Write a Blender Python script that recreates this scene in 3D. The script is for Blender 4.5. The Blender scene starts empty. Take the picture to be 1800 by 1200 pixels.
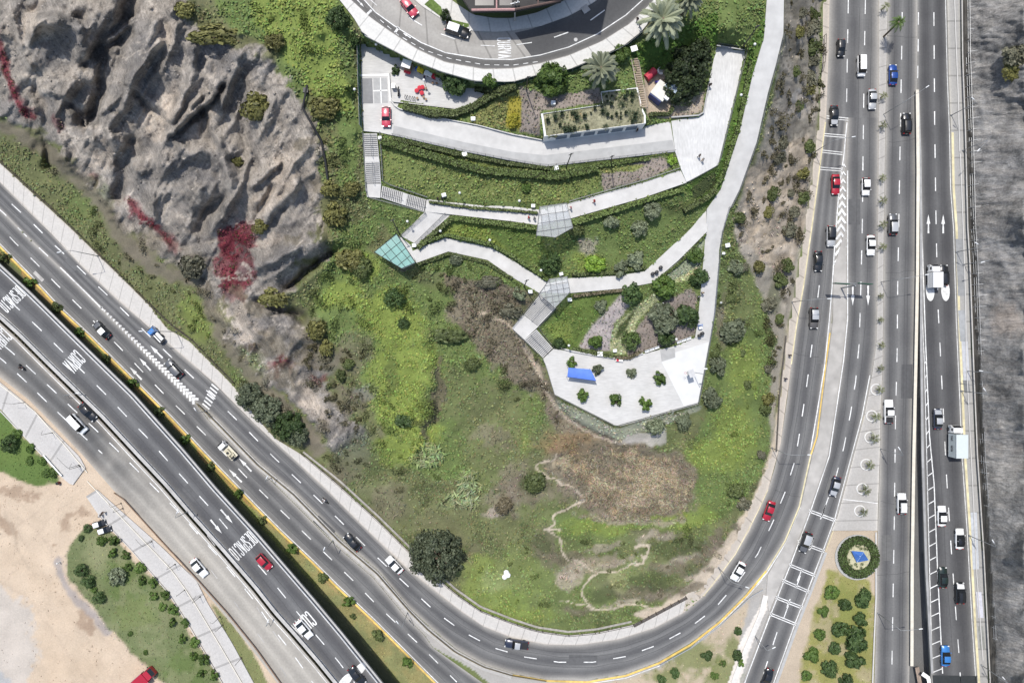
import bpy, bmesh, math, random
import numpy as np
from mathutils import Vector, Matrix
random.seed(7); rng = np.random.default_rng(7)
S = bpy.context.scene
COL = S.collection
# ---------------------------------------------------------------- camera, sky, sun, exposure
H, F = 150.0, 1200.0                       # flying height (m), focal length in photo pixels
cam = bpy.data.cameras.new('camera'); camo = bpy.data.objects.new('camera', cam); COL.objects.link(camo)
camo.location = (0, 0, H); camo.rotation_euler = (0, 0, 0)
cam.sensor_width = 36; cam.lens = 24; cam.clip_start = 1; cam.clip_end = 3000
S.camera = camo
SUN_EL = math.radians(67); SX, SY = -0.42, 0.91     # horizontal direction towards the sun
w = bpy.data.worlds.new("World"); S.world = w; w.use_nodes = True
nt = w.node_tree; bg = nt.nodes['Background']
sky = nt.nodes.new('ShaderNodeTexSky'); sky.sky_type = 'NISHITA'; sky.sun_disc = False
sky.sun_elevation = SUN_EL; sky.sun_rotation = math.atan2(SX, SY); sky.air_density = 1.2; sky.dust_density = 2.0
nt.links.new(sky.outputs[0], bg.inputs[0]); bg.inputs[1].default_value = 0.15
sl = bpy.data.lights.new('sun', 'SUN'); sl.energy = 3.9; sl.angle = math.radians(0.55); sl.color = (1, 0.965, 0.9)
so = bpy.data.objects.new('sun', sl); COL.objects.link(so)
so.rotation_euler = Vector((-SX*math.cos(SUN_EL), -SY*math.cos(SUN_EL), -math.sin(SUN_EL))).to_track_quat('-Z', 'Y').to_euler()
so.location = (0, 0, 200)
vs = S.view_settings; S.display_settings.display_device = 'sRGB'
vs.view_transform = 'Standard'; vs.look = 'None'; vs.gamma = 1; vs.exposure = 0.05; vs.use_curve_mapping = False

# ---------------------------------------------------------------- helpers
def W(px, py, z=0.0):
    s = (H - z) / F
    return Vector(((px - 900) * s, (600 - py) * s, z))
def lerp(a, b, t): return a + (b - a) * t
def inpoly(X, Y, poly):
    r = np.zeros(X.shape, bool); n = len(poly)
    for i in range(n):
        x0, y0 = poly[i]; x1, y1 = poly[(i + 1) % n]
        if y0 == y1: continue
        c = ((y0 > Y) != (y1 > Y)) & (X < (x1 - x0) * (Y - y0) / (y1 - y0) + x0)
        r ^= c
    return r
def pip(x, y, poly):
    r = False; n = len(poly)
    for i in range(n):
        x0, y0 = poly[i]; x1, y1 = poly[(i + 1) % n]
        if (y0 > y) != (y1 > y) and x < (x1 - x0) * (y - y0) / (y1 - y0) + x0: r = not r
    return r
def segdist(X, Y, pts):
    d = np.full(X.shape, 1e9)
    for (x0, y0), (x1, y1) in zip(pts[:-1], pts[1:]):
        dx, dy = x1 - x0, y1 - y0; L = dx * dx + dy * dy + 1e-9
        t = np.clip(((X - x0) * dx + (Y - y0) * dy) / L, 0, 1)
        d = np.minimum(d, np.hypot(X - x0 - t * dx, Y - y0 - t * dy))
    return d
_tabs = {}
def vnoise(X, Y, seed=0):
    if seed not in _tabs: _tabs[seed] = np.random.default_rng(seed + 100).random((256, 256))
    T = _tabs[seed]
    xi = np.floor(X).astype(int); yi = np.floor(Y).astype(int)
    fx = X - xi; fy = Y - yi; fx = fx * fx * (3 - 2 * fx); fy = fy * fy * (3 - 2 * fy)
    a = T[xi & 255, yi & 255]; b = T[(xi + 1) & 255, yi & 255]; c = T[xi & 255, (yi + 1) & 255]; d = T[(xi + 1) & 255, (yi + 1) & 255]
    return (a * (1 - fx) + b * fx) * (1 - fy) + (c * (1 - fx) + d * fx) * fy
def fbm(X, Y, scale, oct=4, seed=0):
    s = 0; a = 1; t = 0; f = 1 / scale
    for k in range(oct):
        s = s + a * vnoise(X * f + 17.3 * k, Y * f + 9.1 * k, seed + k); t += a; a *= .5; f *= 2.03
    return s / t
def resample(pts, n):
    p = np.array(pts, float); d = np.r_[0, np.cumsum(np.hypot(*np.diff(p, axis=0).T))]
    t = np.linspace(0, d[-1], n)
    return np.c_[np.interp(t, d, p[:, 0]), np.interp(t, d, p[:, 1])]
def smooth(pts, n=6):
    p = np.array(pts, float); out = []
    for i in range(len(p) - 1):
        p0, p1, p2, p3 = p[max(i - 1, 0)], p[i], p[i + 1], p[min(i + 2, len(p) - 1)]
        for k in range(n):
            t = k / n
            out.append(.5 * ((2 * p1) + (-p0 + p2) * t + (2 * p0 - 5 * p1 + 4 * p2 - p3) * t * t + (-p0 + 3 * p1 - 3 * p2 + p3) * t ** 3))
    out.append(p[-1]); return [tuple(q) for q in out]

# ---------------------------------------------------------------- materials
MATS = {}
def nodes_of(name):
    m = bpy.data.materials.new(name); m.use_nodes = True
    return m, m.node_tree, m.node_tree.nodes['Principled BSDF']
def mat(name, col, rough=.6, metal=0., var=.12, scale=1.5, bump=0., spec=.3, coat=0., trans=0., alpha=1., stretch=None):
    if name in MATS: return MATS[name]
    m, t, b = nodes_of(name); N = t.nodes; L = t.links
    b.inputs['Roughness'].default_value = rough; b.inputs['Metallic'].default_value = metal
    b.inputs['Specular IOR Level'].default_value = spec; b.inputs['Coat Weight'].default_value = coat
    b.inputs['Transmission Weight'].default_value = trans; b.inputs['Alpha'].default_value = alpha
    tc = N.new('ShaderNodeTexCoord'); no = N.new('ShaderNodeTexNoise'); no.inputs['Scale'].default_value = scale; no.inputs['Detail'].default_value = 6
    src = tc.outputs['Object']
    if stretch:
        mp = N.new('ShaderNodeMapping'); mp.inputs['Scale'].default_value = stretch; L.new(src, mp.inputs[0]); src = mp.outputs[0]
    L.new(src, no.inputs['Vector'])
    r = N.new('ShaderNodeMapRange'); r.inputs[1].default_value = .25; r.inputs[2].default_value = .75
    r.inputs[3].default_value = 1 - var; r.inputs[4].default_value = 1 + var; L.new(no.outputs[0], r.inputs[0])
    mx = N.new('ShaderNodeVectorMath'); mx.operation = 'SCALE'; mx.inputs[0].default_value = col[:3]; L.new(r.outputs[0], mx.inputs['Scale'])
    n2 = N.new('ShaderNodeTexNoise'); n2.inputs['Scale'].default_value = scale * .14; n2.inputs['Detail'].default_value = 7; n2.inputs['Roughness'].default_value = .65; L.new(tc.outputs['Object'], n2.inputs['Vector'])
    r2 = N.new('ShaderNodeMapRange'); r2.inputs[1].default_value = .3; r2.inputs[2].default_value = .7; r2.inputs[3].default_value = 1 - var * .8; r2.inputs[4].default_value = 1 + var * .8; L.new(n2.outputs[0], r2.inputs[0])
    m2 = N.new('ShaderNodeVectorMath'); m2.operation = 'SCALE'; L.new(mx.outputs[0], m2.inputs[0]); L.new(r2.outputs[0], m2.inputs['Scale'])
    L.new(m2.outputs[0], b.inputs['Base Color'])
    if bump:
        bp = N.new('ShaderNodeBump'); bp.inputs['Strength'].default_value = bump; bp.inputs['Distance'].default_value = .05
        L.new(no.outputs[0], bp.inputs['Height']); L.new(bp.outputs[0], b.inputs['Normal'])
    MATS[name] = m; return m
def leafmat(name, c1, c2, rough=.55):
    if name in MATS: return MATS[name]
    m, t, b = nodes_of(name); N = t.nodes; L = t.links
    g = N.new('ShaderNodeNewGeometry'); oi = N.new('ShaderNodeObjectInfo')
    mx = N.new('ShaderNodeMix'); mx.data_type = 'RGBA'; mx.inputs[6].default_value = (*c1, 1); mx.inputs[7].default_value = (*c2, 1)
    L.new(g.outputs['Random Per Island'], mx.inputs[0])
    r = N.new('ShaderNodeMapRange'); r.inputs[3].default_value = .75; r.inputs[4].default_value = 1.3; L.new(oi.outputs['Random'], r.inputs[0])
    s = N.new('ShaderNodeVectorMath'); s.operation = 'SCALE'; L.new(mx.outputs[2], s.inputs[0]); L.new(r.outputs[0], s.inputs['Scale'])
    L.new(s.outputs[0], b.inputs['Base Color']); b.inputs['Roughness'].default_value = rough; b.inputs['Specular IOR Level'].default_value = .25
    MATS[name] = m; return m
def attrmat(name, rough=.95, fine=3.0, coarse=.25, amp=.3, bump=.6):
    """ground and ground cover: own colour from the mesh, broken up by noise"""
    if name in MATS: return MATS[name]
    m, t, b = nodes_of(name); N = t.nodes; L = t.links
    a = N.new('ShaderNodeAttribute'); a.attribute_name = 'col'
    tc = N.new('ShaderNodeTexCoord')
    n1 = N.new('ShaderNodeTexNoise'); n1.inputs['Scale'].default_value = fine; n1.inputs['Detail'].default_value = 8; n1.inputs['Roughness'].default_value = .7
    n2 = N.new('ShaderNodeTexNoise'); n2.inputs['Scale'].default_value = coarse; n2.inputs['Detail'].default_value = 5
    L.new(tc.outputs['Object'], n1.inputs['Vector']); L.new(tc.outputs['Object'], n2.inputs['Vector'])
    ad = N.new('ShaderNodeMath'); ad.operation = 'ADD'; L.new(n1.outputs[0], ad.inputs[0]); L.new(n2.outputs[0], ad.inputs[1])
    r = N.new('ShaderNodeMapRange'); r.inputs[1].default_value = .65; r.inputs[2].default_value = 1.35; r.inputs[3].default_value = 1 - amp; r.inputs[4].default_value = 1 + amp
    L.new(ad.outputs[0], r.inputs[0])
    mb = N.new('ShaderNodeAttribute'); mb.attribute_name = 'rel'
    rr = N.new('ShaderNodeMix'); rr.data_type = 'FLOAT'; rr.clamp_factor = False; rr.inputs[2].default_value = 1.0; L.new(mb.outputs['Fac'], rr.inputs[0]); L.new(r.outputs[0], rr.inputs[3])
    hgt = n1.outputs[0]; fac = rr.outputs[0]
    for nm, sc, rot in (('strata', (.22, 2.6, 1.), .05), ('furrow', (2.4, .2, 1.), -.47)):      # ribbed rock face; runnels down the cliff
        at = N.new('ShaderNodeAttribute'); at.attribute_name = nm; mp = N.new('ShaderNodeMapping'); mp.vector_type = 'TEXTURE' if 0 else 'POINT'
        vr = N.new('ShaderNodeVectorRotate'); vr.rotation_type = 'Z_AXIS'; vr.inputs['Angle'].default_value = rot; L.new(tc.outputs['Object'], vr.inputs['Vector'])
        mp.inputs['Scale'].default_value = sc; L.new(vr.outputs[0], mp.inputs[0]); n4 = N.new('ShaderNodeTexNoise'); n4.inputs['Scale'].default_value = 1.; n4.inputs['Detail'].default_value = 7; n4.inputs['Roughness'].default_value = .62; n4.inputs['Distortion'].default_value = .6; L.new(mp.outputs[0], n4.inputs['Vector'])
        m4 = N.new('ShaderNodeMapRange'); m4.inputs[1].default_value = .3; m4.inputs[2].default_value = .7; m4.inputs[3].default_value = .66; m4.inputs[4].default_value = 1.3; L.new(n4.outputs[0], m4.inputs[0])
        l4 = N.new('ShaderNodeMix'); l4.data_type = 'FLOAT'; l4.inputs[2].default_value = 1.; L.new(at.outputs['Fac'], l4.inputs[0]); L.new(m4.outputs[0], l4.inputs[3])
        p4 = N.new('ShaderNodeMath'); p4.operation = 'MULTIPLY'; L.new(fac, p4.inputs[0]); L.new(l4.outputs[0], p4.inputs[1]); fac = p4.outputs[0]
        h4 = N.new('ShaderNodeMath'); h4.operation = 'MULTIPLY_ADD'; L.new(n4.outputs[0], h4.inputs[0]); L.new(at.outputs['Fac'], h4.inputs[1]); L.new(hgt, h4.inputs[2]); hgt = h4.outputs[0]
    s = N.new('ShaderNodeVectorMath'); s.operation = 'SCALE'; L.new(a.outputs['Color'], s.inputs[0]); L.new(fac, s.inputs['Scale'])
    L.new(s.outputs[0], b.inputs['Base Color']); b.inputs['Roughness'].default_value = rough; b.inputs['Specular IOR Level'].default_value = .1
    if bump:
        ml = N.new('ShaderNodeMath'); ml.operation = 'MULTIPLY'; L.new(hgt, ml.inputs[0]); L.new(mb.outputs['Fac'], ml.inputs[1])
        bp = N.new('ShaderNodeBump'); bp.inputs['Strength'].default_value = bump; bp.inputs['Distance'].default_value = .35
        L.new(ml.outputs[0], bp.inputs['Height']); L.new(bp.outputs[0], b.inputs['Normal'])
    MATS[name] = m; return m
def roadmat(name, lanes, dark, light, edge, ew=10., joint=0., fade=None):
    """asphalt with worn wheel lanes along the carriageway and dust towards its edges; joint>0 draws slab joints"""
    if name in MATS: return MATS[name]
    m, t, b = nodes_of(name); N = t.nodes; L = t.links
    def M(op, *a):
        n = N.new('ShaderNodeMath'); n.operation = op
        for i, v in enumerate(a):
            if isinstance(v, (int, float)): n.inputs[i].default_value = v
            else: L.new(v, n.inputs[i])
        return n.outputs[0]
    u = N.new('ShaderNodeAttribute'); u.attribute_name = 'across'; U = u.outputs['Fac']
    v = N.new('ShaderNodeAttribute'); v.attribute_name = 'along'; V = v.outputs['Fac']
    tc = N.new('ShaderNodeTexCoord')
    n1 = N.new('ShaderNodeTexNoise'); n1.inputs['Scale'].default_value = .12; n1.inputs['Detail'].default_value = 6; L.new(tc.outputs['Object'], n1.inputs['Vector'])
    n2 = N.new('ShaderNodeTexNoise'); n2.inputs['Scale'].default_value = 2.5; n2.inputs['Detail'].default_value = 6; L.new(tc.outputs['Object'], n2.inputs['Vector'])
    cv = N.new('ShaderNodeCombineXYZ'); L.new(M('MULTIPLY', U, 60.), cv.inputs[0]); L.new(M('MULTIPLY', V, .12), cv.inputs[1])
    n3 = N.new('ShaderNodeTexNoise'); n3.inputs['Scale'].default_value = 1.; n3.inputs['Detail'].default_value = 3; L.new(cv.outputs[0], n3.inputs['Vector'])
    tri = M('MULTIPLY', M('ABSOLUTE', M('SUBTRACT', M('FRACT', M('MULTIPLY', U, float(lanes))), .5)), 2.)
    tr = M('ADD', M('MULTIPLY', M('POWER', tri, 1.4), .75), M('MULTIPLY', M('SUBTRACT', n1.outputs[0], .45), 1.1))
    tr = M('ADD', tr, M('MULTIPLY', M('SUBTRACT', n3.outputs[0], .5), .5))
    mx = N.new('ShaderNodeMix'); mx.data_type = 'RGBA'; mx.inputs[6].default_value = (*dark, 1); mx.inputs[7].default_value = (*light, 1); mx.clamp_factor = True
    L.new(tr, mx.inputs[0])
    e = M('POWER', M('MULTIPLY', M('ABSOLUTE', M('SUBTRACT', U, .5)), 2.), ew)
    e = M('MULTIPLY', e, M('ADD', .35, n1.outputs[0]))
    m2 = N.new('ShaderNodeMix'); m2.data_type = 'RGBA'; m2.inputs[7].default_value = (*edge, 1); m2.clamp_factor = True
    L.new(e, m2.inputs[0]); L.new(mx.outputs[2], m2.inputs[6])
    base = m2.outputs[2]
    if fade:
        fr = N.new('ShaderNodeMapRange'); fr.inputs[1].default_value = fade[0]; fr.inputs[2].default_value = fade[1]
        L.new(M('ADD', V, M('MULTIPLY', M('SUBTRACT', n1.outputs[0], .5), 30.)), fr.inputs[0])
        m4 = N.new('ShaderNodeMix'); m4.data_type = 'RGBA'; m4.inputs[6].default_value = (*fade[2], 1); m4.inputs[7].default_value = (*fade[3], 1); L.new(tr, m4.inputs[0]); m4.clamp_factor = True
        m5 = N.new('ShaderNodeMix'); m5.data_type = 'RGBA'; m5.clamp_factor = True; L.new(fr.outputs[0], m5.inputs[0]); L.new(base, m5.inputs[6]); L.new(m4.outputs[2], m5.inputs[7]); base = m5.outputs[2]
    k = M('ADD', .8, M('MULTIPLY', n2.outputs[0], .4))
    if joint:
        k = M('MULTIPLY', k, M('SUBTRACT', 1., M('MULTIPLY', M('LESS_THAN', M('FRACT', M('MULTIPLY', V, 1. / joint)), .06 ), .3)))
    s = N.new('ShaderNodeVectorMath'); s.operation = 'SCALE'; L.new(base, s.inputs[0]); L.new(k, s.inputs['Scale'])
    L.new(s.outputs[0], b.inputs['Base Color']); b.inputs['Roughness'].default_value = .85; b.inputs['Specular IOR Level'].default_value = .2
    bp = N.new('ShaderNodeBump'); bp.inputs['Strength'].default_value = .15; bp.inputs['Distance'].default_value = .02
    L.new(n2.outputs[0], bp.inputs['Height']); L.new(bp.outputs[0], b.inputs['Normal'])
    MATS[name] = m; return m

# ---------------------------------------------------------------- mesh collector, things and parts
class MB:
    def __init__(s): s.v = []; s.f = []; s.mi = []; s.cur = 0
    def add(s, vs_, fs):
        o = len(s.v); s.v += [tuple(q) for q in vs_]
        for f in fs: s.f.append([i + o for i in f]); s.mi.append(s.cur)
        return s
    def box(s, c, d, rz=0., taper=1.):
        cx, cy, cz = c; a, b, h = d[0] / 2, d[1] / 2, d[2] / 2; co, si = math.cos(rz), math.sin(rz); vs_ = []
        for z, k in ((-h, 1), (h, taper)):
            for x, y in ((-a, -b), (a, -b), (a, b), (-a, b)):
                x *= k; y *= k; vs_.append((cx + x * co - y * si, cy + x * si + y * co, cz + z))
        return s.add(vs_, [(3, 2, 1, 0), (4, 5, 6, 7), (0, 1, 5, 4), (1, 2, 6, 5), (2, 3, 7, 6), (3, 0, 4, 7)])
    def tube(s, pts, r, n=8, r2=None, cap=True):
        pts = [Vector(p) for p in pts]; m = len(pts); rings = []
        for i, p in enumerate(pts):
            d = (pts[min(i + 1, m - 1)] - pts[max(i - 1, 0)]).normalized()
            a = d.orthogonal().normalized(); b = d.cross(a)
            rr = lerp(r, r if r2 is None else r2, i / max(m - 1, 1))
            rings.append([p + (a * math.cos(2 * math.pi * k / n) + b * math.sin(2 * math.pi * k / n)) * rr for k in range(n)])
        fs = [(i * n + k, i * n + (k + 1) % n, (i + 1) * n + (k + 1) % n, (i + 1) * n + k) for i in range(m - 1) for k in range(n)]
        if cap: fs += [tuple(range(n))[::-1], tuple((m - 1) * n + k for k in range(n))]
        return s.add([q for g in rings for q in g], fs)
    def lathe(s, prof, c=(0, 0, 0), n=14):
        vs_ = [(c[0] + r * math.cos(2 * math.pi * k / n), c[1] + r * math.sin(2 * math.pi * k / n), c[2] + z) for r, z in prof for k in range(n)]
        m = len(prof)
        fs = [(i * n + k, i * n + (k + 1) % n, (i + 1) * n + (k + 1) % n, (i + 1) * n + k) for i in range(m - 1) for k in range(n)]
        return s.add(vs_, fs + [tuple(range(n))[::-1], tuple((m - 1) * n + k for k in range(n))])
    def prism(s, top, bot):
        n = len(top)
        return s.add(list(top) + list(bot), [tuple(range(n)), tuple(range(n, 2 * n))[::-1]] + [(i, n + i, n + (i + 1) % n, (i + 1) % n) for i in range(n)])
    def quad(s, a, b, c, d): return s.add([a, b, c, d], [(0, 1, 2, 3)])
    def mesh(s, name, mats, sm=False):
        me = bpy.data.meshes.new(name); me.from_pydata(s.v, [], s.f)
        for m in (mats if isinstance(mats, (list, tuple)) else [mats]): me.materials.append(m)
        for p, k in zip(me.polygons, s.mi): p.material_index = k
        if sm: me.polygons.foreach_set('use_smooth', [True] * len(me.polygons))
        me.update(); return me
    def build(s, name, mats, parent=None, sm=False, loc=None, fix=True):
        me = s.mesh(name, mats, sm)
        bm = bmesh.new(); bm.from_mesh(me)
        big = [f for f in bm.faces if len(f.verts) > 4]
        if big: bmesh.ops.triangulate(bm, faces=big)
        if fix: bmesh.ops.recalc_face_normals(bm, faces=bm.faces)
        bm.to_mesh(me); bm.free()
        return link(name, me, parent, loc)
def link(name, me, parent=None, loc=None):
    o = bpy.data.objects.new(name, me); COL.objects.link(o)
    if parent: o.parent = parent
    if loc is not None: o.location = loc
    return o
def tag(o, label, cat, group=None, kind=None):
    o['label'] = label; o['category'] = cat
    if group: o['group'] = group
    if kind: o['kind'] = kind
    return o
def struct(o): o['kind'] = 'structure'; return o
def thing(name, label, cat, loc, rz=0., group=None, scale=1.):
    o = bpy.data.objects.new(name, None); COL.objects.link(o); o.location = loc; o.rotation_euler = (0, 0, rz)
    o.empty_display_size = .3
    if scale != 1.: o.scale = (scale,) * 3 if isinstance(scale, (int, float)) else scale
    return tag(o, label, cat, group)
def setmat(o, m):
    o.material_slots[0].link = 'OBJECT'; o.material_slots[0].material = m; return o
ORD = 'first second third fourth fifth sixth seventh eighth ninth tenth eleventh twelfth thirteenth fourteenth fifteenth sixteenth seventeenth eighteenth nineteenth twentieth twenty-first twenty-second'.split()
# ================================================================ LEVELS (photo-pixel outlines, real heights)
Z0 = lambda x, y: 0 * x
def const(c): return lambda x, y: c + 0 * x
def zdeck(x, y): return 3.2 + 4.4 * np.clip((x + y - 467) / 1400, -.2, 1.3)
def zramp(x, y): return 3.2 * np.clip((y - 170) / 1030, 0, 1.2)
def zpe(x, y): return 26 - 16 * np.clip(y, -100, 602) / 600
def zp2(x, y): return 16 + 4.3 * np.clip((x - 750) / 450, 0, 1)
def zp3(x, y): return 15 - 1.5 * np.clip((x - 720) / 245, 0, 1)
def zw(x, y): return 13.5 + 2 * np.clip((x - 985) / 258, 0, 1)
def zbr(x, y): return 16 - np.clip((y - 372) / 60, 0, 1)
ST, TE, PZ = 25., 20.5, 10.                # upper street, terrace, plaza

A_IN = [(-300,60),(-60,262),(0,320),(80,400),(143,467),(207,527),(253,567),(300,607),(377,673),(450,747),(510,800),(577,863),(637,923),(683,967),(717,1000),(770,1042),(810,1073),(850,1100),(900,1120),(960,1132),(1017,1133),(1087,1123),(1150,1103),(1200,1077),(1237,1047),(1263,1017),(1293,973),(1317,933),(1333,897),(1350,860),(1361,825),(1372,780),(1384,700),(1391,640),(1400,573),(1413,500),(1427,400),(1442,287),(1452,207)]
A_OUT = [(-300,95),(-60,310),(7,375),(43,412),(110,475),(343,707),(375,731),(455,812),(515,862),(597,943),(665,1002),(720,1068),(755,1100),(803,1141),(852,1168),(902,1183),(960,1193),(1033,1194),(1100,1183),(1158,1162),(1214,1129),(1264,1089),(1310,1043),(1345,1005),(1380,950),(1405,890),(1425,800),(1435,767),(1450,653),(1462,560),(1470,470),(1475,333),(1483,263),(1489,207)]
A2_L = [(-300,95),(-60,310),(7,375),(43,412),(110,475),(343,707),(368,741),(445,815),(505,873),(588,957),(655,1014),(710,1080),(745,1115),(760,1137),(827,1173),(860,1200),(905,1240),(1000,1330)]
A2_R = [(-300,175),(-60,375),(0,432),(57,490),(103,540),(157,590),(240,673),(300,733),(360,797),(450,890),(493,933),(550,987),(593,1030),(657,1090),(710,1143),(767,1200),(830,1262),(910,1345)]
B1_L = [(-300,215),(-60,412),(0,467),(50,513),(133,595),(233,693),(320,790),(377,857),(450,937),(493,987),(550,1053),(600,1113),(670,1200),(725,1270),(780,1345)]
B1_R = [(-300,310),(-60,507),(0,557),(33,587),(83,637),(137,690),(180,732),(243,800),(290,850),(333,900),(393,967),(450,1033),(483,1075),(517,1113),(560,1163),(590,1200),(645,1270),(700,1345)]
B2_L = [(x - 5, y + 6) for x, y in B1_R]
B2_R = [(-300,430),(-60,612),(0,663),(50,702),(93,745),(143,797),(200,862),(277,940),(350,1027),(400,1087),(450,1150),(490,1203),(535,1265),(590,1345)]
T_L = [(1460,-300),(1458,0),(1456,100),(1452,207)]; T_R = [(1546,-300),(1545,0),(1545,100),(1545,207)]
B_L = [(1489,207),(1487,300),(1487,467),(1487,560),(1480,633),(1470,700),(1455,800),(1422,897),(1387,990),(1350,1083),(1310,1188),(1285,1260),(1260,1345)]
B_R = [(1545,207),(1543,400),(1542,533),(1541,600),(1532,660),(1518,733),(1500,800),(1470,913),(1450,967),(1422,1040),(1400,1097),(1363,1200),(1340,1270),(1315,1345)]
C_L = [(1563,-300),(1561,0),(1557,200),(1554,400),(1552,633),(1548,733),(1547,800),(1543,933),(1540,1100),(1537,1200),(1534,1345)]
C_R = [(1612,-300),(1612,0),(1612,160),(1611,400),(1608,600),(1604,800),(1601,1000),(1600,1100),(1598,1200),(1596,1345)]
D_L = [(1612,-300),(1612,0),(1612.5,160),(1617,267),(1619,400),(1619,600),(1621,800),(1627,1000),(1637,1183),(1646,1345)]
D_R = [(1664,-300),(1665,0),(1668,133),(1672,233),(1674,333),(1679,400),(1684,567),(1690,700),(1694,800),(1703,933),(1712,1100),(1718,1190),(1726,1345)]
E_R = [(1688,-300),(1690,0),(1691,100),(1696,233),(1700,400),(1704,467),(1710,633),(1717,800),(1728,967),(1738,1167),(1747,1345)]
W_OUT = [(-300,20),(-60,232),(0,287),(123,400),(167,443),(213,487),(263,537),(293,577),(333,600),(363,630),(410,678),(450,733),(483,770),(537,803),(593,850),(663,913),(717,967),(797,1040),(843,1072),(900,1094),(943,1108),(1000,1116),(1050,1111),(1113,1097),(1160,1073),(1207,1047)]
RD = 'loop carriageway'
SLABS = []                                 # (outline, height function) of everything walked or driven on

# ---------------------------------------------------------------- terrain solved from those levels
G6 = 6; X0, X1, Y0, Y1 = -300, 2100, -240, 1440
gx = np.arange(X0, X1 + 1, G6); gy = np.arange(Y0, Y1 + 1, G6)
GX, GY = np.meshgrid(gx.astype(float), gy.astype(float))
hf = np.full(GX.shape, np.nan)
def fix(poly, zf, off=-.15):
    m = inpoly(GX, GY, poly); hf[m] = (zf(GX, GY) + off)[m]
def fixline(pts, zf, off=0., wd=5):
    m = (segdist(GX, GY, pts) < wd) & np.isnan(hf); hf[m] = (zf(GX, GY) + off)[m]
rev = lambda l: l[::-1]
fix(A_IN + [(1545,207),(1546,-300),(2100,-300),(2100,1500),(650,1500),(767,1260)] + [], Z0) if 0 else None
hf[inpoly(GX, GY, A_IN + rev(A_OUT))] = -.15
hf[inpoly(GX, GY, A_OUT[4:] + [(1546,207)] + B_R[1:] + [(1315,1500),(900,1500)] + rev(A2_R) + rev(B1_R)[0:0] + [(-300,95)])] = -.15
hf[inpoly(GX, GY, A2_R + rev(B1_R))] = -.15
hf[inpoly(GX, GY, T_L + rev(T_R))] = -.15
hf[inpoly(GX, GY, [(1460,-300)] + B_R + rev(C_R))] = -.15
fix([(1602,160),(1622,160),(1630,900),(1640,1345),(1596,1345)], Z0)
fix(D_L + rev(E_R), zramp)
fix([(-300,330)] + [(x - 4, y + 5) for x, y in B1_R] + [(700,1500),(-300,1500)], zdeck)
fixline(W_OUT, Z0, .1); fixline([(1443,0),(1437,217),(1413,400),(1383,587),(1357,793),(1330,860),(1290,950),(1230,1035)], Z0, .15)
STREET = [(597,-200),(617,0),(627,32),(637,60),(660,75),(727,108),(777,127),(833,143),(900,145),(943,133),(1000,123),(1060,98),(1100,80),(1127,57),(1147,33),(1167,0),(1230,-200)]
fix(STREET, const(ST))
TERR = [(634,72),(687,95),(743,120),(780,140),(827,153),(857,163),(835,180),(810,191),(750,184),(705,176),(697,190),(737,200),(900,234),(953,245),(1047,233),(1133,222),(1180,213),(1235,203),(1245,150),(1260,80),(1312,88),(1262,290),(1207,320),(1197,297),(1187,267),(1073,280),(960,293),(900,283),(817,267),(690,238),(667,233),(637,230)]
fix(TERR, const(TE))
PE = [(1350,-200),(1348,0),(1343,67),(1323,133),(1300,233),(1267,333),(1243,367),(1233,500),(1227,560),(1222,593),(1248,600),(1257,550),(1263,483),(1270,407),(1283,367),(1300,333),(1330,250),(1350,163),(1363,117),(1377,60),(1378,0),(1382,-200)]
fix(PE, zpe)
P2 = [(750,350),(833,360),(900,363),(950,369),(997,358),(1060,340),(1133,320),(1196,299),(1207,321),(1133,347),(1003,384),(947,396),(900,389),(793,377),(747,372)]
fix(P2, zp2)
BR = [(747,372),(793,377),(733,430),(705,415)]; fix(BR, zbr)
CAN = [(697,410),(657,443),(707,473),(730,462),(723,432)]; fix(CAN, const(15))
P3 = [(723,442),(783,418),(863,435),(900,457),(965,498),(948,515),(900,487),(857,457),(788,442),(732,462)]; fix(P3, zp3)
PW = [(965,498),(1000,489),(1080,485),(1133,477),(1173,440),(1213,403),(1243,367),(1243,407),(1193,457),(1147,497),(1093,507),(1003,515),(975,540),(948,515)]; fix(PW, zw)
PLZ = [(973,613),(1000,617),(1097,632),(1130,622),(1190,607),(1222,593),(1248,598),(1227,708),(1083,748),(975,693),(955,630)]; fix(PLZ, const(PZ))
fix([(638,232),(663,232),(670,323),(643,323)], lambda x, y: 20.5 - 2.25 * (y - 232) / 91, -.5); fix([(643,323),(670,323),(668,348),(645,345)], const(18.25))
fix([(670,325),(750,350),(747,372),(668,348)], lambda x, y: 18.25 - 2.25 * (x - 670) / 78, -.5)
fix([(948,515),(977,540),(947,573),(920,553)], lambda x, y: 13.5 - 1.75 * np.clip((y - 525) / 40, 0, 1), -.5)
fix([(920,553),(947,573),(922,597),(900,577)], const(11.75))
fix([(922,597),(943,578),(973,613),(955,630)], lambda x, y: 11.75 - 1.75 * np.clip((x - 932) / 32, 0, 1), -.5)
fix([(955,202),(1058,187),(1120,157),(1130,192),(1134,217),(958,243)], const(23.9))
fix([(1138,128),(1160,122),(1205,172),(1232,198),(1180,204),(1140,200),(1134,170)], const(21.2))
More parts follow.
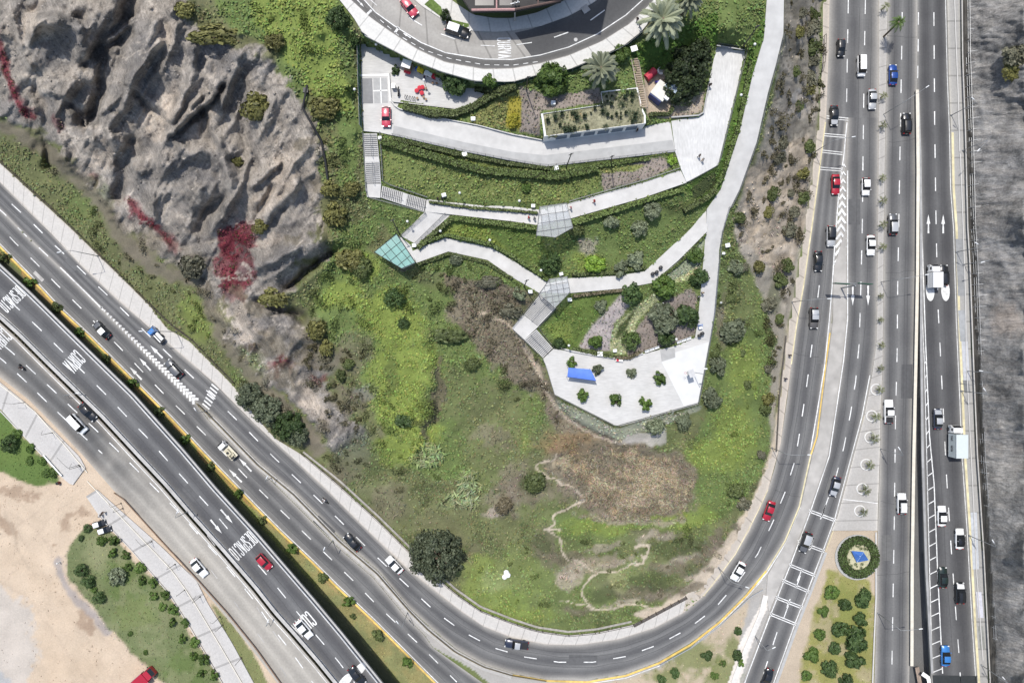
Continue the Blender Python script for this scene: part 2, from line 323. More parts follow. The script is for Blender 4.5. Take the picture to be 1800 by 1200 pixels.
CTRL = [(0,60,14),(100,40,18),(200,20,21),(300,20,24),(420,60,25),(560,60,26),(610,150,24.5),(625,230,22),(0,200,5.5),(120,200,11),(200,150,15),(350,180,17),(450,200,19),(540,220,21),(250,300,11),(350,330,13),(450,350,15),(560,330,18),(615,330,19),(640,400,16.5),(380,450,8),(450,480,9),(520,470,11.5),(580,450,14),(300,430,6),(200,380,3.5),(120,310,2.8),(60,260,2.5),(420,580,4.5),(500,600,6),(560,560,9),(640,520,12),(690,500,13),(760,500,12.2),(840,520,12),(600,640,7),(680,640,9),(760,640,10),(850,620,10.5),(880,540,12),(560,740,3.5),(650,740,5.5),(760,760,6),(880,760,6),(935,690,7.5),(980,740,6.2),(680,860,2.5),(760,860,3),(880,880,3.5),(1000,850,3.8),(1085,790,5.8),(1100,820,5),(1200,800,5.2),(1255,720,6.8),(1290,700,5.6),(1290,600,7.5),(1290,480,10.5),(1310,560,7),(1340,800,1.4),(1300,860,1.8),(1000,960,2),(1150,960,2.1),(1230,940,1.6),(850,1000,1.5),(950,1050,1),(1080,1050,.9),(850,330,17.9),(1000,320,18.6),(850,400,15),(1000,440,14),(1100,440,14.5),(1180,400,16.5),(1040,570,11.5),(1130,560,12),(980,590,11),(1000,170,23.2),(1180,130,23),(1280,50,26),(1150,170,21.5),(1350,300,9),(1330,400,9),(1400,100,10),(1390,250,6),(1380,400,4.5),(1360,520,3)]
for x, y, z in CTRL:
    m = (np.hypot(GX - x, GY - y) < 5) & np.isnan(hf); hf[m] = z
for y in range(-240, 1441, 24):
    e = 1702 + 45 * max(0, min(1, (y - 200) / 1000)); z0 = float(zramp(0, y))
    for x, z in ((1800, 9), (1950, 20), (2094, 30)):
        m = (abs(GX - x) < 5) & (abs(GY - y) < 12) & np.isnan(hf); hf[m] = z + z0 + 2.5 * math.sin(y * .021) + 1.5 * math.sin(y * .053)
for x, y, z in ((-290, -230, 14), (-290, -60, 6), (0, -230, 22), (300, -230, 27), (500, -230, 27), (1300, -230, 27)):
    m = (np.hypot(GX - x, GY - y) < 9) & np.isnan(hf); hf[m] = z
# relax (coarse to fine)
prev = None
for st in (16, 8, 4, 2, 1):
    fx_ = hf[::st, ::st]
    if st > 1:
        hh, ww = hf.shape; H2, W2 = -(-hh // st), -(-ww // st)
        pad = np.full((H2 * st, W2 * st), np.nan); pad[:hh, :ww] = hf
        bl = pad.reshape(H2, st, W2, st)
        with np.errstate(all='ignore'):
            import warnings; warnings.simplefilter('ignore'); fx_ = np.nanmean(bl, axis=(1, 3))
    k = ~np.isnan(fx_)
    if prev is None: u = np.where(k, fx_, np.nanmean(fx_))
    else:
        u = np.repeat(np.repeat(prev, 2, 0), 2, 1)[:fx_.shape[0], :fx_.shape[1]]; u = np.where(k, fx_, u)
    for it in range(260):
        p = np.pad(u, 1, mode='edge')
        u = np.where(k, fx_, .25 * (p[:-2, 1:-1] + p[2:, 1:-1] + p[1:-1, :-2] + p[1:-1, 2:]))
    prev = u
hard6 = ~np.isnan(hf)
def bil(A, x, y, g=G6):
    fx = np.clip((np.asarray(x, float) - X0) / g, 0, A.shape[1] - 1.001); fy = np.clip((np.asarray(y, float) - Y0) / g, 0, A.shape[0] - 1.001)
    i = fx.astype(int); j = fy.astype(int); a = fx - i; b = fy - j
    return (A[j, i] * (1 - a) + A[j, i + 1] * a) * (1 - b) + (A[j + 1, i] * (1 - a) + A[j + 1, i + 1] * a) * b
# fine sheet
G3 = 3; fxs = np.arange(X0, X1 + 1, G3, dtype=float); fys = np.arange(Y0, Y1 + 1, G3, dtype=float)
FX, FY = np.meshgrid(fxs, fys); Z = bil(prev, FX, FY)
def blur(A, n):
    for _ in range(n):
        p = np.pad(A, 1, mode='edge'); A = (p[:-2, 1:-1] + p[2:, 1:-1] + p[1:-1, :-2] + p[1:-1, 2:] + 2 * A) / 6
    return A
N8 = fbm(FX, FY, 8, 3, 11); N20 = fbm(FX, FY, 22, 4, 21); N60 = fbm(FX, FY, 70, 4, 31); N150 = fbm(FX, FY, 160, 4, 41)
WX = FX + (fbm(FX, FY, 26, 4, 51) - .5) * 30; WY = FY + (fbm(FX, FY, 26, 4, 61) - .5) * 30
def mask(poly, soft=3, warp=1., ragged=.5):
    m = inpoly(FX + (WX - FX) * warp, FY + (WY - FY) * warp, poly).astype(float)
    if soft: m = blur(m, soft)
    if ragged: m = np.clip((m - .5) * 1.6 + .5 + (N8 - .5) * ragged * 2.2 * (m > .01) * (m < .99), 0, 1)
    return m
# where terrain is natural
HARD = np.zeros(FX.shape, bool)
for pl in (A_IN + rev(A_OUT), A_OUT[4:] + [(1546,207)] + B_R[1:] + [(1315,1500),(900,1500)] + rev(A2_R) + [(-300,95)], A2_R + rev(B1_R), T_L + rev(T_R), [(1460,-300)] + B_R + rev(C_R), D_L + rev(E_R), [(1598,160),(1625,160),(1640,1345),(1596,1345)], [(-300,330)] + B1_R + [(700,1500),(-300,1500)], STREET, TERR, PE, P2, BR, CAN, P3, PW, PLZ, [(637,230),(664,230),(671,323),(752,349),(747,374),(644,347)], [(948,512),(980,540),(945,576),(976,612),(955,632),(898,577)], W_OUT + rev([p for p in A_IN if p[0] <= 1200 or p[1] > 1077][:A_IN.index((1200,1077)) + 1]), [(1180,1062),(1232,1022),(1262,985),(1290,940),(1312,900),(1334,850),(1354,793),(1370,700),(1379,620),(1385,560),(1400,480),(1413,400),(1428,300),(1440,200),(1446,100),(1446,-300),(1470,-300)] + rev(A_IN)[:14]):
    HARD |= inpoly(FX, FY, pl)
NAT = np.clip(1 - blur(HARD.astype(float), 6) * 2.2, 0, 1)
# ================================================================ ground colour (the soil's and plants' own, plus some painted shade)
c_ = lambda *a: np.array(a, float)
GR_OL = c_(.138, .15, .07); GR_BR = c_(.185, .232, .06); GR_MID = c_(.125, .165, .058); GR_DK = c_(.065, .082, .035); BROWN = c_(.18, .156, .113)
STRAW = c_(.355, .30, .21); ROCK = c_(.262, .238, .212); ROCKD = c_(.175, .163, .152); TAN = c_(.44, .365, .28); SAND = c_(.485, .392, .30)
RED = c_(.15, .026, .038); CONC = c_(.38, .365, .345); GREYR = c_(.215, .212, .21); MULCH = c_(.26, .222, .195)
Cg = np.empty(FX.shape + (3,)); Cg[:] = GR_OL
REL = np.ones(FX.shape)
def put(m, col, k=1.):
    m = (m * k)[..., None]; Cg[:] = Cg * (1 - m) + np.asarray(col) * m
def paint(poly, col, soft=4, warp=1., ragged=.5, k=1.): put(mask(poly, soft, warp, ragged), col, k)
def blob(x, y, rx, ry, col, k=1., rot=0., ragged=.7):
    co, si = math.cos(rot), math.sin(rot); dx, dy = WX - x, WY - y
    d = np.hypot((dx * co + dy * si) / rx, (-dx * si + dy * co) / ry)
    put(np.clip((1 - d) * 2.2 + (N8 - .5) * ragged * 2, 0, 1), col, k)
def trail(pts, wd, col, k=1., ragged=.6):
    d = segdist(WX * .5 + FX * .5, WY * .5 + FY * .5, smooth(pts, 4)); put(np.clip((wd - d) / wd * 1.8 + (N8 - .5) * ragged, 0, 1), col, k)
# overall variety
put(np.clip((N60 - .5) * 5, 0, 1), BROWN, .4); put(np.clip((N150 - .52) * 6, 0, 1), GR_MID, .7); put(np.clip((N20 - .58) * 8, 0, 1), GR_DK, .5)
# big green hillside
paint([(330,-60),(600,-60),(625,80),(632,330),(560,330),(575,240),(540,200),(500,150),(470,90),(400,40)], GR_MID, 6); paint([(420,-60),(590,-60),(600,110),(625,190),(560,200),(510,110),(450,40)], GR_BR, 6, k=.75)
paint([(590,400),(680,370),(650,440),(700,480),(830,540),(900,640),(960,740),(900,800),(860,860),(700,820),(650,700),(620,620),(540,560),(560,490)], GR_MID, 8)
for b in ((690,560,70,60),(600,520,55,35),(700,690,60,90),(715,640,70,60),(690,790,55,35),(640,470,40,30),(860,470,0,0),(740,760,40,40),(660,540,40,30),(905,770,40,40),(900,560,0,0)):
    if b[2]: blob(*b, GR_BR, 1.)
blob(870,760,80,120,GR_OL,.9); blob(800,690,60,60,GR_OL,.6); blob(690,670,14,60,GR_DK,.5,.1)
paint([(770,610),(782,660),(775,720),(760,760),(750,790),(745,740),(756,690)], BROWN * .75, 3, 1.4, .9, .8)
paint([(1265,520),(1345,520),(1362,640),(1362,720),(1345,830),(1290,900),(1230,930),(1150,930),(980,945),(970,905),(1060,905),(1180,905),(1230,870),(1210,790),(1240,730)], GR_MID, 6)
for b in ((1290,770,45,80),(1310,650,40,60),(1250,800,60,40),(1060,925,90,14),(1200,910,80,22),(840,1010,40,50),(920,1080,60,22)): blob(*b, GR_BR, .7)
blob(900,1010,80,60,c_(.17,.215,.07),.55); blob(870,1060,70,40,c_(.17,.22,.06),.7); blob(870,1020,30,25,c_(.24,.28,.12),.7); blob(1130,1000,45,25,c_(.18,.21,.09),.6)
# brown band west and south of the plaza
paint([(770,470),(830,470),(900,500),(925,525),(905,548),(905,585),(950,640),(975,705),(1080,765),(1150,780),(1210,800),(1235,865),(1185,905),(1060,915),(1010,880),(965,815),(985,745),(925,690),(875,650),(830,600),(790,560),(800,520)], BROWN, 6, 1.6, .9); blob(870,770,40,22,BROWN,.6,.5,1.2); blob(905,840,30,40,BROWN * 1.1,.7,0,1.2); blob(820,500,50,20,BROWN * .8,.7,.2,1.2)
blob(880,520,60,35,BROWN * .8,.8); blob(860,480,60,16,BROWN * .75,.8,.3); blob(930,650,22,70,BROWN * .85,.6,-.6); blob(1000,780,60,28,c_(.24,.165,.09),.7); blob(1080,790,80,18,BROWN * .8,.8)
paint([(985,815),(1020,805),(1040,825),(1080,800),(1150,795),(1190,812),(1225,860),(1215,890),(1170,893),(1150,908),(1080,905),(1060,885),(1035,880),(1050,850),(1015,840)], STRAW, 6, 2.2, 1.4); put(mask([(1005,815),(1080,795),(1180,800),(1225,860),(1185,900),(1080,905),(1035,870)], 3) * np.clip((fbm(FX, FY, 16, 4, 151) - .48) * 6, 0, 1), BROWN * 1.15, .8); put(mask([(1005,815),(1080,795),(1180,800),(1225,860),(1185,900),(1080,905),(1035,870)], 3) * np.clip((fbm(FX, FY, 14, 4, 161) - .55) * 6, 0, 1), c_(.38,.30,.19), .8)
[blob(x_, y_, a_, b_, BROWN * k_, .7, r_, 1.4) for x_, y_, a_, b_, k_, r_ in ((1040,835,26,9,1.,-.4),(1100,850,30,8,.95,.3),(1160,880,34,9,1.,.1),(1205,830,20,12,.9,.6),(1180,815,40,8,1.05,.2),(1075,815,34,9,.9,-.2),(1130,900,40,8,.9,0.),(1215,880,16,20,.9,0.))]; blob(1060,880,35,22,BROWN * .9,.7); blob(930,860,70,35,BROWN,.8); blob(940,850,26,22,GR_DK,.8); blob(890,890,22,28,BROWN * .6,.7); blob(890,880,40,30,c_(.24,.2,.165),.5)
paint([(1000,905),(1130,912),(1210,915),(1200,922),(1050,918)], c_(.33,.28,.22), 2, k=.7)
for b in ((1150,945,40,10,c_(.33,.285,.225)),(1200,985,40,14,c_(.30,.26,.21)),(1100,1060,40,9,c_(.35,.30,.24)),(1010,1000,26,16,c_(.36,.31,.25)),(1165,1040,34,8,c_(.34,.29,.24)),(1230,1010,30,10,c_(.38,.32,.26)),(1090,985,34,9,c_(.31,.27,.21)),(1060,960,40,8,c_(.27,.24,.18)),(1250,960,18,12,c_(.42,.36,.29)),(880,900,24,10,c_(.36,.31,.26)),(845,760,26,18,c_(.2,.19,.12)),(560,700,30,20,c_(.38,.33,.28))): blob(*b[:4], b[4], .75, -.3, 1.2)
for b in ((1000,980,45,20),(1180,1000,70,14),(1130,1040,80,18),(960,960,25,40),(1230,960,50,16),(1010,1075,30,12)): blob(*b, BROWN * .8, .75)
for b in ((1180,965,60,16),(1150,1015,60,12),(955,950,18,22),(1230,1000,30,10),(1060,1045,30,22),(1210,950,40,14),(1160,1030,40,9)): blob(*b, GR_DK, .7)
for b in ((1030,1000,60,16,c_(.30,.26,.2)),(1085,1020,25,20,c_(.27,.28,.14)),(1060,985,50,14,c_(.31,.255,.2)),(1000,1020,22,18,c_(.4,.34,.27))): blob(*b[:4], b[4], .6)
# left hillside: grey rock lobes, tan scree, red flowers
ROCKP = [(-300,-240),(330,-240),(330,40),(400,70),(470,85),(500,150),(545,200),(575,270),(560,330),(580,400),(575,450),(530,490),(500,540),(545,600),(585,700),(640,770),(590,790),(510,710),(450,660),(400,600),(370,540),(350,480),(280,460),(210,400),(170,340),(110,270),(60,240),(0,205),(-300,0)]
paint(ROCKP, ROCK, 3, 1.5, 1.2)
mR = mask(ROCKP, 3, 1.5, 1.2)
stk = fbm(FX * .9 + FY * .45, (FY * .9 - FX * .45) * .14, 9, 4, 141)
put(mR * np.clip((stk - .5) * 6, 0, 1), c_(.345,.31,.275), .5); put(mR * np.clip((.47 - stk) * 6, 0, 1), ROCKD * 1.05, .5)
put(mR * np.clip((N20 - .47) * 6, 0, 1), ROCKD, .6); put(mR * np.clip((N60 - .48) * 5, 0, 1), c_(.37,.322,.27), .65); put(mR * np.clip((N150 - .5) * 5, 0, 1), c_(.36,.32,.275), .5)
for b in ((290,190,16,50,.3),(270,220,20,40,-.5),(80,55,30,22,0),(55,30,14,50,.5),(290,60,16,50,.4),(185,280,30,30,0),(480,350,60,22,-.6),(470,420,40,14,-.5),(235,170,0.1,30,0),(500,300,30,60,.3),(420,540,14,40,-.3),(440,580,35,30,.4),(540,700,50,26,.9),(560,725,30,14,.8),(395,560,20,30,0)): blob(b[0],b[1],b[2],b[3],c_(.45,.385,.32),.75,b[4])
for b in ((150,55,55,26,0),(370,100,60,30,.2),(90,95,40,20,0),(250,150,30,30,0),(330,290,50,30,.3),(500,450,60,25,-.6),(480,330,0.1,1,0),(480,560,50,30,0),(560,640,50,30,0),(640,690,30,16,0),(250,90,20,40,.2),(450,120,50,30,0),(390,290,25,50,.6),(620,780,50,40,.4),(600,720,24,20,0),(20,190,30,30,0)): blob(b[0],b[1],b[2],b[3],ROCKD * c_(.95,.97,1.02),.6,b[4])
for b in ((412,430,34,36),(412,490,26,32),(405,520,18,20),(240,372,14,26,-.6),(268,400,36,10,.6),(8,110,11,26,-.3),(25,165,14,26,-.6),(48,190,14,10,.6),(105,215,20,12,.6),(490,640,24,24),(568,665,16,9),(440,610,16,12),(305,430,14,18),(172,318,9,14,-.5),(500,590,0.1,1)):
    blob(b[0],b[1],b[2],b[3],RED,.9 if b[2] > 22 else .5,b[4] if len(b) > 4 else 0,1.1)
paint([(393,400),(430,388),(447,420),(444,470),(440,500),(428,535),(410,540),(400,515),(380,490),(377,450),(386,425)], RED * c_(1.,1.15,1.1), 3, 1.6, 1.6, .75); trail([(-5,55),(6,105),(22,160),(38,190),(62,203)], 8, RED, .85, 1.4); trail([(225,350),(245,378),(275,400),(300,425)], 8, RED, .7, 1.6); blob(422,478,12,20,ROCKD * .9,.6,0,1.2)
for b in ((330,470,50,40),(540,600,30,60),(620,620,40,40),(510,540,24,16)): blob(*b, BROWN * .85, .6)
paint([(0,215),(60,245),(110,285),(170,350),(220,410),(290,470),(350,500),(380,560),(410,620),(470,670),(520,740),(560,790),(540,803),(450,733),(400,670),(333,600),(263,537),(167,443),(0,287)], GR_OL * .95, 4); blob(350,560,40,50,GR_BR,.6,-.7); blob(430,640,40,40,GR_MID,.8,-.7); blob(150,360,60,40,GR_MID,.6,-.7); blob(250,440,50,30,BROWN,.6,-.7)
blob(600,830,70,30,BROWN * .9,.7,-.7); blob(640,800,60,50,GR_DK * 1.2,.5); blob(680,880,40,40,BROWN,.5)
for b in ((572,235,20,40),(588,300,18,50),(582,365,22,36),(568,415,22,26),(540,462,26,12),(505,530,24,14),(470,95,26,14),(420,72,40,12),(345,35,18,14),(548,180,18,24),(230,420,30,14),(180,365,22,12),(120,285,20,10),(60,235,26,10),(390,560,22,34)): blob(b[0],b[1],b[2],b[3],GR_OL * c_(.95,.9,.9),.85,0,1.6)
for b in ((540,250,24,14),(560,330,16,30),(520,420,30,14),(450,540,30,18),(480,600,40,30),(560,620,50,30),(420,520,20,14),(500,660,40,24),(610,700,40,30),(560,760,30,20)): blob(b[0],b[1],b[2],b[3],BROWN * .9,.65,.3,1.6)
trail([(-20,212),(60,252),(112,290),(172,352),(212,412),(282,478),(352,494),(374,552),(404,612),(454,672),(524,745),(560,790)], 17, c_(.175,.152,.118), .85, 1.8)
# reed patches
for b in ((750,800,30,20),(825,860,20,40),(800,880,30,14)): blob(*b, c_(.19,.225,.12), .7)
# park beds
def bed(poly, col, soft=1, warp=.15, ragged=.25): paint(poly, col, soft, warp, ragged)
for q in ([(633,60),(1100,80),(1240,0),(1350,-100),(1350,60),(1240,420),(1220,600),(1000,620),(970,600),(920,570),(980,520),(730,470),(640,350)],): paint(q, GR_MID, 2, .2)
bed([(668,240),(900,292),(1050,296),(1052,330),(1000,350),(940,357),(760,345),(675,320)], c_(.165,.20,.07)); bed([(668,244),(720,262),(900,300),(980,304),(975,318),(850,300),(730,275),(672,262)], c_(.18,.22,.065))
bed([(1055,297),(1160,275),(1185,290),(1140,315),(1060,335)], MULCH); bed([(1050,293),(1140,288),(1120,300),(1060,305)], c_(.2,.22,.08))
bed([(762,410),(795,385),(900,400),(945,410),(960,440),(920,455),(870,430),(790,412),(750,425)], c_(.17,.215,.055)); bed([(850,400),(945,405),(960,440),(1000,430),(960,470),(900,450)], c_(.11,.155,.045))
bed([(960,430),(1060,390),(1180,350),(1220,380),(1150,450),(1060,480),(1000,480)], GR_MID); blob(1035,430,18,14,c_(.33,.29,.25),.7); blob(1030,455,35,20,GR_BR,.7); blob(1190,370,25,20,GR_DK,.6)
bed([(955,575),(1010,520),(1090,512),(1060,545),(1030,580),(1015,612),(985,610)], c_(.105,.15,.042)); bed([(958,573),(1000,560),(1010,600),(985,608)], c_(.155,.20,.055))
bed([(1018,612),(1035,580),(1065,545),(1095,515),(1112,530),(1080,570),(1070,618)], c_(.36,.32,.31)); bed([(1070,620),(1082,572),(1110,545),(1150,515),(1165,522),(1120,565),(1100,622)], c_(.33,.35,.2)); bed([(1100,625),(1115,580),(1150,540),(1215,505),(1225,520),(1222,590),(1130,620)], MULCH * .9)
bed([(1080,600),(1090,570),(1120,540),(1110,560),(1095,590)], GR_DK); bed([(1165,470),(1238,420),(1230,480),(1180,500)], c_(.26,.29,.2)); bed([(1180,495),(1225,470),(1222,485),(1195,497)], c_(.36,.37,.2))
bed([(910,150),(970,170),(1055,155),(1058,180),(950,196),(950,240),(915,232)], MULCH); bed([(820,215),(880,165),(915,155),(915,232)], c_(.17,.18,.07)); bed([(893,170),(916,170),(915,228),(890,225)], c_(.30,.26,.05), ragged=.8)
bed([(955,202),(1058,187),(1120,157),(1130,192),(1134,217),(958,243)], c_(.24,.235,.15)); bed([(1000,200),(1060,190),(1058,200),(1000,212)], c_(.3,.26,.16))
bed([(1135,130),(1165,120),(1210,170),(1235,200),(1180,208),(1138,205),(1128,170)], c_(.46,.38,.29)); bed([(1190,180),(1240,160),(1235,200),(1182,206)], c_(.38,.32,.26))
bed([(1100,85),(1170,60),(1260,20),(1260,80),(1170,120),(1138,130)], c_(.075,.125,.03))
bed([(1265,292),(1312,90),(1345,20),(1345,60),(1323,133),(1300,233),(1266,333),(1243,367),(1200,330)], c_(.085,.135,.035)); bed([(1215,330),(1260,300),(1258,330),(1220,350)], GR_DK)
# foot of the plaza
trail([(905,590),(940,640),(965,700),(1010,745),(1070,775),(1130,772),(1165,755)], 3.6, c_(.38,.33,.275), .8, 1.2); paint([(972,700),(1083,752),(1228,712),(1232,718),(1165,747),(1085,771),(1040,757),(985,720)], c_(.27,.28,.215), 1, .4, .4, .9); paint([(1085,768),(1170,750),(1165,772),(1120,785)], c_(.46,.43,.4), 2, k=.7)
trail([(835,550),(875,562),(905,580),(935,625),(958,672)], 2.8, c_(.47,.39,.3), .8)
# trails
TR = c_(.50,.425,.34)
for q, wd in [(q_, w_ * .52) for q_, w_ in (([(980,800),(975,808),(945,816),(958,832),(990,848),(1020,868),(1030,878),(1020,885),(985,898)], 4.5), ([(1028,880),(985,900)], 6), ([(985,900),(970,905),(975,920),(965,932),(985,945),(990,970),(997,985)], 4), ([(960,932),(985,928)], 4), ([(1005,985),(1030,995),(1045,1005)], 3), ([(1125,975),(1130,990),(1115,995)], 5), ([(1115,990),(1085,1005),(1048,1010),(1028,1030),(1028,1050),(1045,1070),(1080,1072)], 4), ([(1080,1070),(1115,1065),(1160,1066)], 6), ([(1115,958),(1140,960),(1130,985)], 6), ([(985,1055),(1025,1062),(1040,1072)], 2.5))]: trail(q, wd, TR, .85, 1.1)
paint([(1290,930),(1330,870),(1352,790),(1375,700),(1383,587),(1376,480),(1395,640),(1340,900),(1240,1045),(1140,1090),(1110,1080),(1160,1062),(1220,1020)], TR * .95, 2, .35, k=.95)
for b in ((1258,945,16,8),(1265,935,10,5),(1230,985,18,10),(1240,970,10,9),(1290,935,14,9),(1250,1000,16,9),(1215,1035,30,12)): blob(*b, BROWN * .8, .8)
# strip of cliff between path and carriageway
paint([(1378,-240),(1444,-240),(1440,200),(1415,400),(1383,587),(1356,793),(1350,700),(1362,600),(1340,520),(1300,430),(1290,380),(1310,320),(1340,250),(1362,150),(1380,60)], c_(.29,.265,.22), 3, .4); put(mask([(1310,300),(1425,230),(1410,420),(1380,500),(1300,420)], 3, .5), TAN * .95, .85)
blob(1400,60,25,70,BROWN * .9,.7); blob(1380,170,20,50,c_(.22,.205,.185),.8); blob(1405,180,18,24,c_(.3,.29,.28),.7); blob(1360,520,16,40,GR_DK,.6); blob(1300,540,40,40,GR_OL,.6); blob(1270,560,14,60,BROWN,.8)
# concrete, sand and lawns of the setting (flat ground)
def flat(poly, col, soft=1, warp=.1, ragged=.25, rel=.5):
    m = mask(poly, soft, warp, ragged); put(m, col); REL[:] = REL * (1 - m) + rel * m
flat(A_OUT + [(1545,207)] + B_R[1:] + [(1000,1500)] + rev(A2_L), CONC * .9, 0, 0, 0)
flat([(900,1205),(1033,1202),(1105,1192),(1165,1172),(1220,1137),(1270,1097),(1318,1048),(1300,1130),(1280,1200),(1240,1345),(900,1345)], c_(.40,.335,.25), 2, .3, .6)
for b in ((1215,1150,60,40),(1270,1190,40,40),(1170,1190,40,20),(1290,1140,18,30)): blob(*b, c_(.13,.16,.05), .75)
paint([(1345,1046),(1352,1060),(1330,1110),(1302,1190),(1290,1240),(1255,1290),(1300,1130)], c_(.6,.56,.52), 0, .1, .2)
flat([(1545,-240),(1563,-240),(1554,400),(1552,633),(1547,800),(1543,930),(1460,940),(1500,800),(1532,660),(1543,533)], CONC * .92, 0, 0, 0)
flat([(1450,930),(1544,930),(1537,1240),(1530,1345),(1318,1345),(1363,1200),(1422,1040)], c_(.42,.35,.27), 1, .15, .4)
paint([(1455,1000),(1480,1012),(1530,1020),(1540,1060),(1536,1345),(1380,1345),(1415,1133),(1432,1077)], c_(.24,.235,.085), 3, .3, .8); blob(1480,1100,50,80,c_(.17,.19,.06),.6); blob(1500,1060,40,30,c_(.2,.22,.07),.6)
flat(A2_R + rev([(-300,190),(-60,390),(0,447),(133,577),(240,685),(317,763),(450,917),(500,973),(560,1037),(627,1108),(697,1198),(760,1280),(810,1345)]), c_(.17,.19,.06), 1, .1, .5, 1.); trail([(x - 3, y + 4) for x, y in A2_R[1:-1]], 3.2, c_(.42,.235,.10), .8); 
paint([(430,875),(767,1205),(830,1270),(800,1300),(690,1185),(560,1030),(450,905)], c_(.28,.24,.12), 2, .3, .8, .7)
flat([(-300,190),(-60,390),(0,447),(133,577),(240,685),(317,763),(450,917),(500,973),(560,1037),(627,1108),(697,1198),(760,1280),(810,1345)] + rev(B1_R), c_(.10,.105,.06), 1, .1, .2)  # ground under the raised deck, painted dark to deepen its shade band
flat([(1600,160),(1618,160),(1626,900),(1640,1345),(1594,1345)], c_(.13,.13,.13), 0, 0, 0)
flat([(-300,330)] + B2_L + [(700,1500),(-300,1500)], SAND, 1, .1, .2, .6)
for q in ([(-20,880),(60,930),(110,1010),(190,1130),(260,1220)], [(0,905),(50,960),(95,1040),(160,1140),(230,1230)], [(120,860),(60,900),(-20,960)], [(140,880),(80,920),(20,1010),(-20,1060)], [(-20,1010),(60,1060),(140,1180),(180,1230)]): trail(q, 2.2, c_(.40,.32,.25), .45, 1.2)
put(mask([(-300,330)] + B2_L + [(700,1500),(-300,1500)], 0, 0, 0) * np.clip((N60 - .45) * 4, 0, 1), c_(.46,.36,.265), .6)
paint([(-300,930),(0,1020),(40,1050),(70,1110),(60,1200),(20,1300),(-300,1400)], c_(.43,.405,.38), 6, 2.4, 1.2, .7); paint([(-300,1130),(-10,1170),(20,1200),(0,1300),(-300,1300)], c_(.36,.36,.36), 3, 1, .6)
for b in ((25,865,35,14,.2),(60,870,20,10,0),(120,920,30,8,-.8),(150,900,14,10,0),(10,920,8,40,-.5),(150,1090,20,22,0),(160,1110,12,20,.5),(90,962,6,4,0)): blob(b[0],b[1],b[2],b[3],c_(.3,.22,.16),.8,b[4],1.2)
trail([(105,985),(115,1030),(150,1065),(190,1110)], 9, c_(.27,.25,.25), .75); trail([(10,900),(30,960),(50,1000)], 3, c_(.38,.31,.24), .6)
paint([(-300,560),(-60,665),(0,720),(73,800),(106,838),(100,848),(60,853),(0,828),(-300,760)], c_(.10,.15,.045), 2, .4, .5); blob(20,790,60,30,c_(.12,.17,.05),.6)
PLOT = [(143,930),(167,920),(200,940),(240,990),(293,1040),(333,1107),(390,1200),(440,1290),(340,1290),(290,1200),(233,1147),(187,1100),(160,1060),(122,1015),(117,975)]
paint(PLOT, c_(.135,.16,.075), 2, .4, .5); blob(175,970,40,40,c_(.205,.215,.115),.8); blob(240,1080,50,40,c_(.15,.18,.07),.7); blob(220,1020,50,40,c_(.085,.13,.035),.6); blob(330,1180,50,50,c_(.085,.13,.035),.6)
paint([(370,1060),(410,1095),(455,1165),(490,1235),(460,1235),(400,1130)], c_(.17,.18,.08), 1, .2, .5)
put(mask(PLOT, 2, .4) * np.clip((N20 - .52) * 7, 0, 1), c_(.21,.215,.12), .5); put(mask([(1455,1000),(1480,1012),(1530,1020),(1540,1060),(1536,1345),(1380,1345),(1415,1133),(1432,1077)], 2, .4) * np.clip((N20 - .5) * 7, 0, 1), c_(.34,.29,.19), .7); put(mask([(430,875),(767,1205),(830,1270),(800,1300),(690,1185),(560,1030),(450,905)], 2, .4) * np.clip((N20 - .47) * 7, 0, 1), c_(.20,.215,.10), .8)
# right rock face
EAST = [(1702,-240)] + E_R[1:] + [(1752,1345),(2100,1500),(2100,-240)]
st_ = fbm(FX * .12 + FY * .02, FY * 1.0, 9, 4, 71)
mE = mask([(x + 8, y) for x, y in E_R] + [(2100,1500),(2100,-240)], 1, .3, .3)
put(mE, GREYR); put(mE * np.clip((st_ - .5) * 6, 0, 1), c_(.27,.255,.24), .65); put(mE * np.clip((N60 - .55) * 6, 0, 1), c_(.16,.159,.16), .15); put(mE * np.clip((N20 - .6) * 8, 0, 1), c_(.3,.285,.265), .5); sf_ = fbm(FX * .13, FY + FX * .06, 4.5, 3, 171); put(mE * np.clip((sf_ - .54) * 8, 0, 1), c_(.28,.272,.26), .3)
blob(1770,560,30,40,c_(.32,.27,.23),.5); blob(1760,840,40,70,c_(.27,.26,.245),.6); blob(1790,1010,26,12,c_(.11,.11,.11),.6,.3,1.3); blob(1770,690,24,8,c_(.12,.12,.12),.6,.6,1.3); blob(1775,90,28,14,c_(.08,.085,.075),.5)
flat(E_R + rev([(x + 13, y) for x, y in E_R]), c_(.085,.08,.072), 0, 0, .2)
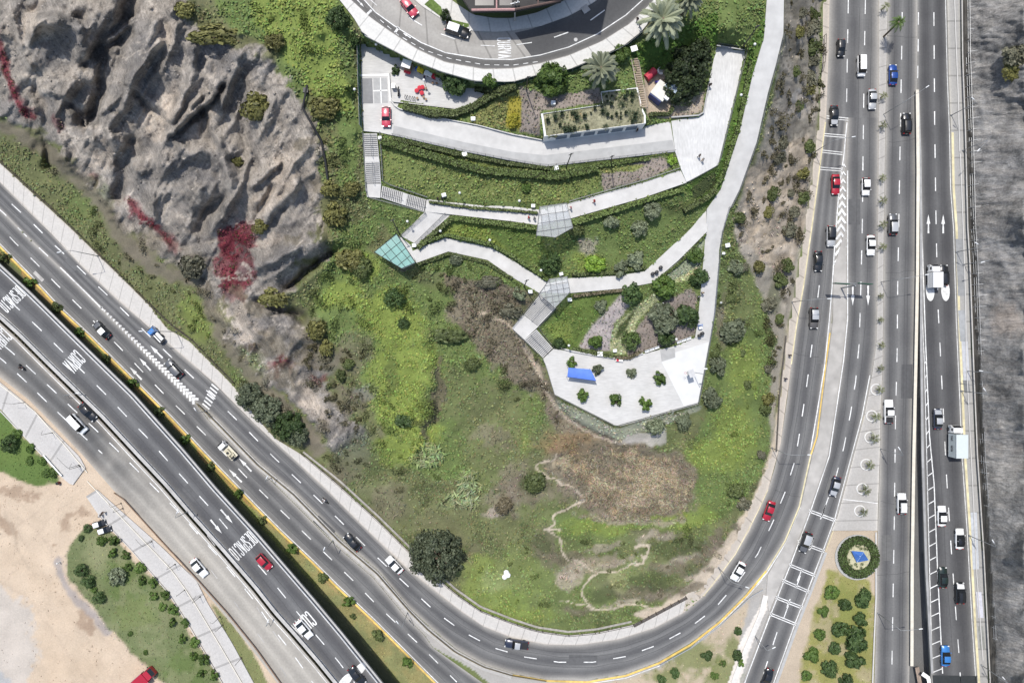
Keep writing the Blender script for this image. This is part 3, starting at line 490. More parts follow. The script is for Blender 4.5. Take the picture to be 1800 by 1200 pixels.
# broken rock slabs on the cliff strip
STRIP = [(1374,-240),(1440,-240),(1436,200),(1412,400),(1380,560),(1372,480),(1335,500),(1300,430),(1290,380),(1310,310),(1338,250),(1362,150)]
ms = mask(STRIP, 3, .5); jj, ii = np.where(ms > .02); pr = np.random.default_rng(5); pts_ = np.c_[pr.uniform(1285, 1445, 420), pr.uniform(-60, 600, 420)]
dd_ = np.sort(np.hypot(WX[jj, ii][:, None] - pts_[:, 0], (WY[jj, ii][:, None] - pts_[:, 1]) * .8), axis=1)[:, :2]; gap_ = dd_[:, 1] - dd_[:, 0]
CRK = np.zeros(FX.shape); CRK[jj, ii] = np.clip(1 - gap_ / 2.6, 0, 1) * ms[jj, ii]; SLB = np.zeros(FX.shape); SLB[jj, ii] = np.clip(gap_ / 5, 0, 1) * ms[jj, ii]
put(CRK * np.clip((N60 - .3) * 4, 0, 1), c_(.13,.115,.095), .75); put(ms * np.clip((N20 - .52) * 6, 0, 1) * (1 - CRK), c_(.50,.44,.37), .6); put(ms * np.clip((.42 - N20) * 6, 0, 1), c_(.21,.19,.165), .6)
# ---------------------------------------------------------------- relief
def ridge(pts, wd, amp, sharp=2.):
    x = [p[0] for p in pts]; y = [p[1] for p in pts]; e = wd * 3
    i0, i1 = np.searchsorted(fxs, [min(x) - e, max(x) + e]); j0, j1 = np.searchsorted(fys, [min(y) - e, max(y) + e])
    s = np.s_[j0:j1, i0:i1]; d = segdist(lerp(FX[s], WX[s], .5), lerp(FY[s], WY[s], .5), pts)
    Z[s] += amp * np.exp(-(d / wd) ** sharp) * NAT[s]
fr = abs(2 * fbm(FX * .8 + FY * .35, FY * .55 - FX * .2, 30, 5, 301) - 1); put(mR * np.clip((.035 - fr) * 40, 0, 1) * (N60 > .42), ROCKD * .6, .7)  # thin dark crevices: recess shade painted into the rock colour
fr = abs(2 * fbm(FX, FY, 60, 6, 311) - 1); put(mR * np.clip((.03 - fr) * 50, 0, 1), c_(.45,.40,.345), .7)
mRr = blur(mR, 3)
rid = 1 - abs(2 * fbm(FX + .4 * FY, FY - .3 * FX, 80, 4, 81) - 1); rid2 = 1 - abs(2 * fbm(FX, FY, 26, 4, 91) - 1)
REL *= 1 + .9 * np.maximum(mR, mE); REL *= 1 - .1 * mask([(1378,-240),(1444,-240),(1440,200),(1415,400),(1383,587),(1356,793),(1350,700),(1362,600),(1340,520),(1300,430),(1290,380),(1310,320),(1340,250),(1362,150),(1380,60)], 3, 0, 0)
rid3 = (1 - abs(2 * fbm(FX * .8 + FY * .5, FY * .6 - FX * .25, 44, 5, 231) - 1)) ** 2
fold = 1 - abs(2 * fbm(FX * .9 + FY * .45, FY * .45 - FX * .2, 62, 4, 131) - 1)
Z += NAT * (mRr * ((rid - .7) * 1.8 + (fold - .7) * 2.6 + (rid3 - .75) * 1.0 + (N8 - .5) * .25 + (stk - .5) * 1.3 + (fbm(FX, FY, 5, 2, 191) - .5) * .5) + (1 - mRr) * (N60 - .5) * 1.2 * (1 - mE) + (N20 - .5) * .7 + (N8 - .5) * .25)
Z += NAT * blur(mE, 2) * ((rid - .7) * .9 + (st_ - .5) * .7 + (rid2 - .7) * .5 + (fbm(FX * .2, FY, 4.5, 3, 181) - .5) * .9)
for q in (([(235,-20),(222,40),(205,90),(190,130),(178,165),(160,215)], 17, -5.), ([(150,155),(135,180),(150,200),(165,210)], 13, -3.2), ([(232,250),(222,290),(212,330),(208,345)], 14, -3.8), ([(60,130),(75,190),(85,250),(90,290)], 12, -3), ([(225,60),(185,85),(150,110)], 9, -3), ([(395,150),(375,180),(330,215),(300,240)], 6, -3.5), ([(430,120),(420,170),(430,240),(440,290)], 16, -2.5), ([(580,445),(540,480),(510,505)], 6, -3.5), ([(455,530),(510,545),(530,560)], 8, -3), ([(475,330),(465,355),(452,390)], 7, -3), ([(395,345),(360,370),(350,400)], 12, -4), ([(270,40),(245,120),(215,190)], 9, 3), ([(340,90),(330,150),(300,210),(280,290)], 10, 3), ([(60,50),(100,40),(140,60),(150,100)], 12, 3.5), ([(385,160),(345,195),(305,232)], 5, 3), ([(450,470),(500,450),(560,420)], 13, 3.5), ([(200,205),(185,230),(205,260)], 9, 3), ([(330,270),(370,265),(400,300),(400,360)], 14, 3.5), ([(470,460),(520,435)], 6, 2), ([(520,320),(500,350),(470,380)], 9, 3)): ridge(*q)
def crest(pts, wd, amp): 
    s, d = _near(pts, wd * 5); Z[s] += amp * np.exp(-d / wd) * NAT[s]
def _near(pts, e):
    x = [p[0] for p in pts]; y = [p[1] for p in pts]; i0, i1 = np.searchsorted(fxs, [min(x) - e, max(x) + e]); j0, j1 = np.searchsorted(fys, [min(y) - e, max(y) + e]); s = np.s_[j0:j1, i0:i1]
    return s, segdist(lerp(FX[s], WX[s], .45), lerp(FY[s], WY[s], .45), smooth(pts, 4))
def scarp(pts, wd, amp):
    """ground steps up on the left-hand side of the line (as seen in the photo, walking along it)"""
    p = smooth(pts, 4); s, d = _near(pts, wd * 6); X, Y = lerp(FX[s], WX[s], .45), lerp(FY[s], WY[s], .45); sd = np.zeros(X.shape); best = np.full(X.shape, 1e9)
    for (x0, y0), (x1, y1) in zip(p[:-1], p[1:]):
        dx, dy = x1 - x0, y1 - y0; L = dx * dx + dy * dy + 1e-9; t = np.clip(((X - x0) * dx + (Y - y0) * dy) / L, 0, 1); q = np.hypot(X - x0 - t * dx, Y - y0 - t * dy); m = q < best; best[m] = q[m]; sd[m] = np.sign(dy * (X - x0) - dx * (Y - y0))[m]
    Z[s] += amp * np.tanh(sd * best / wd) * np.exp(-(best / (wd * 3.2)) ** 2) * NAT[s]
for q in (([(275,75),(250,115),(225,150),(190,190),(166,215),(165,250)], 9, 3.4), ([(363,158),(340,185),(312,220),(300,242)], 7, 3.6), ([(48,80),(55,60),(70,40),(95,28),(120,32),(145,48)], 8, 2.6), ([(310,40),(300,90),(285,130)], 9, 2.4), ([(480,180),(450,250),(430,300),(415,340),(372,400)], 8, 2.2), ([(545,260),(510,300),(480,350),(455,385)], 9, 2.4), ([(590,420),(550,440),(500,470),(465,490)], 9, 2.2), ([(20,20),(30,60),(50,110),(75,160)], 8, 2.2), ([(330,250),(290,300),(270,350),(275,390)], 9, 2.6), ([(120,150),(100,200),(110,250),(125,300)], 9, 2.2), ([(200,240),(225,262),(238,300)], 8, 2.4), ([(430,90),(405,140),(390,200)], 10, 2.), ([(420,520),(440,570),(480,610),(520,680)], 9, 2.2), ([(560,560),(520,600),(500,640)], 8, 1.8)): crest(*q)
for q in (([(222,40),(190,72),(186,125),(180,180),(163,216)], 6, 3.2), ([(225,153),(250,168),(290,207)], 4, 1.8), ([(365,165),(362,200),(378,250),(390,290),(398,330),(390,360),(372,398)], 5, 2.2), ([(455,322),(470,308),(487,294)], 4, 1.8), ([(110,172),(135,185),(148,213)], 5, 2.2), ([(65,25),(100,24),(140,42)], 5, -2.), ([(60,200),(78,240),(90,285)], 6, 2.), ([(583,447),(545,478),(512,507)], 5, 2.2), ([(300,430),(330,440),(360,430)], 6, -1.6)): scarp(*q)
ridge([(760,600),(772,650),(768,720),(752,790)], 9, -1.1); ridge([(735,600),(742,700),(730,780)], 16, 1.4); ridge([(830,760),(870,720),(920,700)], 20, -.8)
for pts in ([(905,590),(940,640),(965,700),(1010,745),(1070,775)],): ridge(pts, 6, -1.2)
for pl, zz in ((PLOT, .25),): Z += blur(mask(pl, 1, .2, 0), 2) * zz
Z += NAT * SLB * .5
LAWN = np.maximum.reduce([mask(PLOT, 1, .2, 0), mask([(-300,560),(-60,665),(0,720),(73,800),(106,838),(100,848),(60,853),(0,828),(-300,760)], 1, .2, 0), mask([(1455,1000),(1480,1012),(1530,1020),(1538,1060),(1534,1345),(1380,1345),(1415,1133),(1432,1077)], 1, .2, 0), mask(A2_R + rev([(-300,190),(-60,390),(0,447),(133,577),(240,685),(317,763),(450,917),(500,973),(560,1037),(627,1108),(697,1198),(760,1280),(810,1345)]), 1, .2, 0), mask([(900,1205),(1033,1202),(1105,1192),(1165,1172),(1220,1137),(1270,1097),(1310,1060),(1300,1130),(1280,1200),(1240,1345),(900,1345)], 1, .2, 0), mask([(370,1060),(410,1095),(455,1165),(490,1235),(460,1235),(400,1130)], 1, .2, 0)])
# keep the sheet under everything laid on it
FZ = Z
nx, ny = FX.shape[1], FX.shape[0]
sc_ = (H - Z) / F; V = np.stack([(FX - 900) * sc_, (600 - FY) * sc_, Z], -1).reshape(-1, 3)
idx = np.arange(nx * ny).reshape(ny, nx); Q = np.stack([idx[1:, :-1], idx[1:, 1:], idx[:-1, 1:], idx[:-1, :-1]], -1).reshape(-1, 4)
def bigmesh(name, V, Q, cols=None, rel=None, smooth_=True, more=()):
    me = bpy.data.meshes.new(name); n = len(V); k = Q.shape[1]
    me.vertices.add(n); me.vertices.foreach_set('co', np.asarray(V, np.float32).ravel())
    me.loops.add(Q.size); me.loops.foreach_set('vertex_index', Q.ravel().astype(np.int32))
    me.polygons.add(len(Q)); me.polygons.foreach_set('loop_start', np.arange(0, Q.size, k, dtype=np.int32))
    try: me.polygons.foreach_set('loop_total', np.full(len(Q), k, np.int32))
    except Exception: pass
    if smooth_: me.polygons.foreach_set('use_smooth', np.ones(len(Q), bool))
    if cols is not None:
        a = me.attributes.new('col', 'FLOAT_COLOR', 'POINT'); a.data.foreach_set('color', np.c_[cols, np.ones(n)].astype(np.float32).ravel())
    if rel is not None:
        a = me.attributes.new('rel', 'FLOAT', 'POINT'); a.data.foreach_set('value', rel.astype(np.float32).ravel())
    for nm, arr in more:
        a = me.attributes.new(nm, 'FLOAT', 'POINT'); a.data.foreach_set('value', arr.astype(np.float32).ravel())
    me.update(); me.validate(); return me
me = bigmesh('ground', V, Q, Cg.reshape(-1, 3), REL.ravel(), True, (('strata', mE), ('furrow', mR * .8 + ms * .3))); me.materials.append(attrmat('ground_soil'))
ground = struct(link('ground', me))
far = MB(); R_ = 900
far.quad((-R_, -R_, -4), (R_, -R_, -4), (R_, R_, -4), (-R_, R_, -4)); struct(far.build('terrain', mat('far_soil', (.3, .27, .22), .95, scale=.05, var=.3)))
def tz(x, y): return float(bil(FZ, x, y, G3))
def sz(x, y):
    for poly, zf in SLABS[::-1]:
        if pip(x, y, poly): return float(zf(np.float64(x), np.float64(y)))
    return tz(x, y)
def P(x, y, dz=0.): return W(x, y, sz(x, y) + dz)
def under(cx, cy, hc):
    x, y = cx, cy
    for _ in range(5):
        z = sz(x, y); k = (H - z - hc) / (H - z); x, y = 900 + (cx - 900) * k, 600 + (cy - 600) * k
    return x, y
# ================================================================ ROADS, PATHS, MARKINGS
def ribbon(name, L, R, zf, m, ncol=10, step=8., thick=.12, dz=0., keep=True, off=None):
    n = max(2, int(np.hypot(*np.diff(np.array(L, float), axis=0).T).sum() / step))
    l = resample(L, n); r = resample(R, n); vs_ = []; ac = []; al = []
    mid = (l + r) / 2; d = np.r_[0, np.cumsum(np.hypot(*np.diff(mid, axis=0).T))] * .125
    for i in range(n):
        for k in range(ncol + 1):
            t = k / ncol; x, y = lerp(l[i], r[i], t); z = float(zf(x, y)) + dz
            vs_.append(W(x, y, z)); ac.append(t); al.append(d[i])
    c = ncol + 1; fs = [(i * c + k, i * c + k + 1, (i + 1) * c + k + 1, (i + 1) * c + k) for i in range(n - 1) for k in range(ncol)]
    b0 = len(vs_)
    if thick:
        for side in (0, ncol):
            for i in range(n):
                q = vs_[i * c + side]; vs_.append(Vector((q.x, q.y, q.z - thick))); ac.append(side / ncol); al.append(d[i])
        for s, side in ((0, 0), (1, ncol)):
            o = b0 + s * n
            fs += [(i * c + side, (i + 1) * c + side, o + i + 1, o + i) for i in range(n - 1)]
        fs += [(b0 + i, b0 + i + 1, b0 + n + i + 1, b0 + n + i) for i in range(n - 1)]
    me = bpy.data.meshes.new(name); me.from_pydata(vs_, [], fs)
    for nm, arr in (('across', ac), ('along', al)):
        a = me.attributes.new(nm, 'FLOAT', 'POINT'); a.data.foreach_set('value', arr)
    me.materials.append(m)
    bm = bmesh.new(); bm.from_mesh(me); bmesh.ops.recalc_face_normals(bm, faces=bm.faces)
    if sum(f.normal.z * f.calc_area() for f in bm.faces if abs(f.normal.z) > .5 and f.index < len(fs) - n) < 0 and not thick: bmesh.ops.reverse_faces(bm, faces=bm.faces)
    bm.to_mesh(me); bm.free()
    o = struct(link(name, me))
    if keep: SLABS.append(([tuple(q) for q in l] + [tuple(q) for q in r[::-1]], (lambda zf, dz: lambda x, y: zf(x, y) + dz)(zf, dz)))
    return o
def slab(name, poly, zf, m, thick=.6, dz=0., keep=True, st=True, parent=None):
    top = [W(x, y, float(zf(x, y)) + dz) for x, y in poly]; bot = [Vector((q.x, q.y, q.z - thick)) for q in top]
    b = MB(); b.prism(top, bot); o = b.build(name, m, parent)
    if keep: SLABS.append((poly, (lambda zf, dz: lambda x, y: zf(x, y) + dz)(zf, dz)))
    if st: struct(o)
    return o
def offset(pts, d):
    p = np.array(pts, float); t = np.gradient(p, axis=0); t /= np.hypot(t[:, 0], t[:, 1])[:, None]
    return [(x - ty * d, y + tx * d) for (x, y), (tx, ty) in zip(p, t)]
ASD, ASL = (.088, .088, .091), (.18, .179, .177)
EDGE = (.36, .34, .31)
ribbon('carriageway', A_IN, A_OUT, Z0, roadmat('asphalt_loop', 3, ASD, ASL, EDGE, 6))
ribbon('carriageway', A2_L[:14] + [(870,1215),(920,1290)], A2_R[:15] + [(767,1200),(830,1262)], Z0, roadmat('asphalt_three', 2.5, ASD, ASL, EDGE, 6), dz=.004)
ribbon('carriageway', T_L, T_R, Z0, roadmat('asphalt_top', 3, ASD, ASL, EDGE, 6))
ribbon('carriageway', B_L, B_R, Z0, roadmat('asphalt_two', 2, ASD, ASL, EDGE, 6))
ribbon('carriageway', C_L, C_R, Z0, roadmat('asphalt_two'), 10) if 0 else ribbon('carriageway', C_L, C_R, Z0, MATS['asphalt_two'])
ribbon('carriageway', D_L, D_R, zramp, roadmat('asphalt_ramp', 2, (.062,.062,.065), (.125,.125,.127), (.3,.29,.27), 9), thick=.5, dz=.002)
ribbon('carriageway', B1_L, B1_R, zdeck, roadmat('asphalt_deck', 2, (.078,.078,.082), (.155,.155,.156), (.3,.285,.27), 7), thick=1.1)
ribbon('carriageway', B2_L, B2_R, zdeck, roadmat('asphalt_dusty', 3, (.085,.084,.084), (.16,.158,.154), (.40,.36,.31), 4, fade=(76, 96, (.29,.272,.245), (.40,.375,.335))), thick=.3)
# sidewalks
CW = roadmat('sidewalk_slabs', 1, (.47,.45,.425), (.52,.50,.47), (.43,.385,.34), 6, joint=3.0)
CW2 = roadmat('path_slabs', 1, (.46,.45,.435), (.51,.50,.485), (.5,.48,.46), 10, joint=3.4)
i1 = [p for p in A_IN if p[0] <= 1200 and p[1] > 0 or p[0] < 0]
ribbon('sidewalk', W_OUT, A_IN[:A_IN.index((1200,1077)) + 1], Z0, CW, 3, dz=.15, thick=.3)
ribbon('sidewalk', [(1186,1062),(1232,1022),(1262,985),(1290,940),(1312,900),(1334,850),(1354,793),(1370,700),(1379,620),(1385,560),(1400,480),(1413,400),(1428,300),(1440,200),(1446,100),(1446,0),(1446,-300)], [(1200,1077),(1237,1047),(1263,1017),(1293,973),(1317,933),(1333,897),(1350,860),(1372,780),(1391,640),(1400,573),(1413,500),(1427,400),(1442,287),(1452,207),(1456,100),(1458,0),(1460,-300)], Z0, roadmat('sidewalk_dusty', 1, (.40,.36,.315), (.47,.425,.37), (.5,.43,.36), 4, joint=5.), 3, dz=.14, thick=.3)
ribbon('sidewalk', D_R, E_R, zramp, roadmat('sidewalk_grey', 1, (.30,.295,.285), (.36,.35,.335), (.45,.43,.38), 5, joint=6.), 4, dz=.14, thick=.3)
ribbon('sidewalk', [(170,860),(283,960),(345,1020),(365,1060),(408,1130),(446,1200),(500,1310)], [(151,872),(172,903),(233,967),(297,1040),(335,1100),(393,1200),(455,1320)], zdeck, roadmat('sidewalk_park', 1, (.42,.405,.39), (.47,.455,.44), (.46,.44,.42), 8, joint=8.), 3, dz=.1, thick=.2)
ribbon('sidewalk', [(-300,440),(-60,622),(0,672),(45,708),(90,752),(140,803),(150,822)], [(-300,505),(-60,672),(0,718),(73,800),(108,838),(122,850),(128,852)], zdeck, MATS['sidewalk_park'], 3, dz=.1, thick=.2)
# street of the upper district and its pavement
S_IN = [(560,-160),(640,-90),(700,-25),(740,10),(780,36),(827,54),(870,56),(900,54),(950,46),(1000,28),(1045,4),(1100,-50),(1150,-140)]
S_OUT = [(540,-120),(578,-50),(617,0),(650,30),(683,54),(733,87),(783,110),(850,122),(900,121),(950,112),(1000,98),(1060,72),(1110,40),(1145,5),(1200,-60),(1240,-140)]
ribbon('street', S_IN, S_OUT, const(ST), roadmat('street_concrete', 2, (.30,.285,.265), (.36,.345,.32), (.3,.29,.27), 8, joint=7.), 8, thick=.2)
ribbon('street', [(905,58),(932,52),(962,42),(1000,27),(1045,3),(1100,-50),(1150,-140)], [(938,104),(960,98),(1000,83),(1050,60),(1100,28),(1135,-5),(1190,-100)], const(ST), roadmat('street_asphalt', 1, (.072,.072,.074), (.10,.10,.10), (.12,.12,.12), 8), 4, dz=.01, thick=.02, keep=False)
lane_in = [(612,-30),(640,0),(660,22),(692,45),(740,75),(783,93),(850,104),(900,105),(950,97),(1000,83),(1050,60),(1100,27),(1130,0),(1170,-50)]
ribbon('cycle_lane', lane_in, [(590,-30),(620,3),(650,31),(684,54),(733,86),(783,109),(850,121),(900,120),(950,111),(1000,97),(1055,74),(1105,43),(1140,10),(1190,-45)], const(ST), roadmat('lane_asphalt', 1, (.105,.102,.098), (.15,.145,.14), (.2,.19,.18), 8), 4, dz=.008, thick=.02, keep=False)
ribbon('sidewalk', S_OUT[1:-1], [(560,-40),(597,0),(622,32),(640,62),(727,107),(777,126),(833,142),(900,144),(943,132),(1000,122),(1060,97),(1098,79),(1127,56),(1160,15),(1220,-60)], const(ST), roadmat('pale_slabs', 1, (.55,.54,.515), (.60,.59,.565), (.5,.48,.45), 8, joint=4.5), 3, dz=.14, thick=.5)
ribbon('sidewalk', S_IN[2:-1], [(715,-70),(765,-25),(800,5),(832,26),(868,32),(900,32),(945,22),(990,2),(1030,-25),(1075,-80)], const(ST), roadmat('pale_slabs', 1, (.55,.54,.515), (.60,.59,.565), (.5,.48,.45), 8, joint=4.5), 3, dz=.14, thick=.3)
slab('lawn', [(746,8),(758,-3),(775,12),(782,32),(824,42),(824,47),(812,51),(782,35)], const(ST), mat('street_lawn', (.10,.15,.04), .95, var=.4, scale=3), .1, .19, keep=False)
# terrace, ramp, park paths
PAVE = mat('white_paving', (.485,.477,.462), .85, var=.11, scale=2.2, stretch=(.3, 1.8, 1), bump=.1)
CONCL = mat('pale_concrete', (.495,.485,.47), .85, var=.1, scale=.7); CONCM = mat('grey_concrete', (.37,.368,.362), .85, var=.12, scale=.8)
WHITE = mat('white_paint', (.78,.78,.76), .6, var=.05); DARKM = mat('dark_metal', (.035,.036,.038), .5, var=.2); STEEL = mat('galvanised_steel', (.42,.43,.44), .45, .5, var=.1)
slab('terrace', TERR[:10] + [(697,190),(690,238)] + TERR[-2:], const(TE), PAVE, 1.2)
slab('path', [(697,190),(737,200),(900,234),(953,245),(1047,233),(1133,222),(1178,214),(1187,267),(1073,280),(960,293),(900,283),(817,267),(690,238)], const(TE), roadmat('ramp_concrete', 1, (.45,.445,.435), (.5,.49,.48), (.5,.49,.48), 8) if 0 else CONCL, 1.5, .002)
slab('path', [(692,221),(815,250),(900,267),(958,273),(1050,262),(1182,246),(1187,267),(1073,280),(960,293),(900,283),(817,267),(690,238)], const(TE), CONCM, .05, .012, keep=False)
slab('terrace', TERR[TERR.index((1180,213)):TERR.index((1187,267)) + 1], const(TE), mat('white_stone_paving', (.525,.52,.51), .8, var=.13, scale=2., stretch=(1.6,.4,1), bump=.1), 2.5, .004)
for q, mm in (([(636,138),(654,138),(656,182),(638,182)], mat('dark_slab', (.22,.22,.225), .8, var=.1)), ([(656,137),(680,137),(682,181),(658,182)], mat('mid_slab', (.36,.36,.355), .8, var=.1))): slab('paving', q, const(TE), mm, .03, .016, keep=False)
b = MB()
for q in ([(668,137),(669.5,137),(671,182),(669.5,182)], [(656,159),(681,158),(681,160),(656,161)], [(682,130),(684.5,130),(687,178),(684.5,178)], [(634,131),(682,130),(682,133),(634,134)]):
    b.add([W(x, y, TE + .024) for x, y in q], [(0, 1, 2, 3)])
struct(b.build('paving_lines', WHITE))
n_ = len(PE) // 2
slab('path', [(1350,-200),(1348,0),(1343,67),(1323,133),(1300,233),(1267,333),(1243,367),(1238,440),(1264,440),(1270,407),(1283,367),(1300,333),(1330,250),(1350,163),(1363,117),(1377,60),(1378,0),(1382,-200)], zpe, CONCL, 1.4)
slab('path', [(1238,440),(1233,500),(1227,560),(1222,593),(1248,600),(1257,550),(1263,483),(1264,440)], zpe, CONCM if 0 else CONCL, 1.4, .002)
slab('path', P2, zp2, CONCL, 1.6); slab('path', BR, zbr, CONCL, 1.6, .004); slab('path', CAN, const(15), CONCL, 2.5, .0)
slab('path', P3, zp3, CONCL, 1.6, .006); slab('path', PW[:-2] + [(950,514)], zw, CONCL, 1.8, .008)
slab('landing', [(643,323),(670,323),(668,348),(645,346)], const(18.25), WHITE if 0 else CONCL, 2.5); slab('landing', [(920,553),(947,573),(922,597),(900,577)], const(11.75), CONCL, 2.)
slab('plaza', PLZ, const(PZ), PAVE, 2.8); slab('court', [(1163,636),(1187,628),(1187,619),(1246,601),(1227,706),(1202,713)], const(PZ), mat('white_court', (.57,.57,.56), .8, var=.06, scale=.5), .04, .012, keep=False)
slab('paving', [(1160,613),(1186,612),(1187,628),(1163,635)], const(PZ), CONCM, .03, .01, keep=False)
# ---- painted markings
def strip_mesh(b, pts, wd, zf, dz=.02, dash=None, gap=None, phase=0.):
    p = np.array(pts, float); seg = np.hypot(*np.diff(p, axis=0).T); D = np.r_[0, np.cumsum(seg)]; T = D[-1]
    def at(d): return np.array([np.interp(d, D, p[:, 0]), np.interp(d, D, p[:, 1])])
    runs = [(0, T)] if dash is None else [(a, min(a + dash, T)) for a in np.arange(phase, T, dash + gap) if min(a + dash, T) - max(a, 0) > 2]
    for a, e in runs:
        a = max(a, 0); k = max(1, int((e - a) / 12)); ds = sorted(set([round(lerp(a, e, i / k), 3) for i in range(k + 1)] + [round(d, 3) for d in D if a + .05 < d < e - .05])); c = [at(d) for d in ds]; row = []
        t = [(c[i + 1] - c[i]) / (np.hypot(*(c[i + 1] - c[i])) + 1e-9) for i in range(len(c) - 1)]
        for i in range(len(c)):
            t0, t1 = t[max(i - 1, 0)], t[min(i, len(t) - 1)]; m = t0 + t1; m /= np.hypot(*m) + 1e-9; nn = np.array([-m[1], m[0]]) * wd * (.42 if wd < 2.3 and dash else .5) / max(.45, float(np.dot(m, t1)))
            row.append((c[i] + nn, c[i] - nn))
        vs_ = [W(q[0], q[1], float(zf(q[0], q[1])) + dz) for r_ in row for q in r_]
        b.add(vs_, [(2 * i, 2 * i + 1, 2 * i + 3, 2 * i + 2) for i in range(len(row) - 1)])
PAINT = mat('road_paint', (.64,.64,.63), .7, var=.3, scale=1.6); YEL = mat('yellow_paint', (.62,.43,.12), .7, var=.3, scale=.8); PALEY = mat('pale_yellow_paint', (.58,.52,.33), .8, var=.25, scale=.8)
FADE = mat('faded_paint', (.38,.37,.36), .8, var=.3, scale=1.)
def lines(name, specs, m):
    b = MB()
    for s in specs: strip_mesh(b, *s[:2], s[2], **(s[3] if len(s) > 3 else {}))
    return struct(b.build(name, m, fix=False))
dd = lambda ph=0., da=22, ga=31: dict(dash=da, gap=ga, phase=ph)
La = [(-60,285),(22,360),(58,393),(97,432),(133,465),(171,502),(209,538),(247,575),(283,610),(322,647),(357,680),(398,720),(437,758),(480,802),(518,838),(557,875),(597,914),(638,955),(680,995),(722,1034),(765,1074),(813,1109),(865,1137),(923,1154),(982,1163),(1042,1163),(1100,1153),(1158,1132),(1210,1104),(1257,1068),(1300,1018),(1332,973),(1358,918),(1381,862),(1398,807),(1408,745),(1417,685),(1425,625),(1440,503),(1446,440)]
Lc = [(-60,335),(27,427),(63,462),(100,500),(138,537),(175,575),(210,610),(245,647),(283,687),(320,723),(350,753),(395,797),(430,835),(468,872),(510,912),(547,948),(583,983),(621,1020),(658,1058),(697,1095),(735,1130),(772,1167),(803,1198)]
Ld = [(-60,462),(1,515),(37,547),(74,582),(110,618),(148,655),(186,693),(223,732),(260,770),(297,812),(333,852),(372,895),(407,937),(443,980),(482,1025),(518,1070),(557,1117),(595,1162),(630,1208)]
Le = [(-60,553),(20,618),(57,652),(93,685),(128,718),(163,750),(200,785),(235,820),(273,858),(312,897),(347,937),(383,977),(415,1015),(447,1055),(475,1097),(510,1142),(542,1187),(570,1230)]
Lf = [(-60,585),(5,633),(42,667),(78,702),(113,735),(147,767),(180,797)]
sp = math.hypot(38, 37)
lines('lane_markings', [(La, 2.1, Z0, dict(dash=22, gap=30.6, phase=4)), ([(-60,318),(7,375),(43,412),(80,446),(110,474)], 2, Z0, dict(dash=22, gap=29, phase=72)), (Lc, 2, Z0, dict(dash=22, gap=30, phase=8)),
    (Ld, 2, zdeck, dict(dash=23, gap=30, phase=50)), (Le, 2, zdeck, dict(dash=23, gap=27, phase=88)), (Lf, 2, zdeck, dict(dash=23, gap=26, phase=66)),
    ([(1492,-60),(1491,13),(1490,67),(1488,190)], 2, Z0, dict(dash=24, gap=28, phase=60)), ([(1522,-60),(1521,13),(1519,120),(1517,277),(1516,380),(1515,433),(1512,550),(1510,607),(1504,670),(1495,727),(1483,787),(1470,835),(1448,897)], 2, Z0, dict(dash=25, gap=30, phase=60)),
    ([(1366,1110),(1340,1190)], 2, Z0, dict(dash=24, gap=30, phase=0)), ([(1448,897),(1427,953),(1405,1012),(1383,1067)], 2.2, Z0, dict(dash=24, gap=34, phase=-8)),
    ([(1587,-60),(1585,93),(1583,210),(1581,328),(1580,387),(1578,503),(1577,620),(1574,740),(1572,917),(1570,1038),(1568,1157),(1567,1260)], 2, Z0, dict(dash=24, gap=35, phase=82)),
    ([(1615,-60),(1614,78),(1613,140)], 2, Z0, dict(dash=22, gap=25, phase=82)), ([(1641,-60),(1642,82),(1643,222),(1645,363),(1646,423),(1649,542),(1652,600),(1658,720),(1664,840),(1672,963),(1681,1088),(1686,1152),(1692,1260)], 2, zramp, dict(dash=24, gap=34, phase=82))], PAINT)
lines('lane_markings', [([(333,900),(350,922),(383,965),(420,1015),(460,1080),(505,1145)], 1.4, zdeck, dict(dash=23, gap=28)), ([(370,1000),(425,1075),(480,1150),(520,1215)], 1.2, zdeck, dict(dash=20, gap=50)), ([(-60,357),(60,478),(110,527)][1:] , 6, Z0, dict(dash=22, gap=80))], FADE)
off_ = lambda l, d: offset(l, d)
lines('edge_lines', [(off_(B1_L, 5), 1.6, zdeck), (off_(B1_R, -5), 1.3, zdeck), (off_(B2_L, 4), 1.2, zdeck), (off_(B_L[1:], -3), 1.6, Z0), (off_(B_R[4:], 3), 1.4, Z0), ([(1413,500),(1427,400),(1442,287),(1451,215)], .1, Z0), ([(1489,215),(1483,275),(1475,333),(1468,420),(1463,500),(1458,560),(1450,640),(1437,720),(1425,790)], 1.8, Z0), ([(1620,395),(1627,600),(1634,767),(1642,850),(1648,1000),(1657,1183)], 1.8, zramp), ([(1618,480),(1625,640),(1629,800),(1634,1000),(1639,1183)], 1.2, zramp), (off_(D_R, 3), 1.0, zramp), ([(110,474),(150,513),(182,545)], 2.2, Z0)], PAINT)
lines('edge_lines', [(off_(A2_R, -2.5), 1.2, Z0), (off_(A_OUT[11:-8], 3.2), 1.8, Z0), ([(1340,1018),(1310,1052),(1264,1098),(1214,1138),(1158,1170),(1100,1191),(1040,1200)], 1.2, Z0)], PAINT)
lines('edge_lines', [(off_(A2_R, 1.5), 3, Z0, dict(dz=.03)), ([(1347,1003),(1312,1046),(1266,1092),(1215,1132),(1158,1165),(1100,1187),(1033,1198),(960,1196),(900,1186)], 3.2, Z0, dict(dz=.03)), ([(1459,585),(1450,653),(1436,767),(1425,800)], 2.4, Z0)], YEL)
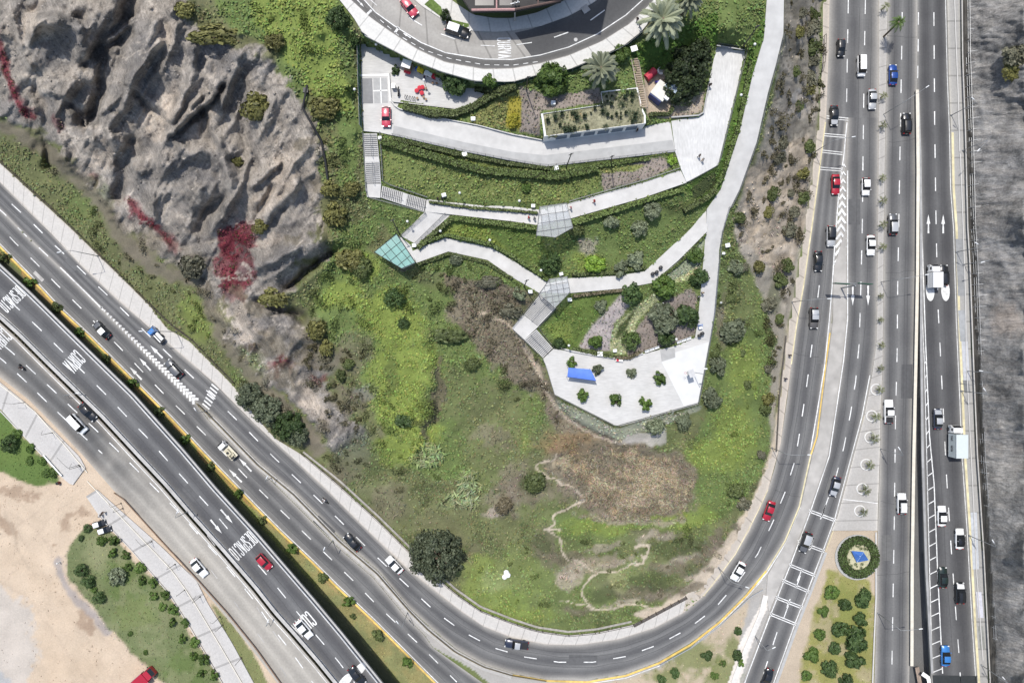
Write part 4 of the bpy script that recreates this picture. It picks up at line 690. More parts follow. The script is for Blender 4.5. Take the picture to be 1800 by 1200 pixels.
lines('edge_lines', [([(1391,640),(1400,573),(1413,500),(1427,400),(1442,287),(1451,215)], 2, Z0, dict(dz=.16)), ([(1425,800),(1405,890),(1380,950),(1347,1003)], 2.2, Z0), ([(1350,860),(1333,897),(1293,973),(1237,1047)], 1.2, Z0, dict(dz=.16)), (off_(D_R[3:], -2.5), 4, zramp, dict(dz=.16)), ([(1546,640),(1518,735),(1503,800),(1472,913),(1452,967)], 1.2, Z0)], PALEY)
# crossing rungs, hatched bands, chevrons
rg = []
for y0, y1, xa, xb in ((206,210,1453,1491),(237,240,1449,1486),(266,270,1445,1481),(296,299,1441,1480)):
    for d in (-2, 2): rg.append(([(xa, y0 + d), (xb, y1 + d)], 1.3, Z0))
for a, e in (((1422,897),(1470,915)),((1402,951),(1450,969)),((1387,992),(1433,1011)),((1375,1019),(1423,1040)),((1363,1049),(1412,1068)),((1353,1078),(1400,1097))):
    for d in (-2, 2): rg.append(([(a[0], a[1] + d), (e[0], e[1] + d)], 1.5, Z0))
for x, y, dx, dy in ((1448,897,7,-22),(1427,955,7,-22),(1403,1022,8,-22),(1382,1074,8,-22)): rg.append(([(x - dx * .5, y - dy * .5), (x + dx * .5, y + dy * .5)], 1.6, Z0))
for i in range(23):
    y = 640 + i * 24.6; xa = float(np.interp(y, [480,640,800,1000,1183], [1618,1625,1629,1634,1639])); xb = float(np.interp(y - 7, [400,600,767,850,1000,1183], [1621,1627,1634,1642,1648,1657]))
    rg.append(([(xa, y), (xb, y - 7)], 1.6, zramp))
for i in range(7):
    x, y = lerp(361, 377, i / 6), lerp(713, 679, i / 6); rg.append(([(x - 5, y - 4), (x + 7, y + 6)], 2.6, Z0))
n = 31
for i in range(n):
    t = i / (n - 1); x, y = lerp(178, 340, t), lerp(541, 702, t); h = lerp(1.2, 6.4, t); u = np.array((.71,.705)); v = np.array((.705,-.71)); c = np.array((x, y)) + v * .5
    rg.append(([tuple(c + v * h + u * h * .9), tuple(c - u * 1.), tuple(c - v * h + u * h * .9)], lerp(1.8, 4.2, t), Z0))
for i in range(14):
    y = 290 + i * 13.4; xa = float(np.interp(y, [263,333,400,467], [1483,1475,1470,1465])); xb = float(np.interp(y, [300,467], [1487,1487])); xm = (xa + xb) / 2; h = (xb - xa) / 2 - .6
    if i == 13: rg += [([(xa + 1, y + 1), (xa + 6, y - 3)], 3, Z0), ([(xb - 1, y + 1), (xb - 6, y - 3)], 3, Z0)]
    else: rg.append(([(xa + .6, y + h * 1.25), (xm, y - 1), (xb - .6, y + h * 1.25)], lerp(1.8, 4.0, min(1, i / 6)), Z0))
rg.append(([(1482,877),(1543,884)], 1.2, const(.15)))
lines('painted_bars', rg, PAINT)
b = MB()
def arrow(tail, tip, zf, hw=3.2, sw=1.1, hl=.5):
    t = np.array(tail, float); e = np.array(tip, float); u = (e - t) / np.hypot(*(e - t)); v = np.array((-u[1], u[0])); L_ = np.hypot(*(e - t)); m_ = t + u * L_ * (1 - hl)
    pts = [t + v * sw * 1.4, t - v * sw * 1.4, m_ - v * sw, m_ - v * hw, e, m_ + v * hw, m_ + v * sw]
    b.add([W(q[0], q[1], float(zf(q[0], q[1])) + .024) for q in pts], [(0, 1, 2, 6), (2, 3, 4), (6, 2, 4), (6, 4, 5)])
for t, e in (((1632,410),(1632,377)),((1658,410),(1658,377))): arrow(t, e, zramp)
for t, e in (((1499,502),(1499,537)),((1526,502),(1526,537)),((286,629),(264,607)),((265,651),(245,629)),((249,667),(228,645)),((442,828),(420,805)),((425,847),(402,824))): arrow(t, e, Z0)
for t, e in (((388,895),(409,919)),((370,913),(390,937))): arrow(t, e, zdeck)
for t, e in (((628,0),(640,13)),((722,67),(708,58))): arrow(t, e, const(ST + .02), 2, .7)
struct(b.build('road_arrows', PAINT, fix=False))
b = MB()
for x, y, zf, ang in ((1635,511,zramp,.05),(1662,511,zramp,.05),(607,1196,zdeck,-.75),(631,1177,zdeck,-.75)):
    u = np.array((math.sin(ang), math.cos(ang))); v = np.array((math.cos(ang), -math.sin(ang))); q = [np.array((x, y)) + u * 18 * math.cos(k * math.pi / 12) + v * 7.5 * math.sin(k * math.pi / 12) for k in range(24)]
    b.add([W(p[0], p[1], float(zf(p[0], p[1])) + .022) for p in q], [tuple(range(24))])
struct(b.build('road_ovals', PAINT))
GLY = dict(D=[[(0,0),(0,1),(.75,1),(1,.85),(1,.15),(.75,0),(0,0)]], E=[[(1,1),(0,1),(0,0),(1,0)],[(0,.52),(.8,.52)]], S=[[(1,.8),(.8,1),(.2,1),(0,.85),(0,.62),(1,.4),(1,.15),(.8,0),(.2,0),(0,.2)]], P=[[(0,0),(0,1),(.8,1),(1,.87),(1,.58),(.8,.47),(0,.47)]],
    A=[[(-.05,0),(.5,1),(1.05,0)],[(.22,.33),(.78,.33)]], C=[[(1,.76),(1,.9),(.75,1),(.25,1),(0,.88),(0,.12),(.25,0),(.75,0),(1,.1),(1,.24)]], I=[[(.5,0),(.5,1)]], O=[[(0,.15),(0,.85),(.25,1),(.75,1),(1,.85),(1,.15),(.75,0),(.25,0),(0,.15)]], U=[[(0,1),(0,.15),(.25,0),(.75,0),(1,.15),(1,1)]], R=[[(0,0),(0,1),(.8,1),(1,.87),(1,.62),(.8,.5),(0,.5)],[(.5,.5),(1,0)]], V=[[(-.05,1),(.5,0),(1.05,1)]])
def lettering(txt, c, u, v, wd, ht, zf, m=PAINT, name='road_lettering', dz=.024, sw=1.7):
    """tall painted capitals: u runs along the word, v towards the letters' tops, both in photo space"""
    b = MB(); u = np.array(u, float); u /= np.hypot(*u); v = np.array(v, float); v /= np.hypot(*v); n = len(txt); adv = wd / n; lw = adv * .72 - sw * .5
    for i, ch in enumerate(txt):
        o = np.array(c) + u * (-wd / 2 + adv * (i + .14)) - v * (ht / 2)
        for st in GLY[ch]: strip_mesh(b, [tuple(o + u * lw * a + v * (ht * (e * .94 + .03))) for a, e in st], sw, zf, dz=dz + .0005 * i)
    return struct(b.build(name, m, fix=False))
lettering('DESPACIO', (20.5,526), (-.72,.69), (.72,.72), 47, 25, zdeck); lettering('DESPACIO', (427,959), (-.72,.69), (.66,.75), 50, 27, zdeck)
lettering('CURVA', (130,636), (-.68,.73), (.70,.71), 34, 29, zdeck, sw=1.9); lettering('CURVA', (534,1097), (-.74,.67), (.64,.77), 40, 30, zdeck, sw=2.); lettering('CURVA', (0,598), (-.70,.71), (.72,.72), 38, 27, zdeck, sw=1.9)
lettering('CURVA', (886.5,85), (.05,1), (1,-.02), 37, 24, const(ST + .01), sw=1.9)
lines('lane_markings', [(lane_in, 1.6, const(ST + .012)), ([(640,8),(673,45)], .1, const(ST)), ([(668,35),(700,62),(745,88),(790,103),(850,114),(900,115),(950,108)], 1.3, const(ST + .012), dict(dash=9, gap=8)), ([(640,-10),(667,14)], 1.3, const(ST), dict(dash=30, gap=8)), ([(719,31),(742,45)], 1.6, const(ST + .01)), ([(775,60),(800,69)], 1.6, const(ST + .01)), ([(845,80),(870,81)], 1.2, const(ST + .01)), ([(908,79),(935,75)], 1.6, const(ST + .02)), ([(974,66),(999,57)], 1.8, const(ST + .02)), ([(1038,36),(1063,18)], 1.8, const(ST + .02)), ([(694,58),(701,48)], 4, const(ST + .012)), ([(645,26),(653,18)], 4, const(ST + .012))], PAINT)
# darker slab laid across the lower end of the ramp
slab('road', [(1639,1186),(1718,1187),(1722,1215),(1642,1218)], zramp, mat('dark_ramp_slab', (.03,.033,.035), .7, var=.15), .03, .02, keep=False)

# sealed cracks and patches in the asphalt
cr = random.Random(11); SEAL = mat('crack_seal', (.055,.055,.058), .7, var=.2); cs = []
def crack(pts, zf, amp=.8, wd=.5, d=0.):
    p = resample(offset(pts, d), max(4, int(len(pts) * 6))); ph = cr.random() * 6; cs.append(([(x + amp * math.sin(i * .9 + ph) * cr.random(), y + amp * math.cos(i * .7 + ph) * cr.random()) for i, (x, y) in enumerate(p)], wd, zf, dict(dz=.012)))
for l, zf, ds in ((La, Z0, (-17, 9, -9)), (Lc, Z0, (-8, 14)), (Ld, zdeck, (-9, 10)), ([(1587,-60),(1585,93),(1581,328),(1577,620),(1572,917),(1567,1260)], Z0, (-12, 13, -17)), ([(1641,-60),(1643,222),(1646,423),(1652,600),(1658,720),(1672,963),(1686,1152)], zramp, (-10, 11)), ([(1521,13),(1517,277),(1512,550),(1495,727),(1470,835),(1427,953),(1383,1067)], Z0, (-11, 10))):
    for d in ds: crack(l, zf, .9, .55, d)
for x0, y0, x1, y1 in ((1545,60,1612,66),(1563,250,1612,243),(1556,480,1608,474),(1548,880,1602,890),(1543,1010,1600,1004),(1395,620,1440,628),(1362,860,1410,874)): crack([(x0, y0), ((x0 + x1) / 2, (y0 + y1) / 2 + 2), (x1, y1)], Z0, 1.2, .5)
lines('crack_seals', cs, SEAL)
for q, zf, c_k in (([(1490,350),(1512,350),(1512,395),(1489,395)], Z0, (.10,.10,.102)), ([(1585,640),(1604,640),(1603,700),(1584,700)], Z0, (.085,.085,.088)), ([(120,452),(138,470),(128,481),(110,463)], Z0, (.12,.12,.122)), ([(560,905),(590,933),(580,944),(550,916)], Z0, (.09,.09,.092)), ([(1000,1150),(1050,1151),(1050,1168),(1000,1168)], Z0, (.10,.10,.102)), ([(1440,590),(1452,592),(1447,640),(1436,638)], Z0, (.125,.124,.122)), ([(330,850),(350,872),(340,882),(320,860)], zdeck, (.10,.10,.104)), ([(1550,940),(1568,940),(1568,985),(1550,985)], Z0, (.125,.124,.124))): slab('asphalt_patch', q, zf, mat('patch_%d' % int(c_k[0] * 1000), c_k, .85, var=.12), .02, .009, keep=False)
# ================================================================ VEGETATION
def leafmesh(name, Pn, Nn, size, m, asp=1.5, jit=.5, cols=None, rg=rng):
    n = len(Pn); Nn = Nn + rg.normal(0, jit, (n, 3)); Nn /= np.linalg.norm(Nn, axis=1)[:, None]
    a = rg.normal(0, 1, (n, 3)); a -= Nn * (a * Nn).sum(1)[:, None]; a /= np.linalg.norm(a, axis=1)[:, None]; b = np.cross(Nn, a)
    s = (size * rg.uniform(.65, 1.35, n))[:, None]
    v = np.stack([Pn - a * s * asp * .5, Pn + b * s * .5, Pn + a * s * asp * .5, Pn - b * s * .5], 1).reshape(-1, 3)
    me = bigmesh(name, v, np.arange(4 * n).reshape(n, 4), None if cols is None else np.repeat(cols, 4, 0), None if cols is None else np.full(4 * n, .6), False)
    me.materials.append(m); return me
def crown_pts(n, clumps, rc, flat=.8, squash=1., rg=rng, inner=.35):
    """leaf positions on the skins of many small clumps filling a crown of radius 1"""
    k = 0; C = []
    while len(C) < clumps:
        p = rg.uniform(-1, 1, 3); r = np.linalg.norm(p)
        if inner < r < 1 - rc * .6 and p[2] > -.55: C.append(p)
    C = np.array(C); ci = rg.integers(0, clumps, n); d = rg.normal(0, 1, (n, 3)); d /= np.linalg.norm(d, axis=1)[:, None]; d[:, 2] = np.where(d[:, 2] < -.3, -d[:, 2], d[:, 2])
    rr = rc * rg.uniform(.7, 1.3, clumps)[ci] * rg.uniform(.75, 1.05, n)
    p = C[ci] + d * rr[:, None]; nn = d + p * .3
    p[:, 2] = (p[:, 2] + .55) * flat; return p, nn
LM = dict(dark=leafmat('leaf_dark', (0.025,0.048,0.017), (0.077,0.119,0.039)), mid=leafmat('leaf_mid', (0.042,0.081,0.020), (0.119,0.182,0.042)), grey=leafmat('leaf_grey', (0.077,0.095,0.056), (0.196,0.224,0.140)),
          big=leafmat('leaf_big', (0.039,0.053,0.031), (0.119,0.137,0.084)), olive=leafmat('leaf_olive', (0.077,0.077,0.028), (0.196,0.189,0.063)), brown=leafmat('leaf_brown', (0.084,0.073,0.045), (0.196,0.165,0.105)), bright=leafmat('leaf_bright', (0.084,0.154,0.021), (0.224,0.336,0.049)),
          deep=leafmat('leaf_deep', (.016,.026,.011), (.05,.07,.028)), long=leafmat('leaf_long', (.07,.105,.03), (.15,.20,.06)), palm=leafmat('leaf_palm', (.12,.135,.085), (.30,.32,.22)), palmdark=leafmat('leaf_palm_dark', (0.056,0.070,0.028), (0.168,0.182,0.070)), hedge=leafmat('leaf_hedge', (0.049,0.067,0.025), (0.126,0.154,0.056)), box=leafmat('leaf_box', (0.042,0.070,0.021), (0.098,0.140,0.042)), scrub=leafmat('leaf_scrub', (0.070,0.073,0.049), (0.168,0.161,0.112)))
BARK = mat('bark', (.17,.125,.09), .95, var=.3, scale=4, bump=.5); PBARK = mat('palm_bark', (.15,.12,.09), .95, var=.3, scale=5, bump=.5)
CROWNS = dict(round=[leafmesh('crown', *crown_pts(1500, n_, q_, .8, 1., rng, .2), s_, LM['dark']) for n_, q_, s_ in ((16, .42, .17), (30, .3, .15), (12, .46, .19), (22, .34, .2), (40, .26, .15), (14, .36, .16))], loose=[leafmesh('crown', *crown_pts(n3_, n_, q_, .7), s_, LM['mid'], 1.9) for n_, q_, s_, n3_ in ((17, .25, .2, 620), (11, .32, .19, 560), (24, .2, .2, 600), (9, .36, .18, 700), (14, .28, .22, 460))],
              big=[leafmesh('crown', *crown_pts(9500, 170, .15, .6, inner=.1), .055, LM['big'], 1.6)], grove=[leafmesh('crown', *crown_pts(4200, 90, .19, .7), .085, LM['dark']) for _ in range(2)],
              shrub=[leafmesh('crown', *crown_pts(1100, 26, .34, .6, inner=.2), .17, LM['scrub'], 1.7) for _ in range(4)], ball=[leafmesh('crown', *crown_pts(1300, 40, .26, .85, inner=.55), .13, LM['box'], 1.3)], feather=[leafmesh('crown', *crown_pts(4200, 60, .26, .75), .1, LM['mid'], 3.)])
def trunk_mesh(seed, h=.62):
    rg = random.Random(seed); b = MB(); b.tube([(0, 0, -.12), (.02, .01, .25), (0, .02, h)], .075, 7, .045)
    for k in range(5):
        a = k * 1.256 + rg.random(); r = .3 + .25 * rg.random(); b.tube([(0, .01, .2 + .06 * k), (math.cos(a) * r * .5, math.sin(a) * r * .5, .42 + .05 * k), (math.cos(a) * r, math.sin(a) * r, .55 + .07 * k)], .032, 5, .012)
    return b.mesh('trunk', BARK, True)
TRUNKS = [trunk_mesh(k) for k in range(3)]
ti = [0]
def tree(x, y, rpx, kind, name, label, cat='tree', group=None, leaf=None, sx=1., rot=None, hc=None, ht=1.):
    """x, y: where its crown is seen; the trunk stands below that, rpx is the crown radius in photo pixels"""
    ti[0] += 1; z = sz(x, y); r = rpx * (H - z) / F * .98; bx, by = under(x, y, r * .75 * ht); p = P(bx, by, -.05)
    t = thing(name, label, cat, p, random.random() * 6.28 if rot is None else rot, group); t.scale = (r * sx * random.uniform(.88, 1.14), r * random.uniform(.88, 1.14), r * ht * random.uniform(.85, 1.15))
    me = CROWNS[kind][ti[0] % len(CROWNS[kind])]; c = link('crown', me, t)
    if leaf: setmat(c, LM[leaf])
    link('trunk' if kind != 'shrub' else 'stem', TRUNKS[ti[0] % 3], t, (0, 0, 0)); return t
EDG = lambda seq, fmt: None
# plaza
for (x, y, r), l in zip([(1007,637,12),(1052,649,12),(1111,655,11),(1160,665,13),(1025,695,12),(1083,705,14),(1135,711,14)],
    ['small ragged tree at the upper left corner of the blue awning','small ragged tree overlapping the right end of the blue awning','small ragged tree midway along the upper row of the white plaza','small ragged tree beside the edge line of the white ball court','small ragged tree below the blue awning, leftmost of the lower plaza row','small ragged tree in the middle of the lower plaza row near the bottom corner','small ragged tree of the lower plaza row closest to the ball court']):
    tree(x, y, r, 'loose', 'plaza_tree', l, group='small trees on the white plaza', leaf='grey' if x in (1052,1111) else 'mid', ht=1.3)
# garden trees
for x, y, r, k, lf, l in [(801,139,25,'feather','dark','spiky dark green tree at the end of the children\'s play terrace'),(861,141,16,'round','mid','smaller bushy tree by the pavement, right of the play terrace tree'),(970,138,31,'feather','mid','tall feathery green tree between the curved pavement and the mulched bed'),(1093,93,17,'round','mid','leafy bush right beside the round head of the pavement palm'),
    (968,461,21,'grove','dark','dense dark round tree on the lawn above the grey glazed pergola'),(1046,463,19,'round','bright','yellowish green round tree on the lawn edge above the middle path'),(1119,457,18,'round','grey','greyish tree on the lawn, right one of the pair above the middle path'),(1092,472,16,'loose','grey','thin greyish tree leaning over the upper edge of the middle path'),
    (1110,516,20,'round','dark','dark tree at the top end of the pale gravel bed'),(1168,503,21,'round','mid','large green tree below the middle path near the bins'),(1231,488,18,'round','dark','dark tree touching the left edge of the sloping path'),(1223,448,15,'round','mid','small tree in the narrow top corner where two paths meet'),(1057,538,13,'round','grey','small dull green tree between the lawn and the pale gravel bed'),(1047,600,15,'round','mid','tree at the foot of the pale gravel bed by the plaza wall'),
    (1110,598,19,'ball','box','large clipped dark green ball at the foot of the striped bed'),(1170,592,18,'round','dark','dark tree beside the white benches of the plaza'),(1209,553,21,'round','dark','broad dark tree near the sandwich board on the sloping path'),(1168,558,27,'shrub','grey','wide grey green low bush in the mulched bed'),(983,604,13,'round','dark','dark bush at the foot of the lower stairs'),
    (1075,390,16,'round','grey','round grey green tree left of the three on the upper lawn'),(1125,401,15,'round','grey','lowest of the three grey green trees on the upper lawn'),(1148,368,17,'round','grey','topmost of the three grey green trees on the upper lawn'),(1014,403,14,'shrub','hedge','low shrub right beside the upper glazed pergola'),(914,515,15,'loose','grey','ragged shrub on the slope left of the stair head'),
    (1181,281,12,'loose','bright','small yellow green palm-like shrub in the corner of the white stone terrace'),(992,636/2,0,'','','')]:
    if r: tree(x, y, r, k, 'garden_tree' if r > 14 else 'shrub', l, 'tree' if r > 14 else 'shrub', 'trees in the park gardens', lf)
for x, y, r, l in [(1218,108,45,'upper large crown of the dark tree clump overhanging the white stone terrace'),(1203,148,38,'lower large crown of the dark tree clump beside the play house'),(1236,82,22,'smallest crown of the dark tree clump, nearest the terrace wall'),(1190,125,24,'left crown of the dark tree clump above the white round seat')]:
    tree(x, y, r, 'grove', 'broadleaf_tree', l, 'tree', 'dark tree clump by the white stone terrace', 'deep')
# slope below the path
for x, y, r, l in [(1293,468,17,'grey green bush beside the path, just right of its white bin'),(1285,524,10,'small grey bush on the slope below the light box'),(1287,580,24,'broad greyish scrub patch beside the lower path'),(1262,645,19,'grey green bush against the court railing'),(1252,700,20,'grey green bush below the corner of the court railing'),(1202,740,16,'grey green bush right of the plaza tip'),(1153,752,17,'grey green bush among pale stones below the plaza tip'),(1316,676,8,'tiny dark bush alone on the bright slope'),(1306,620,7,'tiny dark bush high on the bright slope'),(1258,620,10,'dark scrub squeezed against the court railing')]:
    tree(x, y, r, 'shrub', 'slope_bush', l, 'bush', 'bushes on the slope below the path', 'grey' if r > 12 else 'hedge')
# wild hillside
for x, y, r, k, lf, l, sx in [(692,523,18,'ball','dark','dark round bush alone on the green hillside, larger of two',1),(709,568,10,'ball','dark','small dark round bush just below the larger dark one',1),(590,28,24,'grove','dark','dark spreading tree at the top of the green slope by the street',1),(623,68,13,'grove','dark','dark tree at the upper end of the green net fence',.8),(320,14,17,'shrub','olive','olive bush at the top edge of the grey cliff',1),
    (383,58,22,'shrub','olive','long yellowish bush along the top of the grey cliff',2.3),(481,72,17,'shrub','olive','olive bush at the corner of the green slope above the cliff',1),(447,185,30,'shrub','olive','broad olive bush on the face of the grey cliff',1),(566,186,22,'shrub','olive','olive bush below the dark pipe at the cliff top',1.4),(590,375,24,'shrub','olive','olive bush on the slope left of the glass lookout',1),
    (612,455,26,'shrub','olive','mounded olive bush below the glass lookout, left of the hillside',1),(636,470,20,'shrub','hedge','rounded green bush beside the glass lookout',1),(553,578,20,'shrub','olive','yellowish bush at the left edge of the green hillside',1),(482,522,20,'shrub','olive','olive bush at the mouth of the dark cliff crevice',1.4),(415,284,13,'shrub','olive','small olive bush alone in the middle of the cliff',1),(455,398,15,'shrub','olive','small olive bush above the red flowers',1),
    (332,466,24,'shrub','scrub','dark scrubby bush left of the red flowers',1),(573,610,18,'shrub','olive','upright yellowish bush at the lower left of the hillside',.8),(598,660,14,'shrub','hedge','dark bush between the small red flower patches',.7),(612,640,12,'shrub','hedge','bush at the edge of the bare grey patch on the hillside',1),(615,330,16,'shrub','olive','olive bush along the wall of the long stairs',1),(580,330,16,'shrub','olive','olive bush at the head of the cliff below the stairs',1),
    (712,740,14,'shrub','dark','dark flat bush in the lower bright green patch',1.5),(885,890,18,'shrub','brown','brown dry bush beside the hillside trail',1),(938,848,20,'shrub','hedge','dark green bush above the winding trail',1.2),(975,300,9,'shrub','mid','small bush on the lawn near the tall dark pole',1),(925,330,10,'shrub','mid','small bush on the long terrace lawn',1),
    (860,495,14,'shrub','scrub','dull scrub below the middle path, nearest the glass lookout',1.8),(800,455,12,'shrub','grey','greyish shrub under the bend of the middle path',1.2),(900,545,14,'shrub','scrub','scrub at the left foot of the stairs landing',1.5),(790,590,16,'shrub','hedge','dark tangled bush in the middle of the hillside',1.8),(830,640,13,'shrub','hedge','tangled bush at the right rim of the hillside gully',1.2)]:
    tree(x, y, r, k, 'bush', l, 'bush', 'bushes on the wild hillside', lf, sx, rot=0)
tree(767,981,51,'big','broadleaf_tree','huge grey green round tree hanging over the curve of the road','tree', leaf='big')
for x, y, r, l in [(436,697,24,'left tree of the dark clump overhanging the pavement'),(468,722,27,'middle tree of the dark clump overhanging the pavement'),(504,750,31,'largest and lowest tree of the dark clump overhanging the pavement'),(520,765,20,'dark tree at the lower right end of the pavement clump')]:
    tree(x, y, r, 'grove', 'broadleaf_tree', l, 'tree', 'dark trees overhanging the pavement', 'big' if r < 28 else 'dark')
# cliff strip shrubs
CS = [(1428,48,17),(1431,24,12),(1429,78,16),(1430,105,15),(1427,135,15),(1424,155,13),(1410,20,10),(1423,256,13),(1376,250,13),(1370,275,14),(1412,305,13),(1414,345,14),(1398,372,12),(1360,340,15),(1352,372,13),(1389,401,14),(1385,466,14),(1372,492,16),(1353,535,16),(1371,560,9),(1352,700,13),(1346,720,12),(1390,340,9),(1405,185,10),(1300,383,13),(1308,470,10),(1335,470,12),(1350,650,9),(1296,865,16),(1310,885,14),(1405,55,12),(1400,125,11),(1340,800,10)]
for i, (x, y, r) in enumerate(sorted(CS, key=lambda q: q[1])):
    tree(x, y, r, 'shrub', 'cliff_shrub', 'olive shrub on the cliff strip between path and road, %s from the top' % (ORD[i] if i < 22 else ['twenty-third','twenty-fourth','twenty-fifth','twenty-sixth','twenty-seventh','twenty-eighth','twenty-ninth','thirtieth','thirty-first','thirty-second','thirty-third'][i - 22]), 'shrub', 'shrubs on the cliff strip', ['scrub','hedge','scrub','olive','hedge'][i % 5])
tree(1793,95,26,'shrub','rock_bush','large greenish bush high on the right rock face, upper of two','bush',leaf='scrub'); tree(1785,118,22,'shrub','rock_bush','greenish bush low on the right rock face beneath another','bush',leaf='olive')
# grass triangle between the carriageways
GT = [(1464,1042,14),(1519,1053,16),(1487,1064,11),(1449,1075,10),(1513,1089,12),(1479,1106,14),(1443,1116,12),(1507,1127,21),(1469,1141,12),(1429,1152,13),(1505,1163,18),(1460,1177,16),(1419,1188,10),(1490,1198,12)]
for i, (x, y, r) in enumerate(GT): tree(x, y, r, 'round', 'round_tree', 'dark round tree on the dry grass below the blue kite bed, %s from the top' % ORD[i], 'tree', 'round trees on the dry grass triangle', 'dark' if i % 3 else 'mid')
BT = [(1298,1110,9,'dark round bush at the top of the dry patch inside the curve'),(1244,1153,10,'dark round bush in the middle of the dry patch inside the curve'),(1163,1194,9,'dark round bush at the left tip of the dry patch inside the curve'),(1270,1166,7,'small leafy plant beside the dry patch trail'),(1297,1152,10,'leafy shrub at the kerb right of the dry patch'),(1257,1188,8,'green plant low in the dry patch'),(1187,1184,9,'pale spiky plant at the lower edge of the curve'),(1303,1165,8,'leafy plant touching the white kerb of the dry patch')]
for x, y, r, l in BT: tree(x, y, r, 'round' if r > 8 else 'loose', 'bush', l, 'bush', 'plants on the dry patch inside the curve', 'dark' if r > 8 else 'mid')
# planted strip of the left motorway
LS = [(7,453,9),(50,495,9),(95,540,9),(138,584,8),(185,630,8),(232,675,9),(277,723,8),(323,773,8),(368,820,8),(419,867,8),(462,915,8),(513,966,9),(567,1017,8),(612,1060,10),(663,1118,11),(715,1168,11),(620,1084,5)]
for i, (x, y, r) in enumerate(LS): tree(x, y, r * 1.15, 'loose', 'young_tree', 'young tree in the planted strip beside the sunken shadow, %s from the upper left' % ORD[i], 'tree', 'young trees in the planted strip', 'mid' if i % 2 else 'hedge', ht=1.2)
# parkland in the lower left corner
PL = [(177,952,9),(199,950,10),(197,972,8),(219,975,9),(223,998,8),(245,1000,9),(247,1021,8),(268,1024,9),(268,1047,8),(289,1047,9),(284,1067,7),(304,1073,9),(302,1094,8),(323,1097,8),(319,1124,8),(341,1130,9),(338,1154,8),(357,1160,10),(354,1185,8),(375,1188,9)]
for i, (x, y, r) in enumerate(PL): tree(x, y, r * 1.1, 'loose', 'sapling', 'leafy sapling in the double row along the park footway, %s from the top' % ORD[i], 'tree', 'saplings in the double row', 'mid', ht=1.1)
for x, y, r, l in [(152,929,9,'clipped dark bush nearest the two parked cars'),(141,1003,12,'upper of three large clipped dark bushes beside the sand'),(153,1023,13,'middle of three large clipped dark bushes beside the sand'),(172,1052,12,'lowest of three large clipped dark bushes beside the sand'),(164,1037,6,'tiny clipped bush between two large ones'),(142,946,6,'tiny dark bush near the tip of the park lawn'),(204,1015,17,'silvery round flower clump in the middle of the park lawn'),(255,1147,5,'tiny round bush at the sand edge of the park lawn'),(228,1114,5,'tiny bush half way down the park lawn'),
    (15,780,16,'large dark bush on the corner lawn at the left border'),(27,763,10,'pale green shrub on the corner lawn near its top'),(52,788,9,'shrub on the corner lawn beside the footway'),(50,810,8,'shrub at the lower end of the corner lawn'),(72,810,8,'spiky shrub on the corner lawn close to the kerb'),(93,832,9,'shrub at the pointed end of the corner lawn'),(78,832,8,'shrub beside the pointed end of the corner lawn')]:
    tree(x, y, r, 'ball' if 'clipped' in l or 'large dark' in l else ('shrub' if r < 17 else 'round'), 'bush', l, 'bush', 'bushes on the park lawns', 'grey' if 'silvery' in l else ('dark' if 'dark' in l else 'mid'))
# palms
def frond(b, a, el, L, n, wd, droop, r0=.1):
    ca, sa = math.cos(a), math.sin(a); pts = []
    for i in range(n + 1):
        t = i / n; rr = r0 + L * t * (math.cos(el) * (1 - .25 * t)); zz = L * (math.sin(el) * t - droop * t * t); pts.append(Vector((ca * rr, sa * rr, zz)))
    sd = Vector((-sa, ca, 0))
    for i in range(n):
        t = (i + .5) / n; w_ = wd * (math.sin(math.pi * min(1, t * .85 + .12)) ** .7); p, q = pts[i], pts[i + 1]; f = (q - p) * 1.5
        for s in (-1, 1):
            e = p + sd * s * w_ + f - Vector((0, 0, w_ * .45)); b.add([p, p + (q - p) * .8, e], [(0, 1, 2)])
def palm_mesh(seed, nf, L, n, wd, m, els=(1.25, -.15), droop=.35):
    rg = random.Random(seed); b = MB()
    for k in range(nf):
        t = (k + .5) / nf; frond(b, k * 2.39996 + rg.uniform(-.2, .2), lerp(els[0], els[1], t) + rg.uniform(-.1, .1), L * rg.uniform(.85, 1.1), n, wd, droop * rg.uniform(.8, 1.2))
    return b.mesh('crown', m)
def big_palm(seed, nf, m):
    rg = random.Random(seed); b = MB()
    for k in range(nf):
        t = (k + .5) / nf; a = k * 2.39996 + rg.uniform(-.15, .15); el = lerp(1.15, -.1, t) + rg.uniform(-.1, .1); L = 1.15 * rg.uniform(.85, 1.1); n = 9; ca, sa = math.cos(a), math.sin(a); tw = rg.uniform(-.25, .25); rows = []
        for i in range(n + 1):
            s = i / n; rr = .04 + L * s * (math.cos(el) * (1 - .2 * s) + .12 * (1 - s)); zz = L * (math.sin(el) * s - .42 * s * s); w_ = .082 * (math.sin(math.pi * min(1, s * .82 + .14)) ** .6) * (1 if i < n else .1); p = Vector((ca * rr - sa * tw * s * s * .3, sa * rr + ca * tw * s * s * .3, zz)); sd = Vector((-sa, ca, 0)); rows.append((p + sd * w_ - Vector((0, 0, w_ * .7)), p, p - sd * w_ - Vector((0, 0, w_ * .7))))
        for s in (0, 1): b.add([q for r_ in rows for q in (r_[s], r_[s + 1])], [(2 * i, 2 * i + 1, 2 * i + 3, 2 * i + 2) for i in range(n)])
        for i in range(2, n):
            for s in (0, 2): e = rows[i][s] + (rows[i][s] - rows[i][1]) * rg.uniform(.3, .8) + (rows[i][1] - rows[i - 1][1]) * .6; b.add([rows[i - 1][s], rows[i][s], e], [(0, 1, 2)])
    return b.mesh('crown', m)
